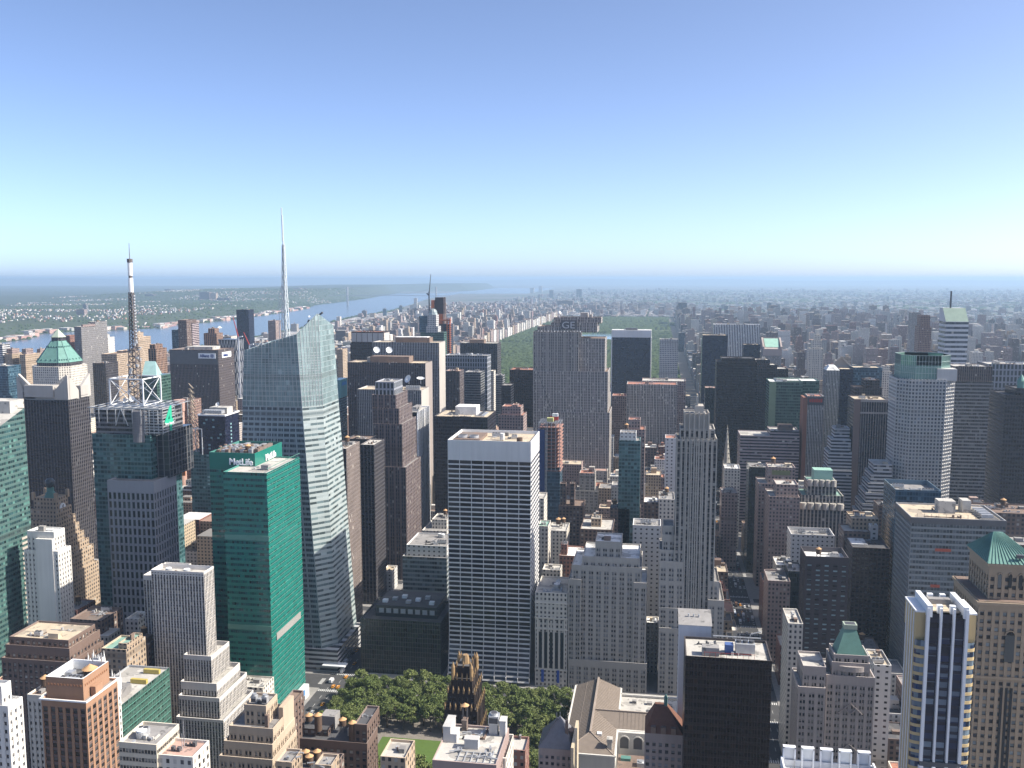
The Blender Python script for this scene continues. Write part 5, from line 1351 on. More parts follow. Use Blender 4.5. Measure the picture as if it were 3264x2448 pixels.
def octagonal():
    cx, cy = 274., 1033.
    e = thing("skyscraper", "pale gridded octagonal tower with a glowing green glass crown", "tower", (cx, cy, 0))
    def octo(h, k=.42): c = h*k; return [(cx-h+c,cy-h),(cx+h-c,cy-h),(cx+h,cy-h+c),(cx+h,cy+h-c),(cx+h-c,cy+h),(cx-h+c,cy+h),(cx-h,cy+h-c),(cx-h,cy-h+c)]
    P = octo(28.5); z = 211.5
    m = MB(); m.prism(P, 0, z, 'grid_pale'); m.build("wall", [style('grid_pale')], e)
    parapet_roof(P, z, coping('grid_pale'), ROOF['dark'], e)
    # piers as relief
    m = MB()
    for k in (0, 1, 7):
        a, b = np.array(P[k]), np.array(P[(k+1)%8]); L = np.linalg.norm(b-a); n = max(2, round(L/3.3)); d = (b-a)/L; nn = np.array([d[1], -d[0]])*.22
        for q in range(n+1): p = a+(b-a)*q/n+nn; m.beam((*p, 0), (*p, z), .5)
        for f in range(56): zz = f*3.75; p, q = a+nn, b+nn; m.beam((*p, zz), (*q, zz), .42)
    m.build("pier", [stone('grid_pale', ST_['grid_pale'][0])], e)
    m = MB(); Q = octo(23.0, .5); m.prism(Q, z-2, z+14, 'stripe_dk', 0, 0); m.build("crown_core", [style('navy')], e)
    m = MB(); Q = octo(24.2, .5)
    for k in range(8): m.wall(Q[k], Q[(k+1)%8], z-1.5, z+24, 'glass_gr')
    for k in range(8): m.quad((*Q[(k+1)%8], z+14), (*Q[k], z+14), (*Q[k], z+24), (*Q[(k+1)%8], z+24), 0)
    m.build("crown_glass", [plain("crown_glass_green", (.17,.30,.25), .15, .15, .1, spec=.6)], e)
    m = MB()
    for k in range(8):
        a, b = np.array(Q[k]), np.array(Q[(k+1)%8]); n = 8
        for q in range(n): p = a+(b-a)*q/n; p = p+(p-np.array([cx,cy]))*.012; m.beam((*p, z-1), (*p, z+24.3), .3)
        for zz in (z+6, z+12, z+18, z+24.2): a2 = a+(a-np.array([cx,cy]))*.012; b2 = b+(b-np.array([cx,cy]))*.012; m.beam((*a2, zz), (*b2, zz), .3)
    m.build("crown_mullion", [plain("pale_mullion", (.45,.55,.50), .4)], e)
    m = MB(); m.box(cx+8, cx+27, cy-27.5, cy-12, z-1.2, z+11); m.build("shoulder", [style('grid_pale')], e)
    BOXES.append((cx-28, cx+28, cy-28, cy+28, z)); HEROES.append((2960, 1200, "pale octagonal tower"))
octagonal()
tower("office_tower", "dark banded slab with a black top storey, right of the pale octagonal tower", "tower", 'band_dark', [(3040,3167,1215,1086,40), (3040,3165,1167,1088,36,'stripe_brn')], "p2 b1", 'light', "dark banded slab")
tower("office_tower", "grey gridded slab behind the dark banded slab, running off the right edge", "tower", 'masonry_gr', [(3150,3330,1160,1172,40)], "c3 b2", 'light')
e_, T_ = tower("office_tower", "black tower with a small green cupola at the right edge", "tower", 'dark', [(3204,3330,1259,905,40), (3236,3330,1237,912,26)], "", 'dark', "black cupola tower")
x0, x1, y0, y1, z, _ = T_[1]; m = MB(); m.cyl(x0+7, y0+6, 3.4, z-1, z+6, 10); m.cyl(x0+7, y0+6, 3.8, z+6, z+12, 10, 0, .4); m.build("cupola", [M_COPPER], e_)
def wedge():
    e, T = tower("skyscraper", "pale banded tower with a green wedge roof and a mast, far right", "tower", 'citi', [(3015,3088,1025,1570,36)], "", 'grey', "pale banded mast tower")
    x0, x1, y0, y1, z, _ = T[0]
    m = MB(); m.quad((x0,y0,z),(x1,y0,z),(x1,y0+20,z+21),(x0,y0+20,z+21)); m.build("wedge_roof", [plain("green_louvre", (.20,.27,.22), .6)], e)
    m = MB(); m.box(x0, x1, y0+20, y1, z-1, z+21); m.quad((x1,y0,z),(x1,y0+20,z),(x1,y0+20,z+21),(x1,y0,z+.1)); m.quad((x0,y0+20,z),(x0,y0,z),(x0,y0,z+.1),(x0,y0+20,z+21)); m.build("roof_block", [stone('citi', ST_['citi'][0])], e)
    m = MB(); m.beam(((x0+x1)/2-5, y0+22, z+21), ((x0+x1)/2-5, y0+22, z+48), 2.2); m.build("mast", [M_DARKM], e)
wedge()
tower("apartment_tower", "rounded orange brick tower far behind the pale octagonal tower", "tower", 'copper_f', [(2926,2972,1120,1898,30),(2929,2970,1040,1900,28), (2934,2966,1005,1902,24)], "", 'red', "orange brick tower")
tower("apartment_tower", "tall grey tower on the east skyline behind the orange brick tower", "tower", 'grid_pier', [(2907,2936,996,2400,30)], "", 'grey')
tower("office_tower", "pale stepped office block with a ziggurat top in front of the finned dark tower", "tower", 'band_wht', [(2636,2716,1500,1080,34), (2641,2716,1440,1083,30), (2650,2714,1400,1086,26), (2660,2710,1364,1089,20)], "b1", 'light', "pale stepped office block")
e_, T_ = tower("hotel_tower", "slim grey tower with small red lettering near its top", "tower", 'grid_pier', [(2575,2626,1262,1165,24)], "", 'red', "red-lettered grey tower")
x0, x1, y0, y1, z, _ = T_[0]
m = MB(); m.box(x0, x1, y0-.5, y0-.03, z-11, z-1); m.build("sign_board", [M_DARKM], e_)
m = MB()
for q in range(6): m.box(x0+2+q*2.6, x0+4+q*2.6, y0-.9, y0-.55, z-7.5, z-4+(q % 2)*.8, bottom=True)
m.build("sign_lettering", [M_REDST], e_)
m = MB(); m.box(x0-5, x0-.1, y0+.5, y1, 0, z-2); m.build("side_wall", [stone('rust', (.26,.12,.08))], e_)
tower("office_tower", "cascading ziggurat of horizontal bands stepping down to the left", "tower", 'band_wht',
      [(2740,2846,1640,994,40), (2750,2846,1605,996,38), (2760,2846,1570,998,36), (2768,2846,1540,1000,34), (2776,2846,1510,1002,32), (2786,2846,1480,1004,30)], "b1", 'light', "cascading ziggurat")
tower("office_building", "pale ornate building with scalloped parapet tiers and a green roof", "building", 'lime_shaft', [(2549,2692,1606,925,34), (2555,2690,1577,927,30), (2574,2668,1533,930,24)], "", 'green', "scalloped ornate building")
e_ = [o for o in bpy.data.objects if o.get("label", "").startswith("pale ornate building with scal")][0]
a_ = atY(2595, 1498, 934); b_ = atY(2655, 1498, 934)
m = MB(); m.box(a_[0], b_[0], 934, 948, 60, a_[2]); m.build("green_penthouse", [plain("mint_copper", (.28,.46,.37), .6)], e_)
for yt, Y, xl, xr, n in ((1606,924,2549,2692,6), (1533,929,2574,2668,5)):
    p = atY(xl, yt, Y); q = atY(xr, yt, Y); m = MB()
    for k in range(n): u = p[0]+(k+.5)*(q[0]-p[0])/n; m.cyl(u, Y+1, (q[0]-p[0])/n*.45, p[2]-5, p[2]+1.2, 12)
    m.build("scalloped_parapet", [stone('lime_shaft', ST_['lime_shaft'][0])], e_)
tower("office_building", "brown brick tower block with a boxed top, left of the scalloped ornate building", "building", 'brick_p', [(2452,2550,1582,900,34), (2474,2545,1543,905,24)], "b1", 'light', "boxed brown block")
e_, T_ = tower("office_tower", "orange brown brick tower with coloured panels near its crown", "tower", 'brick_p', [(2418,2540,1540,955,30), (2448,2536,1488,960,22)], "t1 b1 p1", 'light', "orange brown brick tower")
x0, x1, y0, y1, z, _ = T_[1]; m = MB(); m.box(x0+4, x1-5, y0-.4, y0-.03, z-8, z-3.5, bottom=True); m.build("glazed_panel", [plain("olive_faience", (.20,.21,.10), .5)], e_)
tower("office_tower", "black glass block left of the orange brown brick tower", "tower", 'glass_blk', [(2388,2452,1488,1000,30)], "b1", 'grey', "black glass block")
tower("office_building", "low block with a bright white roof below the cathedral spire", "building", 'cream', [(2310,2360,1492,1088,26)], "c1", 'white')
tower("office_building", "grey stone house front next below the white roofed block on the avenue", "building", 'brick_p', [(2300,2352,1570,1010,26)], "b1 c1", 'grey')
def cathedral():
    e = thing("church_spire", "pale openwork cathedral spire tapering to a point against the near-black tower", "church", (104, 1318, 0))
    cx, cy = atY(2319, 1353, 1318)[0], 1318.; zt = atY(2319, 1353, 1318)[2]
    m = MB(); m.box(cx-5.5, cx+5.5, cy-5.5, cy+5.5, 0, 52); m.build("tower", [stone('marble', (.42,.40,.36))], e)
    m = MB(); m.cyl(cx, cy, 5.0, 50, zt, 8, 0, .1, False)
    for k in range(8):
        a = 2*math.pi*k/8
        for q in range(9): t = q/9; r = 5*(1-t)+.3; m.box(cx+r*math.cos(a)-.35, cx+r*math.cos(a)+.35, cy+r*math.sin(a)-.35, cy+r*math.sin(a)+.35, 50+(zt-50)*t, 51.4+(zt-50)*t)
    m.build("spire", [stone('marble', (.42,.40,.36))], e)
    for sx in (-1, 1):
        for sy in (-1, 1):
            m = MB(); m.cyl(cx+sx*5, cy+sy*5, .9, 50, 64, 6, 0, .05); m.build("pinnacle", [stone('marble', (.42,.40,.36))], e)
    BOXES.append((cx-6, cx+6, cy-6, cy+6, 60)); HEROES.append((2319, 1360, "cathedral spire"))
cathedral()
# big banded office block with the tan roof
e_, T_ = tower("office_building", "big banded glass office block with a broad sunlit tan roof and roof sheds", "building", 'band_gls', [(2905,3208,1648,700,46)], "", 'tan', "tan-roofed banded block", relief=True, panes=True)
x0, x1, y0, y1, z, _ = T_[0]
m = MB(); m.ring(x0-.4, x1+.4, y0-.5, y1+.3, .38, z-4.5, z-.3); m.build("dark_cornice", [M_GRAF], e_)
for a, b, c, d, h in ((24,36,20,30,8), (42,48,24,34,8)):
    m = MB(); m.box(x0+a, x0+b, y0+c, y0+d, z-1.2, z+h); m.build("roof_shed", [ROOF['light']], e_)
m = MB(); m.box(x1-16, x1-3, y0+4, y0+34, z-1.1, z-.7); m.build("equipment_deck", [ROOF['dark']], e_)
for q in range(5):
    m = MB(); m.box(x1-14, x1-6, y0+8+q*5, y0+11+q*5, z-.8, z+1.8); m.build("cooling_unit", [M_GALV], e_)
m = MB()
for q in range(9): u = x0+5+q*5; m.beam((u, y0+4, z-1.2), (u, y0+4, z+2), .18)
m.build("roof_post", [M_DARKM], e_)
for (f, u, w) in ((8, .27, .17), (19, .24, .1)):
    m = MB(); zz = z-5-f*1.0*3.95/1.6; m.box(x0+u*(x1-x0), x0+(u+w)*(x1-x0), y0-.12, y0-.02, zz, zz+2.1, bottom=True); m.build("red_blind", [plain("red_blind", (.42,.10,.06))], e_)
tower("office_building", "blue-grey glass block with an open equipment well, behind the big banded block", "building", 'glass_bl', [(2855,3001,1560,775,40)], "p2 c2", 'grey', "blue-grey glass block", drop=4)
tower("office_building", "low brown brick building with a cluttered roof right of the big banded block", "building", 'brick_b', [(3120,3330,1632,790,34)], "b3 t1 p2 c2", 'brown')
tower("office_building", "long dark building with a blue sloping skylight roof right of the green pyramid roof", "building", 'bronze', [(3203,3330,1735,690,26)], "p2 b1", 'grey')
# dark tower with square pale windows
tower("office_tower", "dark brown tower with rows of pale square windows, right of the avenue", "tower", 'punch', [(2568,2706,1772,690,26)], "b1 c1 t1", 'white', "square-windowed dark tower", relief=True, panes=True, drop=4)
tower("office_tower", "dark maroon block with a white and black roof", "tower", 'bronze', [(2718,2838,1744,760,40)], "", 'dark', "dark maroon block")
e_ = [o for o in bpy.data.objects if o.get("label", "").startswith("dark maroon block")][0]
a_ = atY(2718, 1744, 760); m = MB(); m.box(a_[0]+1.5, a_[0]+14, 772, 799, a_[2]-1.1, a_[2]-.5); m.build("white_membrane", [ROOF['white']], e_)
tower("office_tower", "grey windowless slab with a trough roof, behind the tower with pale square windows", "tower", 'cream_blank', [(2522,2661,1702,842,26)], "c2 p2", 'grey', "grey windowless slab", drop=3)
tower("office_building", "black glass shoulder below the grey windowless slab", "building", 'glass_blk', [(2513,2560,1820,770,26)], "b1", 'grey')
tower("office_building", "small stone tower with a white roof between the brown tower and the library corner", "building", 'cream', [(2513,2560,1986,600,28)], "b1", 'light', "small stone tower")
tower("office_building", "brown block with blank flank below the cascading ziggurat", "building", 'brick_b', [(2800,2846,1610,870,20)], "b1", 'dark')
tower("office_building", "low block with a tan roof garden between the ziggurat and the big banded block", "building", 'tan', [(2715,2802,1652,800,24)], "b2 c1", 'tan')
tower("office_building", "brick block with pale water-tank tower behind the dark maroon block", "building", 'brick_b', [(2690,2775,1692,790,24), (2775,2800,1675,790,8,'cream_blank')], "b1", 'light')
tower("office_building", "narrow pinkish building with blue slate dormers on the avenue's east side", "building", 'brick_p', [(2448,2520,1850,760,30)], "b2 p1", 'grey')
tower("office_building", "grey terraced building with three white roof levels above the avenue", "building", 'cream', [(2474,2530,1800,800,24)], "b2 c1", 'white')

# postmodern tower with a green pyramid top
def pomo():
    e, T = tower("office_building", "pinkish setback building with a truncated green pyramid roof and diamond bracing", "building", 'pomo',
        [(2545,2632,2188,520,26,'pomo'), (2560,2634,2122,522,22,'pomo'), (2634,2791,2151,525,24), (2652,2776,2110,526,20), (2658,2773,2086,527,17)], "", 'light', "truncated pyramid building", relief=True, panes=True)
    x0, x1, y0, y1, z, _ = T[-1]; m = MB()
    c = [(x0+1.5,y0+1.5,z-1),(x1-1.5,y0+1.5,z-1),(x1-1.5,y1-1.5,z-1),(x0+1.5,y1-1.5,z-1)]; cx, cy = (x0+x1)/2, (y0+y1)/2
    d = [(cx-3.2,cy-2.5,z+13),(cx+3.2,cy-2.5,z+13),(cx+3.2,cy+2.5,z+13),(cx-3.2,cy+2.5,z+13)]
    for k in range(4): m.quad(c[k], c[(k+1)%4], d[(k+1)%4], d[k])
    m.build("pyramid_roof", [M_COPPER], e)
    m = MB(); m.box(cx-3.6, cx+3.6, cy-2.9, cy+2.9, z+13, z+15.6); m.build("roof_cap", [plain("pale_copper", (.36,.42,.33), .6)], e)
    m = MB(); m.box(cx-2.8, cx+2.8, cy-2.2, cy+2.2, z+15.55, z+15.65); m.build("vent_opening", [M_DARKM], e)
    m = MB(); yy = T[2][2]-.5
    for zc in (T[2][4]-16, T[2][4]-40, T[2][4]-64):
        for a, b in (((-6.5,-6),(0,0)),((0,0),(6.5,-6)),((-3.2,-3),(0,-6)),((0,-6),(3.2,-3))): m.beam((cx+a[0], yy, zc+a[1]), (cx+b[0], yy, zc+b[1]), .55)
    m.build("diamond_brace", [stone('pomo', ST_['pomo'][0])], e)
    m = MB()
    for k in range(12):
        a, b = math.pi*(k/12), math.pi*((k+1)/12); f = lambda t: (cx+7.4*math.cos(t), y0-.2-2.6*math.sin(t), 0)
        p, q = f(a), f(b); m.quad((q[0],q[1],z-9),(p[0],p[1],z-9),(p[0],p[1],z-6),(q[0],q[1],z-6)); m.quad((q[0],q[1],z-6),(p[0],p[1],z-6),(cx,y0,z-6),(cx,y0,z-6.0))
    m.build("bow_balcony", [stone('pomo', ST_['pomo'][0])], e)
pomo()
tower("office_building", "pinkish blank building with a flat roof right of the green truncated pyramid", "building", 'cream_blank', [(2787,2842,2118,560,24)], "c1 b1", 'tan')

# white, blue and yellow apartment tower
def stripe_apt():
    Y = 372.; x0, x1 = 105.3, 119.6; z = 186.8
    e = thing("apartment_tower", "apartment tower with white vertical fins, blue glass and yellow curved corner bays", "tower", (112, 384, 0))
    D = 17; m = MB(); W0, W1 = x0-4, x1+4
    # core with blue glass front
    m.prism(rect(x0, x1, Y, Y+D), 0, z-2, 'whiteblue'); m.build("blue_glass_front", [style('navy')], e)
    nf = 42; fh = 3.55
    # panes on the blue front
    pl = []
    for f in range(nf):
        zz = z-14-f*fh
        for q in range(3):
            w = (x1-x0)/3; pl.append(((x0+q*w+.9, Y-.06, zz), (x0+(q+1)*w-.9, Y-.06, zz), (x0+(q+1)*w-.9, Y-.06, zz+2.3), (x0+q*w+.9, Y-.06, zz+2.3)))
    # yellow rounded bays left and right
    for side, xa in ((-1, x0), (1, x1)):
        m = MB(); m.box(min(xa, xa+side*3.9), max(xa, xa+side*3.9), Y+1.5, Y+D-1, 0, z-3); m.build("yellow_wall", [style('yellow')], e)
        gl = MB(); n = 6
        for k in range(n):
            ga, gb = [(xa+side*3.95*math.sin(t/n*math.pi/2), Y+1.6-1.75*math.cos(t/n*math.pi/2)) for t in (k, k+1)]
            if side < 0: ga, gb = gb, ga
            gl.quad((*ga, 0), (*gb, 0), (*gb, z-13), (*ga, z-13), 0, uv=[(k/2, 0), ((k+1)/2, 0), ((k+1)/2, 49), (k/2, 49)])
        gl.build("bay_glass", [pane('bluebay', (.014,.03,.07), .2, (.20,.26,.30))], e)
        for f in range(nf):
            zz = z-16-f*fh; m = MB(); n = 6
            pts = [(xa+side*4.1*math.sin(k/n*math.pi/2), Y+1.6-1.9*math.cos(k/n*math.pi/2)) for k in range(n+1)]
            for k in range(n):
                a, b = (pts[k], pts[k+1]) if side > 0 else (pts[k+1], pts[k])
                m.quad((*a, zz-.62), (*b, zz-.62), (*b, zz+.62), (*a, zz+.62))
                c = (xa, Y+1.6); m.tri((*a, zz+.62), (*b, zz+.62), (*c, zz+.62))
            m.build("balcony_band", [stone('yellowst', (.50,.38,.20))], e)
        m = MB(); m.box(min(xa, xa+side*4.0), max(xa, xa+side*4.0), Y+1.2, Y+D, z-12, z-2); m.build("yellow_crown", [stone('yellowst', (.50,.38,.20))], e)
        m = MB(); m.box(min(xa, xa+side*4.2), max(xa, xa+side*4.2), Y+.9, Y+D+.2, z-2, z-1.3); m.build("crown_coping", [M_WHITE], e)
    put_panes(e, pl, pane('bluewin', (.014,.024,.06), .14, (.20,.26,.32)))
    # white fins
    for q, (wd, top) in enumerate(((1.15, 0), (.8, 0), (.8, 0), (1.15, 0))):
        u = x0+q*(x1-x0)/3
        m = MB(); m.box(u-wd/2, u+wd/2, Y-1.5, Y+.1, z-62, z+.6, bottom=True); m.build("white_fin", [M_WHITE], e)
        m = MB(); m.box(u-wd/2-.2, u+wd/2+.2, Y-2.1, Y+.1, 0, z-64); m.build("white_fin", [M_WHITE], e)
    m = MB(); m.box(x0-.4, x1+.4, Y-1.2, Y-.02, z-64.3, z-62.3, bottom=True); m.build("mid_ledge", [M_GRAF], e)
    for u in (x0-.4, x1-1.4):
        m = MB(); m.box(u, u+1.9, Y-1.2, Y+D, z-3, z+1.6); m.build("roof_beam", [M_WHITE], e)
    for q in (1, 2):
        for yy in (Y+.5, Y+D-3):
            m = MB(); u = x0+q*(x1-x0)/3; m.box(u-1, u+1, yy, yy+2, z-2, z+1.2); m.build("roof_stub", [M_WHITE], e)
    m = MB(); m.box(x0+1.5, x1-1.5, Y+2, Y+D-2, z-2, z-1.5); m.build("roof", [ROOF['tan']], e)
    m = MB(); m.box(x0+3, x1-3, Y+10, Y+D-4, z-1.5, z+.6); m.build("bulkhead", [ROOF['grey']], e)
    # fins along the west flank
    for q in range(4):
        m = MB(); yy = Y+3+q*3.6; m.box(x0-4.25, x0-3.85, yy, yy+.8, 0, z-2.5); m.build("white_fin", [M_WHITE], e)
    BOXES.append((W0, W1, Y-2, Y+D, z)); HEROES.append((3020, 1960, "yellow apartment tower"))
stripe_apt()

# brown masonry tower with the green copper hipped roof
def green_hip():
    x0, x1, y0, y1 = 152.8, 175., 448., 476.; ze = 183.6
    e = thing("office_tower", "tan masonry tower with a steep green copper hipped roof at the right edge", "tower", (164, 462, 0))
    m = MB(); pl = []
    def lev(a, b, c, d, za, zb, sk):
        P = rect(a, b, c, d)
        relief_wall(m, P[0], P[1], za, zb, sk, dep=.5, panes=pl, top=2.2); relief_wall(m, P[3], P[0], za, zb, sk, dep=.5, panes=pl, top=2.2)
        m.wall(P[1], P[2], za, zb, sk, 3); m.wall(P[2], P[3], za, zb, sk, 3)
    lev(x0-5, x1+9, y0-4, y1+5, 0, 167, 'lincoln'); lev(x0, x1, y0, y1, 167, ze, 'lincoln')
    L = ST_['lincoln']; m.build("wall", [stone('lincoln', L[0]), M_GRAF, stone('lincoln_s', L[1]), style('lincoln')], e)
    put_panes(e, pl, pane('lincoln', L[2], .25, (.26,.30,.31)))
    m = MB(); m.ngon([(*p, 166.9) for p in rect(x0-5, x1+9, y0-4, y1+5)]); m.build("terrace", [ROOF['brown']], e)
    m = MB()
    for a, b, c, d, z in ((x0-5.8, x1+9.8, y0-4.8, y1+5.8, 165.2), (x0-.9, x1+.9, y0-.9, y1+.9, ze-1)): m.box(a, b, c, d, z, z+1.4, bottom=True)
    m.box(x0-5.5, x1+9.5, y0-4.5, y1+5.5, 130, 131.2, bottom=True)
    m.build("cornice", [stone('lincoln', L[0])], e)
    r1, r2 = (159.6, 465, 194.4), (163.2, 465, 194.4)
    c = [(x0-1.2,y0-1.2,ze+.4),(x1+1.2,y0-1.2,ze+.4),(x1+1.2,y1+1.2,ze+.4),(x0-1.2,y1+1.2,ze+.4)]
    m = MB(); m.quad(c[0], c[1], r2, r1); m.tri(c[1], c[2], r2); m.quad(c[2], c[3], r1, r2); m.tri(c[3], c[0], r1); m.build("copper_roof", [M_COPPER], e)
    m = MB()
    for q in range(15):
        t = q/14; a = Vector(c[0]).lerp(Vector(c[1]), t); b = Vector(r1).lerp(Vector(r2), t); n_ = Vector((0,-.15,.15)); m.beam(a+n_, b+n_, .22)
        a = Vector(c[3]).lerp(Vector(c[0]), t); b = Vector(r1); n_ = Vector((-.15,0,.15)); m.beam(a+n_, a.lerp(b, .98)+n_, .22)
    m.build("standing_seam", [M_COPPERD], e)
    m = MB(); q0 = Vector(c[0]).lerp(Vector(c[1]), .52)+Vector((0,2.2,3.3)); m.beam(q0, q0+Vector((3,0,0)), 1.6); m.build("skylight", [M_GRAF], e)
    # tall arched windows high on the shaft
    for k, (cx, zc, w, h) in enumerate(((162, 146, 4.2, 15), (157.5, 176, 1.6, 7), (162, 176, 1.6, 7), (166.5, 176, 1.6, 7))):
        m = MB(); yy = y0-4.1 if zc < 150 else y0-.1
        m.box(cx-w/2, cx+w/2, yy-.06, yy-.02, zc-h/2, zc+h/2-w/2, bottom=True)
        pts = [(cx+w/2*math.cos(a), yy-.06, zc+h/2-w/2+w/2*math.sin(a)) for a in np.linspace(0, math.pi, 12)]
        m.ngon(pts[::-1]); m.build("arched_window", [pane('arch', (.02,.025,.03), .2, (.2,.22,.22))], e)
        m = MB()
        for a, b in zip(pts[:-1], pts[1:]): m.beam(Vector(a)+Vector((0,-.3,0)), Vector(b)+Vector((0,-.3,0)), .5)
        m.build("window_arch", [stone('lincoln', L[0])], e)
    m = MB()
    for q in range(3): m.box(159.2+q*2.1, 160.4+q*2.1, y0-4.12, y0-4.03, 40, 126, bottom=True)
    m.build("dark_window_strip", [pane('arch', (.02,.025,.03), .2, (.2,.22,.22))], e)
    BOXES.append((x0-5, x1+9, y0-4, y1+5, ze)); HEROES.append((3170, 1800, "green copper hipped roof"))
green_hip()

# dark bronze tower with the white roof box
e_, T_ = tower("office_tower", "dark bronze glass tower with a grey equipment roof, blocking the library's right end", "tower", 'dark_brown', [(2185,2462,2090,436,25)], "", 'light', "dark bronze tower")
x0, x1, y0, y1, z, _ = T_[0]
m = MB(); m.box(x0+8, x0+16, y0+4, y0+9, z-1, z+3); m.build("roof_shed", [ROOF['grey']], e_)
m = MB(); m.box(x0+19, x0+23, y0+8, y0+12, z-1, z+3.4); m.build("roof_shed", [plain("blue_shed", (.07,.12,.28))], e_)
m = MB(); m.box(x0+24, x0+33, y0+7, y0+13, z, z+4.5)
for q in range(3): m.cyl(x0+25.6+q*3, y0+10, 1.3, z+4.5, z+5.6, 12, 1)
m.build("cooling_unit", [M_GALV, M_DARKM], e_)
m = MB(); 
for q in range(10): m.beam((x0+9+q*2.6, y0+3, z-1), (x0+9+q*2.6, y0+3, z+1.4), .15)
m.beam((x0+9, y0+3, z+1.2), (x0+33, y0+3, z+1.2), .12); m.build("railing", [M_REDST], e_)
m = MB(); m.beam((x0+14, y0+22, z+2.2), (x1-3, y0+22, z+2.2), .5); m.beam((x1-10, y0+20, z), (x1-8, y0+20, z+5), .3); m.beam((x1-8, y0+20, z+5), (x1-3, y0+21, z+6), .4); m.build("pipe_run", [M_GALV], e_)
for q in range(4):
    m = MB(); m.box(x0+18+q*3.4, x0+20.2+q*3.4, y0-.35, y0-.03, 40+q*.0, 52, bottom=True); m.build("amber_pane", [plain("amber_glass", (.10,.055,.02), .3)], e_) if q < 0 else None
m = MB()
for q in range(1, 28): u = x0+q*(x1-x0)/28; m.box(u-.09, u+.09, y0-.22, y0-.02, 0, z-2)
for f in range(34): m.box(x0, x1, y0-.12, y0-.03, 3+f*3.9, 3.25+f*3.9)
m.build("mullion", [plain("bronze_mullion_dk", (.035,.022,.018), .4)], e_)
def white_box():
    Y = 470.; a = atY(2165, 1990, Y); b = atY(2268, 1990, Y)
    e = thing("roof_house", "windowless white box with a grey sloping roof, standing against the dark bronze tower's roof", "building", ((a[0]+b[0])/2, Y+8, 0))
    m = MB(); m.box(a[0], b[0], Y, Y+16, 0, a[2]); m.build("wall", [stone('whitepanel', (.60,.61,.63))], e)
    m = MB(); m.quad((a[0]-.4,Y-.4,a[2]),(b[0]+.4,Y-.4,a[2]),(b[0]+.4,Y+16,a[2]+3),(a[0]-.4,Y+16,a[2]+3)); m.quad((a[0],Y+16,a[2]),(a[0],Y,a[2]),(a[0]-.4,Y-.4,a[2]),(a[0]-.4,Y+16,a[2]+3)); m.quad((b[0],Y,a[2]),(b[0],Y+16,a[2]),(b[0]+.4,Y+16,a[2]+3),(b[0]+.4,Y-.4,a[2])); m.build("sloping_roof", [ROOF['grey']], e)
    m = MB()
    for q in range(3): m.cyl(a[0]+5+q*2.6, Y+8, .5, a[2]+1, a[2]+3, 8)
    m.build("roof_vent", [M_GALV], e)
    BOXES.append((a[0], b[0], Y, Y+16, a[2]))
white_box()

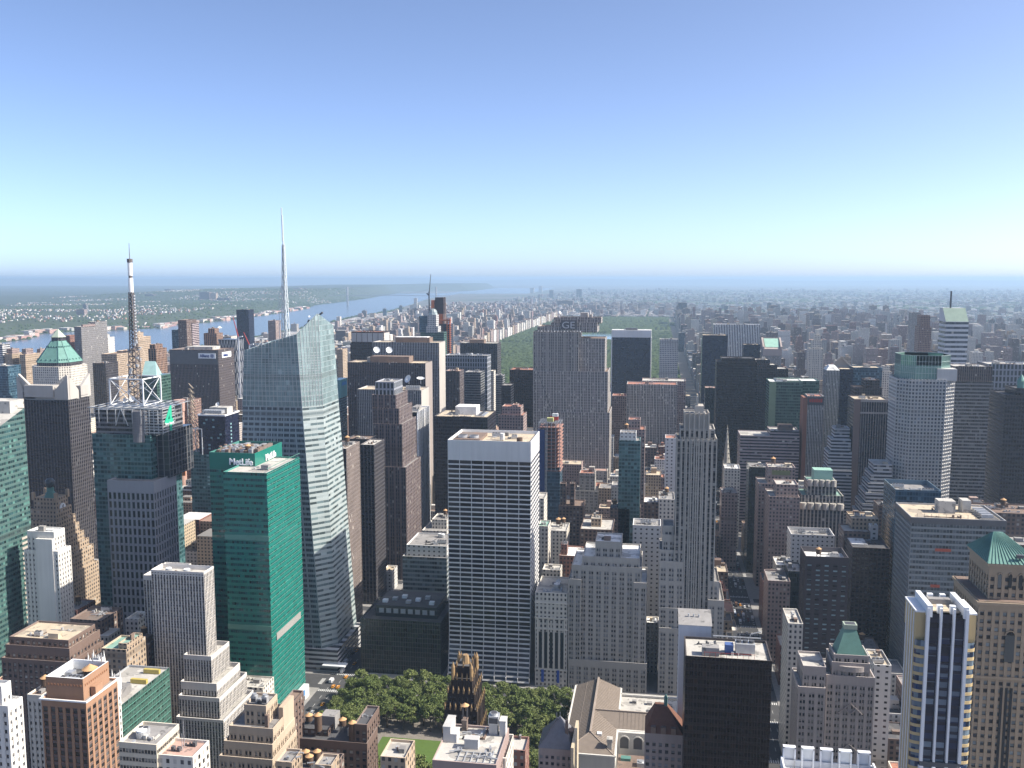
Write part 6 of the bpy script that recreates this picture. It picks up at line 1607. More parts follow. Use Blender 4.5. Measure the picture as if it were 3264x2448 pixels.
# ================================================================== LIBRARY, GABLED AND MANSARD HOUSES
def library():
    e = thing("library", "white marble library with long brown tiled hipped roofs and arched court windows", "library", (-20, 585, 0))
    marble = stone('marble_lib', (.50,.48,.44)); tile = plain("brown_roof_tile", (.20,.165,.135), .9, .2, .35)
    x0, x1, y0, y1, ze, zr = -54., -22., 536., 631., 28., 34.5; xr = -38.
    m = MB(); m.box(x0, x1, y0, y1, 0, ze); m.box(x1, 22, 597, 622, 0, 26); m.box(x1, 22, 567, 597.2, 0, ze); m.build("wall", [marble], e)
    m = MB(); yh = y0+16
    m.quad((x0,y0,ze),(xr,yh,zr),(xr,y1,zr),(x0,y1,ze)); m.quad((x1,y1,ze),(xr,y1,zr),(xr,yh,zr),(x1,y0,ze)); m.tri((x0,y0,ze),(x1,y0,ze),(xr,yh,zr)); m.tri((x1,y1,ze),(x0,y1,ze),(xr,y1,zr))
    yc = 583.
    m.quad((x1-13,570,ze),(22,570,ze),(22,yc,zr-.4),(xr+1.2,yc,zr-.4)); m.quad((22,597,ze),(x1-13,597,ze),(xr+1.2,yc,zr-.4),(22,yc,zr-.4))
    m.build("tiled_roof", [tile], e)
    m = MB()
    m.beam((xr,yh-1,zr+.3),(xr,y1,zr+.3), 1.2); m.beam((xr,yc,zr),(22,yc,zr), .8); m.beam((x0+.3,y0+.3,ze+.2),(xr,yh,zr+.2), .4); m.beam((x1-.3,y0+.3,ze+.2),(xr,yh,zr+.2), .4)
    for xx in (x0+8, x1-8): m.beam((xx,y0+9,ze+3.2),(xx,y1,ze+3.3), .18)
    m.build("roof_ridge", [plain("ridge_tile", (.30,.25,.21))], e)
    m = MB()
    for k in range(46):
        y = y0+3+k*2.02
        t = min(1, max(0, (y-y0)/16)); xt = x0+(xr-x0)*t; zt = ze+(zr-ze)*t
        m.beam((x0+.2,y,ze+.12),(xt,y,zt+.12), .14); m.beam((x1-.2,y,ze+.12),(2*xr-xt,y,zt+.12), .14)
    for k in range(17): x = -21+k*2.5; m.beam((x,570.2,ze+.1),(x,yc,zr-.3), .14)
    m.build("roof_batten", [plain("ridge_tile_dk", (.15,.125,.105))], e)
    m = MB()
    for a, b in (((x0,y0),(x1,y0)),((x1,y0),(x1,570)),((x0,y1),(x0,y0)),((x1,y1),(x0,y1)),((x1,570),(22,570)),((22,622),(x1,622)),((x1,631),(x1,598))):
        m.beam((*a,ze-.2),(*b,ze-.2), 1.1); 
    m.build("cornice", [stone('marble_lt', (.58,.56,.51))], e)
    m = MB(); m.box(x1, 22, 598, 621.4, 26, 26.5); m.build("flat_roof", [ROOF['light']], e)
    for q, (xx, yy, w) in enumerate(((-14,612,5),(-4,611,6),(4,610,3),(10,609,5))):
        m = MB(); m.box(xx, xx+w*.6, yy, yy+3, 26.4, 28.2); m.build("roof_vent", [ROOF['grey']], e)
    m = MB(); m.box(-4, 8, 600.5, 604, 26.4, 26.9); m.build("skylight", [M_GRAF], e)
    m = MB(); m.box(-27,-24.2, 541, 544.5, ze-1, 36); m.box(-27.4,-23.8,540.6,544.9,34,36.2); m.build("chimney", [ROOF['light']], e)
    m = MB(); m.box(-34,-31, 552, 555, 32, 33.6); m.build("roof_hatch", [ROOF['white']], e)
    for xx in (-17.5, -9, -.5, 8):
        m = MB(); pts = [(xx+2.7*math.cos(a), 566.9, 22.5+2.7*math.sin(a)) for a in np.linspace(math.pi, 0, 12)]
        m.ngon([(xx-2.7,566.9,17.5),(xx+2.7,566.9,17.5)]+pts[::-1]); m.build("arched_window", [M_GRAF], e)
        m = MB(); P = [(xx+3.3*math.cos(a), 566.7, 22.5+3.3*math.sin(a)) for a in np.linspace(0, math.pi, 12)]
        for a, b in zip(P[:-1], P[1:]): m.beam(a, b, .6)
        m.build("window_arch", [stone('marble_lt', (.58,.56,.51))], e)
    m = MB(); m.box(x1+1, 22, 540, 560, 0, 17); m.build("court_wing", [ROOF['brown']], e)
    m = MB(); m.box(-19,-13, 552, 556, 17, 18.6); m.build("skylight", [M_COPPERD], e)
    m = MB(); m.box(-9,-4, 546, 551, 17, 19.5); m.cyl(-6.5, 548.5, 1.6, 19.5, 20.1, 12); m.build("cooling_unit", [M_GALV], e)
    BOXES.append((x0, 22, y0, y1, 34)); HEROES.append((1900, 2250, "library roofs"))
library()
def mansard():
    x0, x1, y0, y1, ze = -60.2, -42., 471., 493., 64.5
    e = thing("row_house", "grey slate hip-roofed house with a chimney, left of the library", "house", (-51, 480, 0))
    m = MB(); pl = []; P = rect(x0, x1, y0, y1)
    relief_wall(m, P[0], P[1], 0, ze, 'brick_p', panes=pl); relief_wall(m, P[1], P[2], 0, ze, 'brick_p', panes=pl)
    m.wall(P[2], P[3], 0, ze, 'brick_p', 0); m.wall(P[3], P[0], 0, ze, 'brick_p', 0)
    m.build("wall", [stone('pinkst', (.36,.30,.28)), M_GRAF, stone('pinkst', (.36,.30,.28))], e); put_panes(e, pl, pane('mans', (.03,.03,.036), .12, (.3,.3,.3)))
    a, b = (-51.5, 481, 77), (-50, 484, 77); m = MB(); c = [(x0-.3,y0-.3,ze),(x1+.3,y0-.3,ze),(x1+.3,y1,ze),(x0-.3,y1,ze)]
    m.quad(c[0],c[1],b,a); m.tri(c[1],c[2],b); m.quad(c[2],c[3],a,b); m.tri(c[3],c[0],a); m.build("slate_roof", [plain("grey_slate", (.18,.18,.195), .8, .2, .6)], e)
    m = MB(); m.box(-46.5,-45, 477, 479, ze+2, ze+13); m.build("chimney", [ROOF['brown']], e)
    m = MB(); m.beam(a, (a[0],a[1],80), .3); m.beam(b, (b[0],b[1],79), .3); m.build("finial", [M_METAL], e)
    m = MB(); m.box(-45, -42.5, 480, 484, ze+3, ze+6); m.build("dormer", [ROOF['brown']], e)
    m = MB(); m.box(x1+.02, x1+1.5, y0-9, y1, 0, ze+6); m.build("party_wall", [stone('tanwall', (.50,.42,.30))], e)
    BOXES.append((x0, x1, y0, y1, 75))
mansard()
def gabled():
    x0, x1, y0, y1, ze = -3.8, 15.2, 452., 470., 87.
    e = thing("row_house", "shaded red-roofed mansion block with a small green turret, beside the dark bronze tower", "house", (6, 460, 0))
    m = MB(); pl = []; P = rect(x0, x1, y0, y1)
    relief_wall(m, P[0], P[1], 0, ze, 'brick_p', panes=pl)
    for k in (1, 2, 3): m.wall(P[k], P[(k+1)%4], 0, ze, 'brick_p', 0)
    m.build("wall", [stone('greyst', (.27,.235,.225)), M_GRAF, stone('greyst', (.27,.235,.225))], e); put_panes(e, pl, pane('gab', (.03,.03,.036), .3, (.24,.26,.3)))
    m = MB(); c = [(x0,y0-.2,ze),(x1,y0-.2,ze),(x1,y1,ze),(x0,y1,ze)]; d = [(x0+5,y0+7,ze+11),(x1-8,y0+7,ze+11),(x1-8,y1-6,ze+11),(x0+5,y1-6,ze+11)]
    for k in range(4): m.quad(c[k], c[(k+1)%4], d[(k+1)%4], d[k])
    m.ngon(d); m.build("mansard_roof", [plain("red_brown_tile", (.15,.072,.05), .9, .25, .5)], e)
    m = MB(); m.cyl(6.5, 461, .9, ze+10.5, ze+15, 8); m.cyl(6.5, 461, 1.1, ze+15, ze+17, 8, 0, .1); m.build("turret", [M_COPPERD], e)
    for q in range(3):
        m = MB(); m.box(x0+3+q*5, x0+5.5+q*5, y0-.3, y0+3, ze, ze+3.2); m.build("dormer", [ROOF['brown']], e)
    BOXES.append((x0, x1, y0, y1, ze+8))
gabled()

def black_gold():
    e = thing("office_tower", "black brick gothic tower with gilded pinnacles, standing in front of the tree park", "tower", (-101, 480, 0))
    L = ST_['rad']; m = MB(); pl = []
    tiers = [(-112,-92.5,468,492,71),(-111,-93.5,469,491,84),(-109.5,-95,470,490,93),(-107.5,-96.5,471.5,488,100),(-105.5,-98,474,486,106)]
    zp = 0
    for x0, x1, y0, y1, z in tiers:
        P = rect(x0, x1, y0, y1); zb = max(0, zp-1)
        if z-zb > 9:
            relief_wall(m, P[0], P[1], zb, z, 'rad', panes=pl); relief_wall(m, P[1], P[2], zb, z, 'rad', panes=pl)
        else:
            m.wall(P[0], P[1], zb, z, 'rad', 0); m.wall(P[1], P[2], zb, z, 'rad', 0)
        m.wall(P[2], P[3], zb, z, 'rad', 0); m.wall(P[3], P[0], zb, z, 'rad', 0); m.ngon([(*p, z-.6) for p in P], 2)
        zp = z
    m.build("wall", [stone('rad', L[0]), M_GRAF, ROOF['dark']], e); put_panes(e, pl, pane('rad', (.02,.02,.025), .2, (.22,.20,.17)))
    g = []
    for i, (x0, x1, y0, y1, z) in enumerate(tiers):
        n = max(2, int((x1-x0)/2.6)); mm = MB(); k = .4 if i else .32
        ring = [(x0+(x1-x0)*q/n, y0) for q in range(n+1)]+[(x1, y0+(y1-y0)*q/n) for q in range(1, n+1)]+[(x0, y0+(y1-y0)*q/n) for q in range(1, n+1)]
        mm.box(-k, k, -k, k, -.8, 1.4, bottom=True); mm.cyl(0, 0, k*1.1, 1.4, 3.2, 6, 0, .08)
        pin = mm.build("gilded_pinnacle", [M_BRONZE]); pin.parent = e
        for q, (px_, py_) in enumerate(ring):
            o = pin if q == 0 else pin.copy()
            if q: COL.objects.link(o)
            o.location = Vector((px_, py_, z)) - e.location
        mm = MB()
        for (px_, py_) in ring: mm.box(px_-.3, px_+.3, py_-.3, py_+.3, max(0, z-30), z-.8)
        mm.build("black_pier", [stone('rad', L[0])], e)
    for sx in (-107,-97):
        for sy in (472,487): m = MB(); m.cyl(sx, sy, 1.0, 99, 106, 8); m.cyl(sx, sy, 1.1, 106, 109, 8, 0, .1); m.build("gilded_turret", [M_BRONZE], e)
    m = MB(); m.cyl(-101.7, 480, 2.6, 105, 110, 8, 0, 1.6); m.build("gilded_cap", [M_BRONZE], e)
    BOXES.append((-112, -92.5, 468, 492, 90)); HEROES.append((1470, 2200, "black and gold tower"))
black_gold()

# ================================================================== FOREGROUND ROW
e_, T_ = tower("office_tower", "orange brick tower with a walled roof terrace and fan units, lower left", "tower", 'brick_o',
      [(131,273,2225,400,27)], "", 'grey', "orange brick tower", relief=True, panes=True)
x0, x1, y0, y1, z, _ = T_[0]
a_ = atY(149, 2155, 404); b_ = atY(267, 2155, 404); zp = a_[2]+.3
brk = stone('brick_o', ST_['brick_o'][0]); m = MB(); P = rect(a_[0], b_[0], 403, 425)
for k in range(4):
    (a, b), (c, d) = P[k], P[(k+1)%4]; m.quad((a,b,z-1.2),(c,d,z-1.2),(c,d,zp),(a,b,zp))
m.build("penthouse_wall", [brk], e_); parapet_roof(P, zp, M_WHITE, ROOF['dark'], e_, drop=5, th=.7)
m = MB(); m.ring(x0-.8, x1+.8, y0-.8, y1+.8, .78, z-.6, z+.15); m.build("white_cornice", [M_WHITE], e_)
m = MB(); m.ring(x0-.8, x1+.8, y0-.8, y1+.8, .78, z-50, z-49); m.build("white_cornice", [M_WHITE], e_)
tank(e_, b_[0]-6, 418, zp-5, 3.4, .6, 3.0)
m = MB(); m.box(a_[0]+8, b_[0]-5, 407, 411, zp-5, zp-1.6)
for q in range(4): m.cyl(a_[0]+9.6+q*2.1, 409, .85, zp-1.6, zp-1.1, 10, 1)
m.build("cooling_unit", [M_GALV, M_DARKM], e_)
m = MB(); m.box(a_[0]+4, a_[0]+8, 412, 416, zp-5, zp-1.5); m.build("duct", [M_GALV], e_)
m = MB(); m.box(x1-2.4, x1+.2, y0+8, y0+14, z-1.2, z+4); m.build("bulkhead", [brk], e_)
m = MB(); m.box(b_[0]-3, b_[0]-2.5, 423, 423.5, zp, zp+5); m.box(b_[0]-8, b_[0]-7.6, 423, 423.4, zp, zp+4); m.build("flue", [M_GALV], e_)
m = MB()
for q in range(12): m.box(b_[0]+.02, b_[0]+.3, 404.5+q*1.65, 405.3+q*1.65, zp-4.2, zp-3.2, bottom=True)
for q in range(11): m.box(a_[0]+1+q*1.75, a_[0]+1.8+q*1.75, 402.7, 402.98, zp-4.2, zp-3.2, bottom=True)
m.build("corbel", [stone('brickdk', (.30,.15,.08))], e_)

tower("office_building", "white stone building with stepped top cut by the lower left corner", "building", 'white_pl', [(-160,24,2236,330,9), (-160,3,2176,332,6)], "b1", 'white', None, relief=True, panes=True)
tower("office_building", "grey stone building squeezed left of the orange brick tower", "building", 'cream', [(86,131,2213,430,20)], "b1 t1", 'brown', None, relief=True)
tower("office_building", "long dark brick building with sunlit tan roof, behind the orange brick tower", "building", 'brick_b', [(4,222,2096,497,35), (16,220,2054,500,32), (28,217,2029,503,28)], "b1 c1", 'tan', "long dark brick building", relief=True)
tower("office_building", "dark brown block with duct-covered roof below the clock tower", "building", 'brick_b', [(223,322,1972,565,26)], "p2 c1", 'brown', "duct-covered brown block")
tower("office_building", "stone building with a planted roof terrace and white roof cabins", "building", 'tan', [(322,402,2066,512,22), (376,404,2050,514,18)], "b2", 'green', "planted roof terrace")
tower("office_building", "small grey block with a pale box roof left of the finned stepped tower", "building", 'cream', [(294,345,2024,560,14), (398,440,1972,590,16,'white_pl')], "b1", 'light')
tower("office_building", "shaded brick block in the gap left of the striped stepped tower", "building", 'brick_b', [(402,470,2050,540,30)], "b1 t1", 'brown')
def gothic_white():
    for (xl, xr, yt, Y, lab) in ((282,316,2112,470,"upper white terracotta gothic crown with pinnacles behind the orange brick tower"), (341,366,2178,440,"lower white terracotta gothic parapet right of the orange brick tower")):
        a = atY(xl, yt, Y); b = atY(xr, yt, Y)
        e = thing("office_building", lab, "building", ((a[0]+b[0])/2, Y+7, 0))
        m = MB(); m.prism(rect(a[0], b[0], Y, Y+5), 0, a[2]-3, 'white_pl', 0, 0); m.build("wall", [style('white_pl')], e)
        m = MB()
        n = 5
        for q in range(n+1):
            u = a[0]+(b[0]-a[0])*q/n
            for yy in (Y, Y+5):
                m.box(u-.45, u+.45, yy-.45, yy+.45, a[2]-5, a[2]+1); m.cyl(u, yy, .6, a[2]+1, a[2]+(6 if q in (0, n) else 3), 6, 0, .05)
        for q in range(n):
            u = a[0]+(b[0]-a[0])*(q+.5)/n; w = (b[0]-a[0])/n*.42
            m.quad((u-w,Y-.2,a[2]-3),(u+w,Y-.2,a[2]-3),(u+.1,Y-.2,a[2]+1.5),(u-.1,Y-.2,a[2]+1.5)); m.quad((u+w,Y+.2,a[2]-3),(u-w,Y+.2,a[2]-3),(u-.1,Y+.2,a[2]+1.5),(u+.1,Y+.2,a[2]+1.5))
        for q in range(5):
            yy = Y+.6+q*.95; m.box(b[0]-.3, b[0]+.4, yy-.4, yy+.4, a[2]-8, a[2]+2)
        m.build("gothic_parapet", [stone('terracotta_w', (.72,.70,.66))], e)
        BOXES.append((a[0], b[0], Y, Y+5, a[2]))
gothic_white()
def green_low():
    x0, x1, y0, y1 = -316., -290., 446., 502.; z = 80.5
    e = thing("office_building", "low green glass building seen end-on beside the striped stepped tower", "building", (-303, 474, 0))
    m = MB(); m.prism(rect(x0, x1, y0, y1), 0, z, 'glass_gr'); m.build("glass_wall", [style('glass_gr')], e)
    parapet_roof(rect(x0, x1, y0, y1), z, M_METAL, ROOF['light'], e)
    m = MB(); m.box(x0+6, x1-5, y0+6, y0+24, z-1, z+4); m.build("bulkhead", [ROOF['grey']], e)
    m = MB(); m.box(x0+14, x1-2, y0+34, y0+36, z-1, z+1.5); m.box(x0+14, x1-2, y0+48, y0+50, z-1, z+1.5); m.build("roof_rail", [M_GOLD], e)
    m = MB()
    for f in range(20): m.box(x1+.02, x1+.2, y0, y1, z-4-f*3.9, z-3.6-f*3.9)
    for q in range(15): m.box(x1+.02, x1+.16, y0+q*4-.1, y0+q*4+.1, 0, z-.3)
    m.build("mullion", [plain("pale_green_metal", (.10,.24,.19), .4)], e)
    BOXES.append((x0, x1, y0, y1, z))
green_low()
tower("office_tower", "pale vertically finned tower with stepped setbacks and fan wells on its roof, left foreground", "tower", 'strip_fin',
      [(561,712,2284,524,44), (568,699,2216,528,40), (574,690,2172,532,34), (583,673,2087,536,26),
       (440,560,2122,546,40), (450,560,2068,548,36), (452,540,1834,552,30), (476,649,1817,540,15)], "f2", 'light', "striped stepped tower", relief=True, panes=True, drop=3)
e_, T_ = tower("office_building", "tan brick stepped building with fan units on its roof house", "building", 'tan_big',
      [(698,868,2408,395,30), (712,868,2361,397.5,28), (727,870,2313,400,26), (776,848,2246,404,14)], "", 'grey', "tan stepped building", relief=True, panes=True)
x0, x1, y0, y1, z, _ = T_[3]
for q in range(2):
    m = MB(); xx = x0+2.5+q*5.5; m.box(xx, xx+2.6, y0+2, y0+4.6, z+.2, z+3.4); m.cyl(xx+1.3, y0+3.3, 1.15, z+3.4, z+4.3, 12, 0); m.box(xx+.1, xx+2.5, y0+1.95, y0+1.99, z+.5, z+2.2, 1); m.build("cooling_unit", [M_GALV, M_DARKM], e_)
x0, x1, y0, y1, z, _ = T_[2]
m = MB(); m.box(x1-2.2, x1+.1, y0+12, y1, 0, z+5); m.build("bulkhead", [stone('tan_big', ST_['tan_big'][0])], e_)
m = MB(); m.box(x1-5, x1-3.4, y0+2, y0+3.6, z-1, z+5.5); m.build("chimney", [ROOF['brown']], e_)
tower("office_building", "narrow dark brown brick wall building touching the tan stepped one on the right", "building", 'brick_b', [(896,930,2241,431,16)], "", 'brown', None, relief=True)
tower("office_building", "low roof with a tan house and vents behind the striped stepped tower", "building", 'cream', [(745,838,2186,570,18)], "b1 p1", 'light')
tower("office_building", "cream banded office block with pinnacled parapet, lower left beside the orange brick tower", "building", 'band_crm', [(378,498,2364,330,18)], "p1 c1 f1", 'grey', "cream banded block", relief=True, panes=True)
tower("office_building", "lower cream wing with a pink tiled roof and urn finials", "building", 'cream', [(500,614,2404,331,14)], "a2", 'pink', None)
m = MB(); e_ = [o for o in bpy.data.objects if o.get("label", "").startswith("lower cream wing")][0]
for q in range(5): p_ = atY(520+q*20, 2400, 345); m.cyl(p_[0], 345, .5, p_[2]-1, p_[2]+1.6, 8, 0, .15)
m.build("urn_finial", [stone('creamst', (.6,.55,.47))], e_)
e_, T_ = tower("loft_building", "brown brick loft building carrying tall dark water tanks, in front of the tree park", "building", 'brick_b',
      [(945,1170,2352,440,18), (945,1046,2322,446,16), (1128,1170,2308,442,22)], "p1", 'dark', "water tank roof", relief=True, panes=True)
zt = T_[0][4]
for (px_, Y, r, leg, h) in ((1015,446,1.95,1.2,8.5), (1124,444,1.95,.8,9.2), (986,455,1.9,1.6,3), (1093,452,1.9,4,3.2)):
    p_ = atY(px_, 2330, Y); tank(e_, p_[0], Y, zt-1.2 if px_ > 1040 else T_[1][4]-1.2, r, leg, h)
m = MB(); p_ = atY(1060, 2330, 458); m.box(p_[0]-5, p_[0]+3, 454, 462, zt-1, zt+6); m.build("bulkhead", [ROOF['grey']], e_)
m = MB(); p_ = atY(1150, 2330, 458); m.box(p_[0]-4, p_[0]+1, 448, 458, zt-1, zt+3); m.build("bulkhead", [ROOF['light']], e_)
e_, T_ = tower("loft_building", "dark low roof carrying a cluster of three short water tanks at the bottom edge", "building", 'brick_b', [(938,1060,2446,395,16)], "", 'dark', "cluster of three tanks")
for px_, Y in ((976,403), (1012,404), (987,399)):
    p_ = atY(px_, 2440, Y); tank(e_, p_[0], Y, T_[0][4]-1.2, 1.75, 1.4, 3.8)
tower("office_building", "low grey roof at the bottom edge right of the tan stepped building", "building", 'tan', [(878,930,2426,370,12)], "p1", 'grey')
tower("office_building", "small grey flat roof at the bottom edge under the tall water tanks", "building", 'tan', [(1003,1056,2436,370,10)], "p1", 'grey')
tower("office_building", "low white roof with a brick stair head in front of the lawn", "building", 'tan', [(1212,1292,2410,372,16)], "b1", 'light', "low white roof")
e_, T_ = tower("loft_building", "brick building with a sunlit white roof full of sheds and a cooling tower, bottom centre", "building", 'brick_p',
      [(1378,1582,2422,330,30)], "p3", 'light', "sunlit white roof", relief=True, panes=True, drop=1)
x0, x1, y0, y1, z, _ = T_[0]; wp = stone('whitepanel_b', (.46,.45,.43))
for (a, b, c, d, h, mt) in ((.5,3.5,16,26,5.5,wp), (3.5,6,16,22,2.6,wp), (10,15.5,12,15.5,3,wp), (17.5,21,25,29,3.4,wp), (22,24.5,24,28.5,5.5,wp), (6,8,26,29,3.6,ROOF['brown'])):
    m = MB(); m.box(x0+a, x0+b, y0+c, y0+d, z-1, z+h); m.box(x0+a-.15, x0+b+.15, y0+c-.15, y0+d+.15, z+h-.4, z+h+.15, bottom=True); m.build("roof_shed", [mt], e_)
m = MB(); m.box(x0+17.3, x0+21.5, y0+24.5, y0+28.5, z+3.5, z+7); m.cyl(x0+19.4, y0+26.5, 1.6, z+7, z+7.9, 14, 0); m.cyl(x0+19.4, y0+26.5, 1.3, z+7.9, z+8, 14, 1); m.box(x0+17.6, x0+21.2, y0+24.4, y0+24.48, z+4, z+6.3, 1, bottom=True); m.build("cooling_tower", [M_GALV, M_DARKM], e_)
m = MB()
for q in range(6): m.box(x0+9+q*2.6, x0+9.3+q*2.6, y0+1, y0+10, z-.95, z-.5)
for q in range(3): m.box(x0+8, x0+24, y0+2+q*3.6, y0+2.3+q*3.6, z-.95, z-.6)
m.build("roof_curb", [M_METAL], e_)
tank(e_, x0+7, y0+28, z+2, 1.5, 7, .25)
tower("row_house", "small red brick house with an L-shaped roof right of the bottom centre white roof", "house", 'brick_r', [(1612,1674,2388,420,14), (1640,1674,2372,428,8)], "b1", 'light')
tower("row_house", "narrow pale house in the gap next to the bottom centre white roof", "house", 'cream', [(1583,1612,2415,345,20)], "b1", 'light')
def corner_roof():
    a = atY(2488, 2372, 262); b = atY(2786, 2372, 262); x0, x1, z = a[0], b[0], a[2]
    e = thing("office_building", "white roof with tall framed parapet openings and three round fans, at the bottom right edge", "building", ((x0+x1)/2, 240, 0))
    m = MB(); m.prism(rect(x0, x1, 200, 262), 0, z-6, 'brick_b'); m.build("wall", [style('brick_b')], e)
    m = MB(); m.ngon([(*p, z-6.05) for p in rect(x0, x1, 200, 262)]); m.build("roof", [ROOF['white']], e)
    cr = stone('whitepanel', (.60,.61,.63)); n = 5; w = (x1-x0)/n
    for q in range(n):
        m = MB(); u0, u1 = x0+q*w+.6, x0+(q+1)*w-1.0
        m.box(u0, u0+.4, 260.5, 262, z-7, z); m.box(u1-.4, u1, 260.5, 262, z-7, z); m.box(u0, u1, 260.5, 262, z-.4, z+.02, bottom=True); m.box(u0+.4, u1-.4, 261.6, 261.9, z-7, z-.4); m.build("parapet_frame", [M_WHITE if q % 2 else cr], e)
    m = MB(); m.box(x0, x1, 261, 261.5, z-7, z-4); m.box(x0, x0+.5, 200, 261, z-7, z-3); m.box(x1-.5, x1, 200, 261, z-7, z-3); m.build("parapet", [cr], e)
    for q in range(3):
        m = MB(); cx, cy = x0+15.5+(q % 2)*3.6, 252-(q // 2)*3.6; m.cyl(cx, cy, 1.6, z-6, z-3.6, 18, 0, cap=False); m.cyl(cx, cy, 1.5, z-6, z-4.4, 18, 1); m.beam((cx-1.5,cy,z-3.7),(cx+1.5,cy,z-3.7), .15); m.build("roof_fan", [M_WHITE, M_GALV], e)
    m = MB(); m.beam((x0+6.5,254,z-6),(x0+7,252,z-3), .15); m.beam((x0+3.5,258,z-6),(x0+3.5,258,z-2), .15); m.build("aerial", [M_DARKM], e)
    m = MB(); m.box(x0+11, x0+12.6, 247, 248, z-6, z-5); m.build("roof_box", [M_REDST], e)
    BOXES.append((x0, x1, 200, 262, z))
corner_roof()

# ================================================================== WEST SIDE HEIGHTS AND RIVERSIDE
def W_(lab, sty, xl, xr, yt, Y, D=30, name="apartment_tower", mech="b1", roof='brown', **k):
    return tower(name, lab, "tower", sty, [(xl, xr, yt, Y, D)] + k.pop('more', []), mech, roof, k.pop('short', None), **k)
W_("blue glass tower cut by the left edge above the river", 'glass_bl', -40, 24, 1166, 1300, 30, roof='grey')
W_("thin white banded tower at the left edge against the water", 'band_wht', -30, 7, 1097, 1500, 20, roof='light')
W_("leftmost tan apartment tower with a square brick water house", 'tan', 14, 38, 1128, 1500, 44, more=[(22,38,1112,1510,20,'brick_p')])
W_("second tan apartment tower from the left with a square brick water house", 'tan', 62, 80, 1130, 1490, 44, more=[(69,82,1112,1500,20,'brick_p')])
W_("brown apartment tower with a turret just left of the copper pyramid", 'brick_b', 107, 126, 1126, 1540, 36, more=[(117,128,1112,1550,16,'brick_p')])
W_("dark maroon slab rising beside the copper pyramid's tip", 'brick_r', 205, 222, 1069, 1700, 30)
W_("grey and tan slab tower right of the copper pyramid", 'stripe_fine', 236, 258, 1041, 1640, 46, more=[(258,264,1035,1645,40,'brick_p')])
W_("tallest grey slab of the riverside pair, with a sunlit cream side", 'stripe_fine', 280, 303, 1026, 1690, 40, short="riverside slab pair")
W_("white stepped apartment tower right of the riverside pair", 'white_pl', 318, 334, 1076, 1850, 36, more=[(322,332,1066,1856,20)])
W_("beige tower with stepped balconies behind the mast", 'tan', 425, 440, 1075, 1700, 46, more=[(425,436,1060,1704,24)])
W_("long tan slab apartment house in the middle of the west side", 'tan', 323, 372, 1128, 1560, 60, more=[(372,408,1118,1600,50)])
W_("orange brick tower with a notched crown left of the lettered slab", 'brick_o', 472, 497, 1112, 1420, 34, more=[(476,494,1098,1424,24)], short="notched orange tower")
W_("grey blue slab below the long tan one", 'stripe_dk', 295, 336, 1157, 1330, 34)
W_("slate blue glass tower left of the brown riverside tower", 'glass_bl', 547, 572, 1051, 1900, 24)
W_("brown banded riverside tower above the lettered slab", 'brick_b', 567, 594, 1020, 1840, 44, more=[(594,612,1030,1860,30,'band_pink')], short="brown banded riverside tower")
W_("salmon brick apartment tower with a stepped top above the lettered slab", 'brick_o', 649, 690, 1062, 1900, 30, more=[(663,684,1047,1906,20)])
W_("pale low block with a dish in front of the water", 'cream', 698, 736, 1072, 1960, 30)
W_("black tower standing alone against the river beside the lattice spire", 'navy', 753, 792, 987, 2150, 30, roof='dark', short="lone black tower")
W_("red-topped grey block behind the lattice spire", 'brick_p', 854, 878, 1022, 2330, 34)
W_("tan tower with lit sides right of the crystal crown", 'tan', 1022, 1046, 1128, 2080, 30)
W_("twin tan tower pair right of the crystal crown", 'tan', 1072, 1092, 1113, 2100, 34)
W_("dark low tower with a black box roof right of the crystal crown", 'dark', 1022, 1060, 1150, 1700, 30)
def diagrid():
    Y = 1880.; a = atY(697, 1082, Y); b = atY(752, 1082, Y); x0, x1, z = a[0], b[0], a[2]
    e = thing("office_tower", "dark glass tower wrapped in a white zigzag steel frame", "tower", ((x0+x1)/2, Y+18, 0))
    m = MB(); m.prism(rect(x0, x1, Y, Y+36), 0, z, 'navy', 0, 0); m.build("glass_wall", [style('navy')], e)
    m = MB(); n = 6; w = (x1-x0)/n; h = 24.
    for r in range(8):
        za, zb = z-r*h, z-(r+1)*h
        for q in range(n): m.beam((x0+q*w,Y-.4,za),(x0+(q+.5)*w,Y-.4,zb), 1.2); m.beam((x0+(q+.5)*w,Y-.4,zb),(x0+(q+1)*w,Y-.4,za), 1.2)
        for q in range(4): v = 9; m.beam((x1+.4,Y+q*v,za),(x1+.4,Y+(q+.5)*v,zb), 1.2); m.beam((x1+.4,Y+(q+.5)*v,zb),(x1+.4,Y+(q+1)*v,za), 1.2)
    m.beam((x0,Y-.4,z),(x1,Y-.4,z), 1.2); m.build("diagonal_frame", [M_METAL], e)
    BOXES.append((x0, x1, Y, Y+36, z)); HEROES.append((725, 1090, "zigzag framed tower"))
    for lab, p, q, r in (("red and white crane with a raised jib beside the zigzag framed tower", (760,1075), (742,1010), (757,1045)), ("red and white crane leaning left above the crystal tower's shoulder", (795,1100), (776,1058), (790,1090))):
        A = atY(*p, 1800); B = atY(*q, 1800); C = atY(*r, 1800)
        e2 = thing("tower_crane", lab, "crane", (A[0], 1800, 0)); m = MB(); m.beam((A[0],1800,0),tuple(A), 2.0); m.build("crane_mast", [M_WHITE], e2)
        m = MB(); m.beam(tuple(A), tuple(B), 1.8, 0, .9); m.build("crane_jib", [M_REDST], e2)
        m = MB(); m.beam(tuple(A), tuple(A+np.array([9,0,2])), 2.4); m.build("crane_counterweight", [M_WHITE], e2)
diagrid()
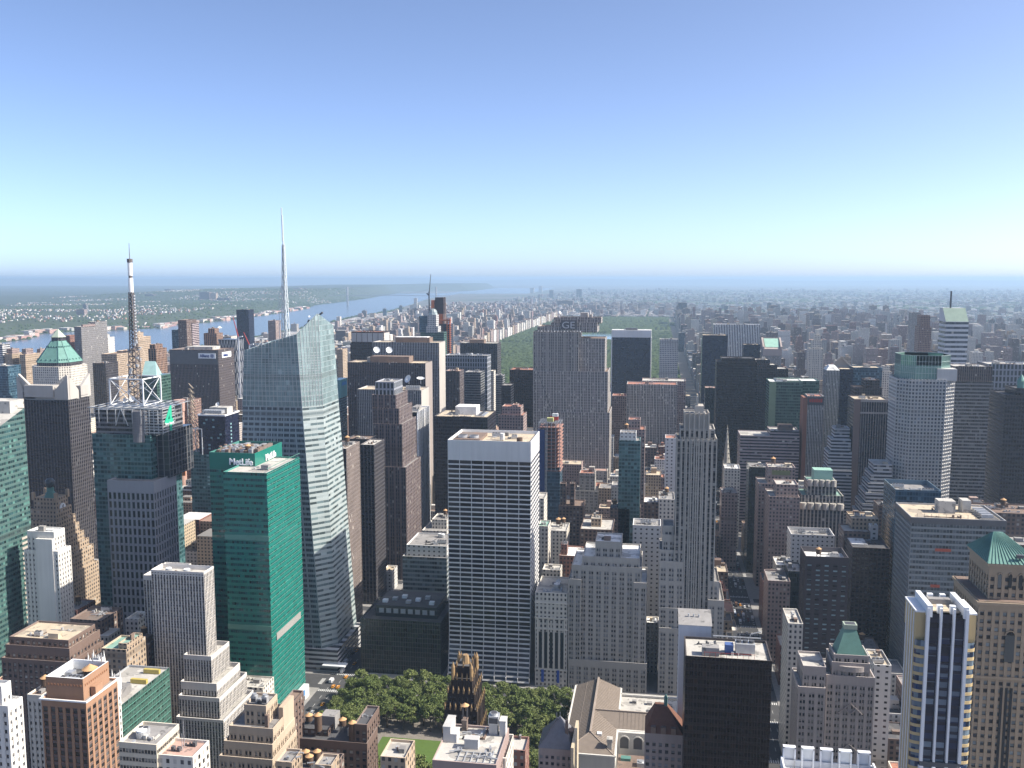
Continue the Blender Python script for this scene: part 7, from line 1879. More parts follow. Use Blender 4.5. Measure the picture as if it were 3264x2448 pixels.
def teal_slope():
    Y = 1085.; a = atY(452, 1198, Y); b = atY(499, 1198, Y); t = atY(448, 1152, Y+10)
    e = thing("office_tower", "tower with a sloping pale teal roof plane, right behind the mast cage", "tower", ((a[0]+b[0])/2, Y+15, 0))
    m = MB(); m.prism(rect(a[0]-4, b[0], Y, Y+34), 0, a[2], 'glass_gr', 0, 0); m.build("wall", [style('glass_gr')], e)
    m = MB(); m.quad((a[0],Y,a[2]),(b[0],Y,a[2]),(b[0]-10,Y+16,t[2]),(a[0]-4,Y+16,t[2])); m.tri((b[0],Y,a[2]),(b[0]-10,Y+30,a[2]),(b[0]-10,Y+16,t[2])); m.quad((b[0]-10,Y+30,a[2]),(a[0]-4,Y+30,a[2]),(a[0]-4,Y+16,t[2]),(b[0]-10,Y+16,t[2])); m.tri((a[0]-4,Y+30,a[2]),(a[0],Y,a[2]),(a[0]-4,Y+16,t[2])); m.build("sloping_roof", [plain("pale_teal_roof", (.30,.46,.43), .5)], e)
    BOXES.append((a[0]-4, b[0], Y, Y+34, a[2]))
teal_slope()
# riverside and uptown landmarks
def far_block(name, lab, xl, xr, yt, yb, zb, sty, D=None, group=None, roof='grey'):
    Y = float(atZ((xl+xr)/2, yb, zb)[1]); a = atY(xl, yt, Y); b = atY(xr, yt, Y)
    x0, x1 = a[0], b[0]; e = thing(name, lab, "building", ((x0+x1)/2, Y, zb-6), group)
    D = D or max(20, (x1-x0)*.6); m = MB(); m.prism(rect(x0, x1, Y, Y+D), zb-6, a[2], sty); m.build("wall", [style(sty)], e)
    m = MB(); m.ngon([(*p, a[2]-.05) for p in rect(x0, x1, Y, Y+D)]); m.box(x0+(x1-x0)*.3, x0+(x1-x0)*.7, Y+D*.3, Y+D*.7, a[2]-.1, a[2]+5); m.build("roof", [ROOF[roof]], e)
    BOXES.append((x0, x1, Y, Y+D, a[2])); return e
for a in (("church_tower","pale stepped church tower rising above the far riverside rooftops",1307,1336,972,992,10,'cream'), ("apartment_tower","slim dark tower left of the pale church tower near the river",1272,1281,974,995,10,'stripe_dk'),
          ("apartment_tower","slim blue tower second left of the pale church tower",1220,1231,984,1008,5,'glass_bl'), ("apartment_tower","brown pinnacled tower nearest the wide river bend",1153,1167,990,1012,5,'brick_b')): far_block(*a)
far_block("church_tower", "narrow upper stage of the pale stepped church tower", 1319, 1329, 951, 992, 12, 'cream', 14)
NJB = [("wide pink brick tower on the opposite shore left of the mast",243,268,986,1024,18,'brick_p'),("grey tower directly behind the wide pink one across the river",263,275,970,1004,40,'stripe_fine'),
 ("left one of two small pink blocks across the river",191,199,1022,1042,20,'brick_r'),("right one of two small pink blocks across the river",212,221,1020,1040,20,'brick_r'),
 ("dark slab on the far plateau right of the mast",462,489,938,957,45,'stripe_brn'),("pale block on the far plateau right of the dark slab",505,521,934,948,45,'cream'),("dark block with a tan neighbour on the far plateau skyline",524,546,922,941,50,'stripe_brn'),
 ("small square pale block on the far skyline",565,578,930,940,50,'cream'),("wide dark twin slab on the far plateau above the shore woods",635,667,931,963,45,'brick_b'),("tan end slab joined to the wide dark twin slab",667,688,935,963,45,'tan'),
 ("low dark slab below the wide twin slab",691,711,950,966,40,'stripe_brn'),("second low dark slab beside its twin on the far plateau",713,730,950,966,40,'stripe_brn'),("tall thin pale block on the far skyline",705,715,922,934,52,'white_pl'),
 ("row slab with bright end on the far skyline",732,744,922,934,52,'stripe_fine'),("pale tall slab right of the row slab on the far skyline",747,757,921,934,52,'cream'),("white edged slab left of the lattice spire on the far skyline",769,775,922,934,52,'white_pl'),
 ("brown wide slab left of the lattice spire base",797,824,926,948,46,'brick_p'),("pink tall slab next to the lattice spire",836,850,921,947,46,'brick_p'),("reddish slab right of the lattice spire on the far plateau",935,958,918,944,48,'brick_p'),
 ("pink thin slab right of the reddish slab on the far plateau",968,976,919,947,48,'brick_r'),("bluish slab between the lattice spire and the reddish slab",917,932,921,942,48,'stripe_fine'),("small red brick slab near the far shore",951,966,944,954,44,'brick_r')]
for l, xl, xr, yt, yb, zb, s in NJB: far_block("apartment_block", l, xl, xr, yt, yb, zb, s, group="slabs across the river")
UP = [("dark slab tower alone at the park's far right corner",2161,2190,965,1030,3,'stripe_dk'),("brown tower behind the slim punched-window tower's right",2254,2277,990,1056,3,'brick_p'),("dark cylinder-like block right of the punched-window tower",2163,2197,1060,1120,3,'navy'),
 ("single dark slab in the far uptown haze",1837,1854,922,948,3,'stripe_dk'),("bright cream tower furthest uptown",1717,1728,912,932,3,'cream'),("cream block left of the furthest bright tower uptown",1690,1702,918,934,3,'cream'),
 ("left dark slab beyond the park's far end",1751,1764,925,948,3,'stripe_brn'),("wide brown slab beyond the park's far edge",1776,1826,958,986,3,'brick_b'),("brown slab right of the avenue beyond the park",1870,1900,972,1000,3,'brick_p'),
 ("thin dark tower in the east far haze",2309,2321,975,1008,3,'stripe_dk'),("dark tower third in the east haze row",2446,2458,965,1005,3,'stripe_dk'),("tower at the end of the east haze row",2474,2486,970,1006,3,'stripe_brn')]
for l, xl, xr, yt, yb, zb, s in UP: far_block("apartment_block", l, xl, xr, yt, yb, zb, s, group="lone slabs uptown")
def bridge():
    Y = 10500.; e = thing("suspension_bridge", "faint suspension bridge crossing the far river, two steel towers", "bridge", tuple(atY(1250, 942, Y)*np.array([1,1,0])))
    zd = atY(1250, 941.5, Y)[2]; tl = atY(1107, 914, Y); tr = atY(1390, 914, Y); sx = atY(1050, 941, Y)[0]; ex = atY(1440, 941, Y)[0]
    m = MB(); m.box(sx, ex, Y-12, Y+12, zd-6, zd, bottom=True); m.build("deck", [M_METAL], e)
    for t in (tl, tr):
        m = MB()
        for s in (-14, 14): m.box(t[0]-6, t[0]+6, Y+s-4, Y+s+4, 0, t[2])
        for q in range(4): m.box(t[0]-5, t[0]+5, Y-14, Y+14, zd+10+q*24, zd+15+q*24, bottom=True)
        m.build("tower", [M_METAL], e)
    m = MB(); n = 28
    f = lambda t: (tl[0]+(tr[0]-tl[0])*t, zd+8+(tl[2]-zd-8)*(2*t-1)**2)
    for k in range(n): a, b = f(k/n), f((k+1)/n); m.beam((a[0],Y,a[1]),(b[0],Y,b[1]), 3); m.beam((a[0],Y,zd),(a[0],Y,a[1]), .8)
    m.beam((tl[0],Y,tl[2]),(sx,Y,zd), 3); m.beam((tr[0],Y,tr[2]),(ex,Y,zd), 3); m.build("cable", [M_METAL], e)
bridge()

# ================================================================== PARK, TREES
M_LEAF = None
def leaf_material(name, a, b):
    m, t, bs = nodes(name); N = NT(t)
    c = N.mix(N.orand(), a, b)
    N.put(bs.inputs["Base Color"], N.mul(c, N.rng(N.noise(.6, 3), .55, 1.5)))
    bs.inputs["Roughness"].default_value = .7; bs.inputs["Specular IOR Level"].default_value = .2
    return m
M_LEAF = leaf_material("plane_tree_leaves", (.10,.135,.040), (.145,.172,.058))
M_BARK = plain("bark", (.11,.09,.07), .9, .3, .8)
def tree_meshes(seed):
    r = np.random.default_rng(seed)
    m = MB(); n = 8; prof = [(.55,0),(.42,2),(.36,5),(.26,9)]
    for (ra, za), (rb, zb) in zip(prof[:-1], prof[1:]): m.cyl(0, 0, ra, za, zb, n, 0, rb, False)
    for q in range(7):
        a = r.uniform(0, 6.28); z = r.uniform(4.5, 9); L = r.uniform(3, 5.5)
        m.beam((0,0,z), (L*math.cos(a), L*math.sin(a), z+L*r.uniform(.5,1)), .34, 0, .1)
    tr = m
    # crown: clumps through the volume, each a cloud of small leaf faces
    cl = []
    for q in range(34):
        a = r.uniform(0, 6.28); el = r.uniform(-.45, 1.0)*math.pi/2; rad = r.uniform(.55, 1.0)
        cl.append((5.8*rad*math.cos(el)*math.cos(a), 5.8*rad*math.cos(el)*math.sin(a), 12.5+5.2*rad*math.sin(el), r.uniform(1.2, 2.3)))
    V = []; F = []; T = 2300
    per = T//len(cl)
    for cx, cy, cz, cr in cl:
        d = r.normal(size=(per, 3)); d /= np.linalg.norm(d, axis=1)[:, None]
        p = np.array([cx, cy, cz]) + d*(cr*r.uniform(.55, 1.0, (per, 1)))*np.array([1, 1, .8])
        nn = d + r.normal(size=(per, 3))*.55; nn /= np.linalg.norm(nn, axis=1)[:, None]
        t = np.cross(nn, r.normal(size=(per, 3))); t /= np.linalg.norm(t, axis=1)[:, None]; b = np.cross(nn, t)
        s = r.uniform(.26, .55, (per, 1)); s2 = s*r.uniform(.6, 1, (per, 1))
        V.append(np.stack([p-t*s, p-b*s2, p+t*s, p+b*s2], 1).reshape(-1, 3))
    V = np.concatenate(V)
    return tr, V
def mesh_quads(name, V, mat):
    me = bpy.data.meshes.new(name); k = len(V)//4
    me.vertices.add(len(V)); me.vertices.foreach_set("co", V.astype(np.float32).ravel())
    me.loops.add(len(V)); me.loops.foreach_set("vertex_index", np.arange(len(V), dtype=np.int32))
    me.polygons.add(k); me.polygons.foreach_set("loop_start", np.arange(0, len(V), 4, dtype=np.int32))
    me.update(calc_edges=True); me.materials.append(mat); return me
protos = []
for sd_ in range(4):
    tr, V = tree_meshes(sd_)
    e = thing("plane_tree", "leafy plane tree in the dense grove round the lawn", "tree", (0, 0, 0), "plane trees round the lawn")
    t = tr.build("trunk", [M_BARK], e)
    c = bpy.data.objects.new("crown", mesh_quads("crown", V, M_LEAF)); COL.objects.link(c); c.parent = e
    protos.append((e, t, c))
def plant(i, x, y, s, rz, sz, lab, grp):
    e, t, c = protos[i % 4]
    if i >= 4:
        e2 = e.copy(); COL.objects.link(e2)
        for o in (t, c): q = o.copy(); COL.objects.link(q); q.parent = e2
        e = e2
    e.location = (x, y, .3); e.rotation_euler = (0, 0, rz); e.scale = (s, s, s*sz); e["label"] = lab; e["group"] = grp
    return e
tr_ = random.Random(21); k = 0
spots = []
for row, y in enumerate((601, 610.5, 620, 629.5, 639, 647)):
    for q in range(17): spots.append((-222+q*9.7+(row % 2)*4.5, y, "plane tree in the grove along the far side of the lawn", "plane trees on the far side of the lawn"))
for row, x in enumerate((-224, -215, -206, -197.5)):
    for q in range(6): spots.append((x, 540+q*9.6+(row % 2)*4, "plane tree in the grove left of the lawn, by the avenue crossing", "plane trees left of the lawn"))
for row, y in enumerate((507, 516, 525.5)):
    for q in range(14): spots.append((-190+q*9.6+(row % 2)*4, y, "plane tree in the row along the near side of the lawn", "plane trees on the near side of the lawn"))
for row, x in enumerate((-82, -73)):
    for q in range(7): spots.append((x, 537+q*9.4, "plane tree beside the library's long roof", "plane trees beside the library"))
for x, y, lab, grp in spots:
    if -116 < x < -88 and y < 500: continue
    big = tr_.random() < .12
    plant(k, x+tr_.uniform(-1.6,1.6), y+tr_.uniform(-1.6,1.6), tr_.uniform(.88,1.12)*(1.12 if big else 1), tr_.uniform(0,6.28), tr_.uniform(.9,1.15), lab, grp); k += 1
for q in range(9): plant(k, -262+tr_.uniform(-1,1), 470+q*7.5, .55, tr_.uniform(0,6), 1, "small street tree on the pavement beside the tan stepped building", "street trees on the avenue"); k += 1

def canopy(name, X0, X1, Y0, Y1, cell, h0, dens, mat, mask=None, seed=3):
    """one treetop surface made of thousands of overlapping crown domes"""
    nx, ny = int((X1-X0)/cell)+1, int((Y1-Y0)/cell)+1
    gx = np.linspace(X0, X1, nx); gy = np.linspace(Y0, Y1, ny); GX, GY = np.meshgrid(gx, gy, indexing='ij'); Z = np.full(GX.shape, -2.0)
    r = np.random.default_rng(seed); n = int((X1-X0)*(Y1-Y0)*dens)
    cx = r.uniform(X0, X1, n); cy = r.uniform(Y0, Y1, n); cr = r.uniform(4.5, 9, n); ch = h0*r.uniform(.65, 1.2, n)
    if mask is not None:
        ok = mask(cx, cy); cx, cy, cr, ch = cx[ok], cy[ok], cr[ok], ch[ok]
    for a, b, rr, hh in zip(cx, cy, cr, ch):
        i0, i1 = max(0, int((a-rr-X0)/cell)), min(nx, int((a+rr-X0)/cell)+2); j0, j1 = max(0, int((b-rr-Y0)/cell)), min(ny, int((b+rr-Y0)/cell)+2)
        d2 = ((GX[i0:i1, j0:j1]-a)**2 + (GY[i0:i1, j0:j1]-b)**2)/(rr*rr)
        z = np.where(d2 < 1, hh-rr*.9+rr*.9*np.sqrt(np.maximum(0, 1-d2)), -2)
        Z[i0:i1, j0:j1] = np.maximum(Z[i0:i1, j0:j1], z)
    o = grid_mesh(name, GX, GY, Z, mat); kindof(o, "stuff"); return o
M_CANOPY = leafy_ground("park_canopy", (.030,.052,.020), (.066,.088,.034), .03)
m = MB(); m.box(-772, 70, 2052, 7350, .03, .1); kindof(m.build("park_ground", [leafy_ground("park_grass", (.07,.10,.04), (.13,.14,.08), .006)]), "structure")
def park_mask(x, y):
    lake = ((x+330)/200)**2 + ((y-5000)/330)**2 < 1
    meadow = (bumps(x, y, 12, 260) > .80) & (y > 2300)
    path = np.abs(bumps(x, y, 31, 190)-.5) < .012
    return ~(lake | meadow | path)
o = canopy("park_woods", -768, 66, 2056, 3600, 3.2, 17, .020, M_CANOPY, park_mask); tag(o, "dense green treetops of the great park, nearer half", "woods")
o = canopy("park_woods", -768, 66, 3600, 7346, 5.5, 17, .014, M_CANOPY, park_mask, 8); tag(o, "hazy green treetops of the great park, far half", "woods")
m = MB(); m.ngon([(-330+215*math.cos(a), 5000+345*math.sin(a), .6) for a in np.linspace(0, 2*math.pi, 40)[:-1]]); kindof(m.build("lake", [plain("lake_water", (.16,.25,.32), .12, .1, .02)]), "structure")

# ================================================================== INFILL CITY
fr = random.Random(77)
CAND = []      # x0,x1,y0,y1,h,zone,colour key
def clash(x0, x1, y0, y1):
    for a in BOXES:
        if x0 < a[1]+1 and x1 > a[0]-1 and y0 < a[3]+1 and y1 > a[2]-1: return True
    return False
WL = [(-500,1195),(130,1190),(300,1140),(450,1118),(760,1092),(1019,1050),(1133,1024),(1240,1006),(1369,962),(1440,950)]
def capped(x, y, h, zone):
    """the low west side: keep the blocks under the line where the river shows"""
    if zone not in ('mid', 'west') or x > -640: return h
    px_, py_ = proj((x, y, h))
    if px_ > 1440 or fr.random() < .03: return h
    lim = float(np.interp(px_, [p[0] for p in WL], [p[1] for p in WL])) + fr.uniform(0, 30)
    if py_ >= lim: return h
    return max(9., float(atY(px_, lim, y)[2]))
COLS = ['tan','brick_r','brick_b','brick_p','cream','white_pl','lime_pair','brick_b','tan','brick_p']
def lots(x0, x1, y0, y1, zone, hf, wmin=14, wmax=38):
    half = (y0+y1)/2
    for ya, yb in ((y0, half-.5), (half+.5, y1)):
        x = x0
        while x < x1-8:
            w = min(fr.uniform(wmin, wmax), x1-x)
            if x1-(x+w) < 8: w = x1-x
            ins = fr.uniform(0, 5)
            a, b, c, d = x+.2, x+w-.2, ya + (ins if ya > y0+1 else 0), yb - (ins if ya < y0+1 else 0)
            h = hf((a+b)/2, c)
            h = capped(a, c, h, zone)
            if h > 5 and not clash(a, b, c, d): CAND.append((a, b, c, d, h, zone, fr.choice(COLS)))
            x += w
def h_mid(x, y):
    if y < 690: return fr.uniform(18, 44) if x < -265 or x > 95 else 0
    if x > 235:
        return fr.choice([fr.uniform(30,60), fr.uniform(50,95)]) if y < 1150 else fr.choice([fr.uniform(30,70), fr.uniform(60,120), fr.uniform(40,140)])
    if x < -520: return fr.choice([fr.uniform(15,40), fr.uniform(18,60), fr.uniform(30,95) if y > 900 else 25])
    if x < -265: return fr.uniform(20, 75) if y > 800 else fr.uniform(15, 35)
    return fr.uniform(18, 46) if y < 1100 else fr.uniform(30, 90)
for s, x0, x1, y0, y1 in blocks():
    if s < 40 and -240 < x0 < 80: continue
    if s in (40, 41) and x0 > -240 and x1 < 90: continue
    if s < 40: continue
    lots(x0+4, x1-4, y0+3, y1-3, 'mid', h_mid)
def h_up(x, y):
    r = fr.random()
    if y > 6500: return fr.uniform(12, 24) if r < .86 else fr.uniform(35, 60)
    if x > 90:
        return fr.uniform(18, 45) if r < .60 else (fr.uniform(45, 80) if r < .86 else fr.uniform(80, 140))
    return fr.uniform(15, 36) if r < .62 else (fr.uniform(36, 62) if r < .92 else fr.uniform(70, 110))
UPX = [-2440,-2160,-1880,-1602,-1328,-1054,-800]
for i in range(6):
    for s in range(59, 160):
        y0, y1 = ST(s)+6, ST(s+1)-6; sh = float(nex((y0+y1)/2))+70
        a, b = max(UPX[i]+11, sh), UPX[i+1]-11
        if b-a > 25: lots(a, b, y0, y1, 'west', h_up, 16, 45)
EX = [95,226,391,530,690,890,1090,1290,1500]
for i in range(8):
    for s in range(59, 130):
        lots(EX[i]+9, EX[i+1]-9, ST(s)+6, ST(s+1)-6, 'east', h_up, 18, 50)
for i in range(5):
    xa = [-790,-560,-330,-100,130][i]
    for s in range(127, 164): lots(xa+9, xa+215, ST(s)+6, ST(s+1)-6, 'north', lambda x, y: fr.uniform(12,22) if fr.random() < .88 else fr.uniform(36,62), 20, 60)
# east side wall of towers behind the eastern midtown
for q in range(620):
    x, y = fr.uniform(250, 1900), fr.uniform(1450, 5200)
    if x/y > .62: continue
    w, d = fr.uniform(18, 34), fr.uniform(18, 30)
    if not clash(x, x+w, y, y+d): CAND.append((x, x+w, y, y+d, fr.choice([fr.uniform(70,110), fr.uniform(90,150)]), 'east', fr.choice(['brick_p','brick_b','lime_pair','brick_p','cream'])))
# scattered boroughs beyond, thinning with distance
for q in range(15000):
    y = 6200 + 20000*fr.random()**1.5; x = -2200 + (y*.75+3500)*fr.random()
    if x < float(nex(y))+60 or (y < 9300 and x < 1500): continue
    if bumps(np.array(x), np.array(y), 44, 900) > .70: continue
    w, d = fr.uniform(14, 60), fr.uniform(14, 50); h = fr.uniform(7, 18) if fr.random() < .93 else fr.uniform(30, 62)
    CAND.append((x, x+w, y, y+d, h, 'far', fr.choice(COLS)))
for q in range(2600):
    y = fr.uniform(1800, 7000); x = fr.uniform(1500, 5200)
    if x/y > .62 or 1520 < x-y*.05 < 2000: continue
    w, d = fr.uniform(16, 60), fr.uniform(16, 50); CAND.append((x, x+w, y, y+d, fr.uniform(8, 20) if fr.random() < .9 else fr.uniform(30, 70), 'far', fr.choice(COLS)))
# eastern river
m = MB(); ya = np.linspace(2000, 6800, 14)
for a, b in zip(ya[:-1], ya[1:]): m.quad((1530+a*.05, a, .4), (1990+a*.05, a, .4), (1990+b*.05, b, .4), (1530+b*.05, b, .4))
kindof(m.build("east_river", [M_WATER]), "structure")
# visibility by ray casting, so that the buildings that show are the ones built singly
verts, polys, owner = [], [], []
def addbox(x0, x1, y0, y1, h, own):
    i = len(verts); verts.extend([(x0,y0,0),(x1,y0,0),(x1,y1,0),(x0,y1,0),(x0,y0,h),(x1,y0,h),(x1,y1,h),(x0,y1,h)])
    for f in ((0,1,5,4),(1,2,6,5),(3,0,4,7),(4,5,6,7)): polys.append(tuple(i+q for q in f)); owner.append(own)
for b in BOXES: addbox(*b, -1)
for i, c in enumerate(CAND): addbox(*c[:5], i)
bvh = BVHTree.FromPolygons(verts, polys)
hits = {}; cen = {}
for py in range(845, 2448, 5):
    for pxx in range(0, 3264, 5):
        d = Vector(ray(pxx, py)).normalized()
        loc, nor, idx, dist = bvh.ray_cast(Vector((0, 0, EYE)), d)
        if idx is not None and owner[idx] >= 0:
            o_ = owner[idx]; hits[o_] = hits.get(o_, 0)+1
            s_ = cen.setdefault(o_, [0, 0]); s_[0] += pxx; s_[1] += py
rank = sorted(hits, key=lambda i: -hits[i])
LIM = {'low': 290, 'up': 290}; cnt = {'low': 0, 'up': 0}; single = []
for i in rank:
    g = 'low' if CAND[i][5] == 'mid' else 'up'
    if cnt[g] < LIM[g] and hits[i] >= (4 if g == 'low' else 6): cnt[g] += 1; single.append(i)
print("infill: candidates", len(CAND), "seen", len(hits), "single", cnt)
CN = dict(tan="tan", brick_r="red brick", brick_b="brown brick", brick_p="pinkish brick", cream="cream stone", white_pl="white brick", lime_pair="grey limestone")
SNAME = {'mid': 'city_building', 'west': 'apartment_building', 'east': 'apartment_building', 'north': 'tenement_building', 'far': 'outlying_building'}
used_l = {}
def side_words(px_, py_):
    best = min(HEROES, key=lambda t: (t[0]-px_)**2 + ((t[1]-py_)*.8)**2); dx, dy = px_-best[0], py_-best[1]
    d = math.hypot(dx, dy)
    near = "just" if d < 90 else ("somewhat" if d < 230 else "well")
    ang = math.degrees(math.atan2(-dy, dx)) % 360
    dirs = ["right of", "above-right of", "above", "above-left of", "left of", "below-left of", "below", "below-right of"]
    return "%s %s the %s" % (near, dirs[int((ang+22.5)//45) % 8], best[2])
def hword(h): return "low" if h < 24 else ("mid-height" if h < 48 else ("tall" if h < 85 else "very tall"))
def single_building(i):
    x0, x1, y0, y1, h, zone, sk = CAND[i]; n = hits[i]; px_, py_ = cen[i][0]/n, cen[i][1]/n
    r = random.Random(i)
    top = r.choice(["flat roof", "roof house", "water tank", "stepped top"] if h < 60 else ["roof house", "stepped top", "flat roof"])
    lab = "%s %s %s, %s, %s" % (hword(h), CN[sk], "block" if h < 48 else "tower", top, side_words(px_, py_))
    e = thing(SNAME[zone], lab, "building", ((x0+x1)/2, (y0+y1)/2, 0), lab)
    used_l.setdefault(lab, []).append(e)
    m = MB(); P = rect(x0, x1, y0, y1); hh = h
    if top == "stepped top" and x1-x0 > 14:
        z1 = h*r.uniform(.72, .9); m.prism(P, 0, z1, sk); parapet_roof(P, z1, coping(sk), ROOF['grey'], e, drop=.9)
        P = rect(x0+(x1-x0)*.16, x1-(x1-x0)*.16, y0+(y1-y0)*.12, y1-(y1-y0)*.16); m.prism(P, z1-.9, h, sk)
    else: m.prism(P, 0, h, sk)
    m.build("wall", [style(sk)], e)
    parapet_roof(P, h, coping(sk), ROOF[r.choice(['grey','light','brown','tan','dark','grey','white','red'])], e, drop=.9)
    if n > 10 or zone == 'mid':
        (a, c), (b, _), (_, d), _ = P
        if b-a > 7 and d-c > 7:
            if top in ("roof house", "stepped top"):
                mm = MB(); u = a+(b-a)*r.uniform(.25,.6); v = c+(d-c)*r.uniform(.3,.6); q = min(8, (b-a)*.35); hq = r.uniform(3, 6)
                mm.box(u, u+q, v, v+min(7, (d-c)*.35), h-.9, h+hq); mm.box(u-.2, u+q+.2, v-.2, v+min(7, (d-c)*.35)+.2, h+hq-.3, h+hq+.1); mm.build("bulkhead", [stone(sk, ST_[sk][0])], e)
            if top == "water tank": tank(e, a+(b-a)*.5, c+(d-c)*.5, h-.9, 2.1, 4)
            if n > 40: rooftop(e, a+1, b-1, c+1, d-1, h-.9, r.choice(["c1 p1", "b1", "b1 p1", "c1 b1 a1"]), i)
for i in single: single_building(i)
for lab, es in used_l.items():
    if len(es) == 1:
        del es[0]["group"]; es[0]["group"] = "plain buildings filling the blocks"
sing = set(single)
PAL = {k: ST_[k][0] for k in set(COLS)}
def fill_material(name, windows):
    m, t, b = nodes(name); N = NT(t)
    at = t.nodes.new("ShaderNodeAttribute"); at.attribute_name = "tint"
    c = N.mul(at.outputs["Color"], N.rng(N.noise(.02, 3), .8, 1.2))
    if windows:
        u, v = N.uv()
        w = N.m('MULTIPLY', N.m('LESS_THAN', N.m('ABSOLUTE', N.m('SUBTRACT', N.m('FRACT', u), .5)), .24), N.m('LESS_THAN', N.m('ABSOLUTE', N.m('SUBTRACT', N.m('FRACT', v), .5)), .26))
        c = N.mix(w, c, (.04,.04,.045))
    N.put(b.inputs["Base Color"], c); b.inputs["Roughness"].default_value = .85; b.inputs["Specular IOR Level"].default_value = .25
    return m
M_FILL = fill_material("distant_walls", True); M_FROOF = fill_material("distant_roofs", False)
def stuff_boxes(name, label, cat, L):
    """L: (x0,x1,y0,y1,zb,zt,colour,roofcolour) merged into one far-off mass"""
    m = MB()
    for x0, x1, y0, y1, zb, zt, c, rc in L:
        P = rect(x0, x1, y0, y1); h = (zt-zb)/3.4
        for k in range(4):
            (a, b), (c_, d) = P[k], P[(k+1)%4]; n = max(1, round(math.hypot(c_-a, d-b)/3.6))
            m.quad((a,b,zb),(c_,d,zb),(c_,d,zt),(a,b,zt), 0, uv=[(0,0),(n,0),(n,h),(0,h)], tint=c)
        m.quad((x0,y0,zt),(x1,y0,zt),(x1,y1,zt),(x0,y1,zt), 1, tint=rc)
    o = m.build(name, [M_FILL, M_FROOF]); kindof(tag(o, label, cat), "stuff"); return o
def jit(c, a=.25): f = fr.uniform(1-a, 1+a); return tuple(min(.8, v*f*fr.uniform(.95, 1.05)) for v in c)
RC = [(.30,.29,.28),(.45,.43,.40),(.2,.19,.18),(.6,.59,.57),(.3,.2,.16),(.12,.12,.12)]
groups = {'mid': [], 'west': [], 'east': [], 'north': [], 'far': []}
for i, c in enumerate(CAND):
    if i in sing: continue
    groups[c[5]].append((*c[:4], 0, c[4], jit(PAL[c[6]]), fr.choice(RC)))
    if c[4] > 30 and fr.random() < .7:
        w = c[1]-c[0]; d = c[3]-c[2]; groups[c[5]].append((c[0]+w*.3, c[0]+w*.65, c[2]+d*.3, c[2]+d*.65, c[4]-.5, c[4]+fr.uniform(3,6), jit(PAL[c[6]]), fr.choice(RC)))
for g, lab in (('mid',"mass of small midtown roofs between the towers"),('west',"mass of apartment houses between the park and the wide river"),('east',"mass of apartment houses right of the park"),('north',"hazy mass of low houses beyond the park"),('far',"faint boroughs fading into the haze at the horizon")):
    if groups[g]: stuff_boxes("distant_city", lab, "city", groups[g])
# houses on the opposite shore
L = []
for q in range(9000):
    y = fr.uniform(2600, 13000); d = fr.uniform(60, 3600); x = float(shx(y))-d
    dens = float(bumps(np.array(x), np.array(y), 61, 420))
    core = (3500 < y < 6800 and 350 < d < 1700)
    if dens < (.28 if core else .66): continue
    z = float(nj_z(np.array(x), np.array(y))); w = fr.uniform(7, 15)
    c = fr.choice([(.66,.64,.6),(.58,.54,.48),(.70,.69,.67),(.36,.2,.15),(.45,.40,.34)]); L.append((x, x+w, y, y+fr.uniform(8, 16), z-4, z+fr.uniform(6, 11)+(4 if d > 80 else 0), jit(c), fr.choice(RC)))
for q in range(260):
    y = fr.uniform(2600, 9500); d = fr.uniform(8, 120); x = float(shx(y))-d; w = fr.uniform(20, 60)
    z = max(1, float(nj_z(np.array(x), np.array(y)))); L.append((x-w, x, y, y+fr.uniform(20, 90), z-3, z+fr.uniform(8, 22), jit(fr.choice([(.5,.33,.27),(.55,.5,.44),(.62,.6,.57),(.42,.26,.22)])), fr.choice(RC)))
stuff_boxes("distant_houses", "pale houses scattered over the wooded far shore", "houses", L)
# tree clumps over the far shore and the far boroughs
def tree_mass(name, label, pts):
    r = np.random.default_rng(4); V = []
    base = np.array([(1,0,0),(.3,.95,0),(-.8,.58,0),(-.8,-.58,0),(.3,-.95,0)])
    m = MB()
    for x, y, z, s, h in pts:
        a = r.uniform(0, 6.28); ca, sa = math.cos(a), math.sin(a); low = []; mid = []
        for bx, by, _ in base:
            k = r.uniform(.8, 1.2); X, Y = (bx*ca-by*sa)*s*k, (bx*sa+by*ca)*s*k
            low.append((x+X, y+Y, z)); mid.append((x+X*.8, y+Y*.8, z+h*r.uniform(.55, .8)))
        t = (x+r.uniform(-.2,.2)*s, y+r.uniform(-.2,.2)*s, z+h)
        for q in range(5): m.quad(low[q], low[(q+1)%5], mid[(q+1)%5], mid[q]); m.tri(mid[q], mid[(q+1)%5], t)
    o = m.build(name, [M_CANOPY]); kindof(tag(o, label, "trees"), "stuff")
pts = []
for q in range(9000):
    y = fr.uniform(2600, 14000); d = fr.uniform(20, 3800)*fr.random()**.6; x = float(shx(y))-d
    if 3500 < y < 6800 and 380 < d < 1700 and fr.random() < .75: continue
    z = float(nj_z(np.array(x), np.array(y))); s = fr.uniform(7, 20); pts.append((x, y, z-2, s, fr.uniform(9, 17)))
tree_mass("distant_trees", "woods on the opposite shore of the river", pts)
pts = []
for q in range(7000):
    y = 6200+19000*fr.random()**1.4; x = -2100+(y*.75+3500)*fr.random()
    if x < float(nex(y))+20: continue
    if bumps(np.array(x), np.array(y), 44, 900) < .62 and fr.random() < .7: continue
    pts.append((x, y, -1, fr.uniform(12, 45), fr.uniform(9, 18)))
for q in range(500):
    y = fr.uniform(2500, 9500); x = float(nex(y))+fr.uniform(5, 60); pts.append((x, y, 0, fr.uniform(6, 11), fr.uniform(9, 14)))
tree_mass("distant_trees", "tree belts among the far boroughs and along the near river bank", pts)
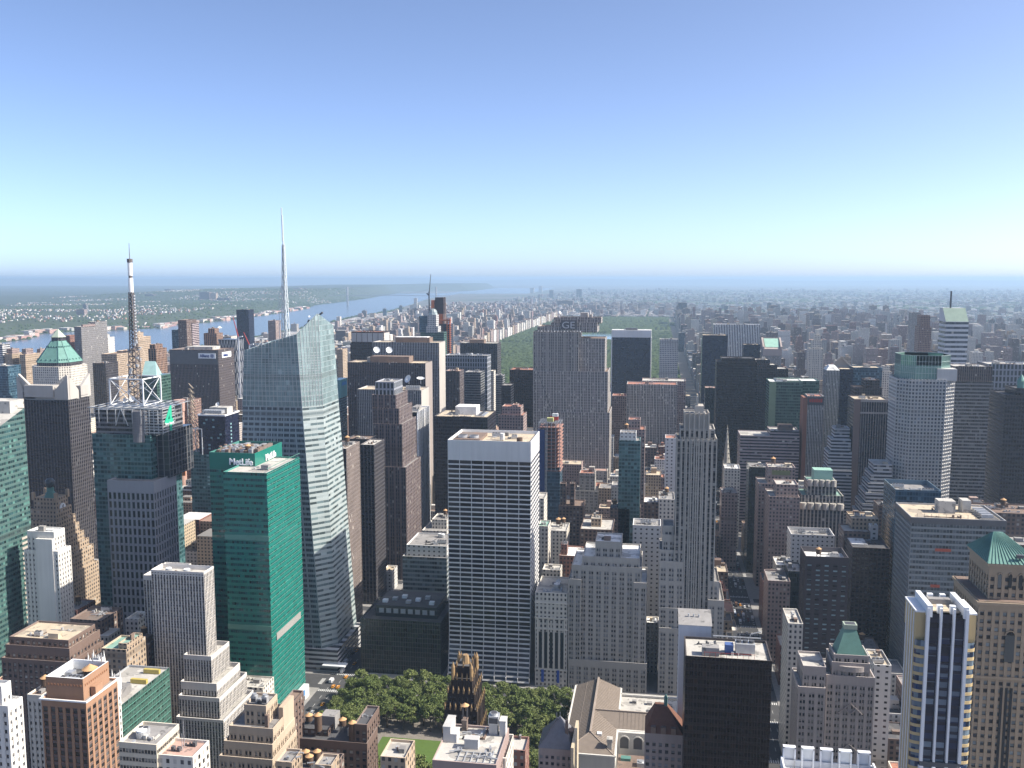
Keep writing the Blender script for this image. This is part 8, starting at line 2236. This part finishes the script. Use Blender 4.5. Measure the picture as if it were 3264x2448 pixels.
# row of apartment houses facing the park on its left side
cr = random.Random(12)
for q in range(62):
    y = 2090+q*84; h = cr.uniform(46, 66); d = cr.uniform(52, 70); sk = cr.choice(['cream','tan','cream','lime_pair','brick_p','white_pl'])
    twin = q in (9, 15, 24, 33); x1 = -792; x0 = x1-cr.uniform(22, 32)
    lab = "%s apartment house facing the park's left edge, %s" % (CN[sk], "with twin towers, number %d down the row" % 0 if False else ("crowned by twin towers" if twin else "one of the long sunlit row"))
    e = thing("apartment_house", lab, "building", ((x0+x1)/2, y+d/2, 0), lab)
    m = MB(); P = rect(x0, x1, y, y+d); m.prism(P, 0, h, sk)
    if twin:
        for t in (y+2, y+d-20): m.prism(rect(x0+4, x1-3, t, t+18), h-1, h+42, sk); m.prism(rect(x0+8, x1-7, t+4, t+14), h+41, h+50, sk)
    m.build("wall", [style(sk)], e); m = MB(); m.ngon([(*p, h-.05) for p in P]); m.box(x0+6, x0+16, y+d*.3, y+d*.6, h-.1, h+6)
    if twin:
        for t in (y+2, y+d-20): m.ngon([(*p, h+41.9) for p in rect(x0+4, x1-3, t, t+18)]); m.cyl((x0+x1)/2, t+9, 3, h+50, h+56, 6, 0, .1)
    m.build("roof", [ROOF['brown']], e)

# ================================================================== VEHICLES
def paint(name, c): return plain("paint_" + name, c, .25, .05, .5, spec=.5)
M_TYRE = plain("rubber", (.02,.02,.02), .8, .1); M_CARGL = plain("car_glass", (.02,.025,.03), .1, .1)
def car_mesh(L, Wd, H, cab0, cab1, hood):
    b = MB(); z0 = .35; hw = Wd/2
    prof = [(-L/2, z0), (L/2, z0), (L/2, hood*.9), (L/2-.25, hood), (-L/2+.15, hood+.05), (-L/2, hood*.92)]
    for (x, z), (x2, z2) in zip(prof, prof[1:]+prof[:1]): b.quad((-hw,x,z),(hw,x,z),(hw,x2,z2),(-hw,x2,z2))
    b.ngon([(hw,x,z) for x, z in prof]); b.ngon([(-hw,x,z) for x, z in prof[::-1]])
    c = MB(); w2 = hw*.82
    A = [(-hw+.05,cab0,hood),(hw-.05,cab0,hood),(hw-.05,cab1,hood),(-hw+.05,cab1,hood)]; T = [(-w2,cab0+.45,H),(w2,cab0+.45,H),(w2,cab1-.7,H),(-w2,cab1-.7,H)]
    for k in range(4): c.quad(A[k], A[(k+1)%4], T[(k+1)%4], T[k])
    t = MB(); t.box(-w2, w2, cab0+.45, cab1-.7, H-.06, H+.03)
    return b, c, t
def proto_vehicle(kind, pt):
    e = bpy.data.objects.new(kind, None); COL.objects.link(e)
    if kind in ('taxi', 'car'):
        b, c, t = car_mesh(4.9, 1.9, 1.5, -2.0, 1.3, .98)
        b.build("body", [pt], e); c.build("windows", [M_CARGL], e); t.build("roof_panel", [pt], e)
        if kind == 'taxi': m = MB(); m.box(-.35,.35,-.6,-.3,1.53,1.72); m.build("roof_light", [M_WHITE], e)
        wb = (1.5, -1.5); r = .34; hw = .95
    elif kind == 'van':
        m = MB(); m.box(-1.15,1.15,-3.4,1.6,.7,3.1); m.build("cargo_box", [pt], e)
        m = MB(); m.box(-1.05,1.05,1.62,3.2,.5,1.5); m.box(-1.0,1.0,1.62,2.7,1.5,2.3); m.build("cab", [pt], e)
        m = MB(); m.quad((-.95,3.0,1.5),(.95,3.0,1.5),(.9,2.72,2.25),(-.9,2.72,2.25)); m.build("windscreen", [M_CARGL], e); wb = (2.2, -2.2); r = .45; hw = 1.1
    else:
        m = MB(); m.box(-1.27,1.27,-6,6,.45,1.5); m.box(-1.25,1.25,-5.95,5.95,2.4,3.1); m.build("body", [pt], e)
        m = MB(); m.box(-1.24,1.24,-5.9,5.9,1.5,2.4); m.build("window_band", [M_CARGL], e)
        m = MB(); m.box(-.9,.9,-4,-1,3.1,3.4); m.build("roof_unit", [M_GALV], e); wb = (3.6, -3.2); r = .5; hw = 1.2
    for y in wb:
        for s in (-1, 1):
            m = MB(); m.cyl(0, 0, r, -.13, .13, 12); m.ngon([(r*math.cos(a), r*math.sin(a), -.13) for a in np.linspace(2*math.pi, 0, 13)[:-1]])
            m.v = [(s*hw+p[2], y+p[0], r+p[1]) for p in m.v]; m.build("wheel", [M_TYRE], e)
    return e
def copy_tree(e):
    r = e.copy(); COL.objects.link(r)
    for ch in list(e.children): c = ch.copy(); COL.objects.link(c); c.parent = r
    return r
VP = {('taxi','yellow'): (.72,.30,.015), ('car','black'): (.02,.02,.022), ('car','silver'): (.42,.43,.45), ('car','dark red'): (.22,.03,.025), ('car','white'): (.72,.72,.72), ('van','white'): (.70,.70,.70), ('van','brown'): (.14,.08,.05), ('bus','white and blue'): (.55,.60,.68)}
VPR = {k: proto_vehicle(k[0], paint(k[1].replace(' ', '_'), c)) for k, c in VP.items()}; vused = {}
NM = dict(taxi="yellow_taxi", car="parked_car", van="delivery_van", bus="city_bus")
def vehicle(kind, col, x, y, rz, where):
    k = (kind, col); p = VPR[k]; e = p if k not in vused else copy_tree(p); vused[k] = 1
    e.name = NM[kind]; e.location = (x, y, .03); e.rotation_euler = (0, 0, rz)
    what = {'taxi':'yellow taxi cab','car':col+' saloon car','van':col+' delivery truck','bus':col+' city bus'}[kind]
    e["label"] = what + " " + where; e["category"] = {'taxi':'taxi','car':'car','van':'truck','bus':'bus'}[kind]; e["group"] = what + " " + where
vr = random.Random(6)
for (k_, c_, px_, py_) in (('taxi','yellow',1137,2076),('taxi','yellow',1130,2117),('van','white',1103,2113),('car','black',1123,2085),('van','white',1092,2142),('taxi','yellow',1103,2160),('car','silver',1058,2175),('van','white',1057,2174),('taxi','yellow',1062,2190),('taxi','yellow',1077,2192),('taxi','yellow',1028,2247),('car','black',986,2262),('car','silver',995,2272),('van','white',956,2305),('van','white',946,2320),('car','dark red',1131,2070),('taxi','yellow',1118,2065)):
    p_ = atZ(px_, py_); x_ = min(-234.5, max(-252.5, p_[0]))
    vehicle(k_, c_, x_, float(p_[1]), 0, "at the wide crossing by the tree park" if p_[1] < 670 else "on the avenue between the crystal tower and the dark glass cube")
for lane in range(5):
    y = 690+vr.uniform(0, 20)
    while y < 1500:
        if vr.random() < .62 and not any(abs(y-ST(s)) < 7 for s in range(42, 54)):
            k_, c_ = vr.choice([('taxi','yellow'),('taxi','yellow'),('car','black'),('car','silver'),('car','white'),('van','white'),('bus','white and blue'),('car','dark red'),('van','brown')])
            vehicle(k_, c_, 74.2+lane*3.9+vr.uniform(-.3,.3), y, math.pi, "on the canyon avenue, near stretch" if y < 880 else ("on the canyon avenue, middle stretch" if y < 1100 else "on the canyon avenue, far stretch"))
        y += vr.uniform(9, 26)
for k_, p in list(VPR.items()):
    if k_ not in vused:
        for ch in list(p.children): bpy.data.objects.remove(ch)
        bpy.data.objects.remove(p)

def ferry(x, y, rz, L, lab):
    e = thing("ferry_boat", lab, "boat", (x, y, .4)); m = MB(); w = L*.16
    P = [(x-L/2,y-w),(x+L*.3,y-w),(x+L/2,y),(x+L*.3,y+w),(x-L/2,y+w)]
    for k in range(5): (a, b), (c, d) = P[k], P[(k+1)%5]; m.quad((a,b,.2),(c,d,.2),(c,d,3.5),(a,b,3.5))
    m.ngon([(*p, 3.5) for p in P]); m.build("hull", [M_WHITE], e)
    m = MB(); m.box(x-L*.35, x+L*.2, y-w*.7, y+w*.7, 3.5, 9); m.box(x-L*.1, x+L*.12, y-w*.5, y+w*.5, 9, 12); m.build("cabin", [M_WHITE], e)
    m = MB(); m.box(x-L*.36, x+L*.21, y-w*.72, y+w*.72, 5.5, 7); m.build("window_band", [M_CARGL], e)
    e.rotation_euler = (0, 0, rz)
for px_, py_, rz, L, lab in ((523,1042,1.2,70,"white ship moored by the far shore right of the mast"), (700,1045,1.0,34,"small white ferry in mid river above the lettered slab"), (985,1010,1.3,40,"white ferry on the river right of the lattice spire"), (300,1072,.6,30,"small white boat on the river left of the mast")):
    p_ = atZ(px_, py_); ferry(float(p_[0]), float(p_[1]), rz, L, lab)

# ================================================================== HAZE
m = MB(); m.box(-118000, 118000, -118000, 118000, -4, 376, bottom=True)
hz_ = bpy.data.materials.new("haze"); hz_.use_nodes = True; t = hz_.node_tree
t.nodes.remove(t.nodes["Principled BSDF"])
pv = t.nodes.new("ShaderNodeVolumePrincipled"); pv.inputs["Color"].default_value = (.53, .74, .96, 1); pv.inputs["Density"].default_value = 5.2e-5; pv.inputs["Anisotropy"].default_value = .18
t.links.new(pv.outputs[0], t.nodes["Material Output"].inputs["Volume"])
kindof(tag(m.build("haze", [hz_]), "pale blue summer haze over the city", "haze"), "stuff")

for o in bpy.data.objects:
    if o.parent is None and len(o.get("label", "").replace('-', ' ').split()) > 16: print("LONG", o.name, o["label"])
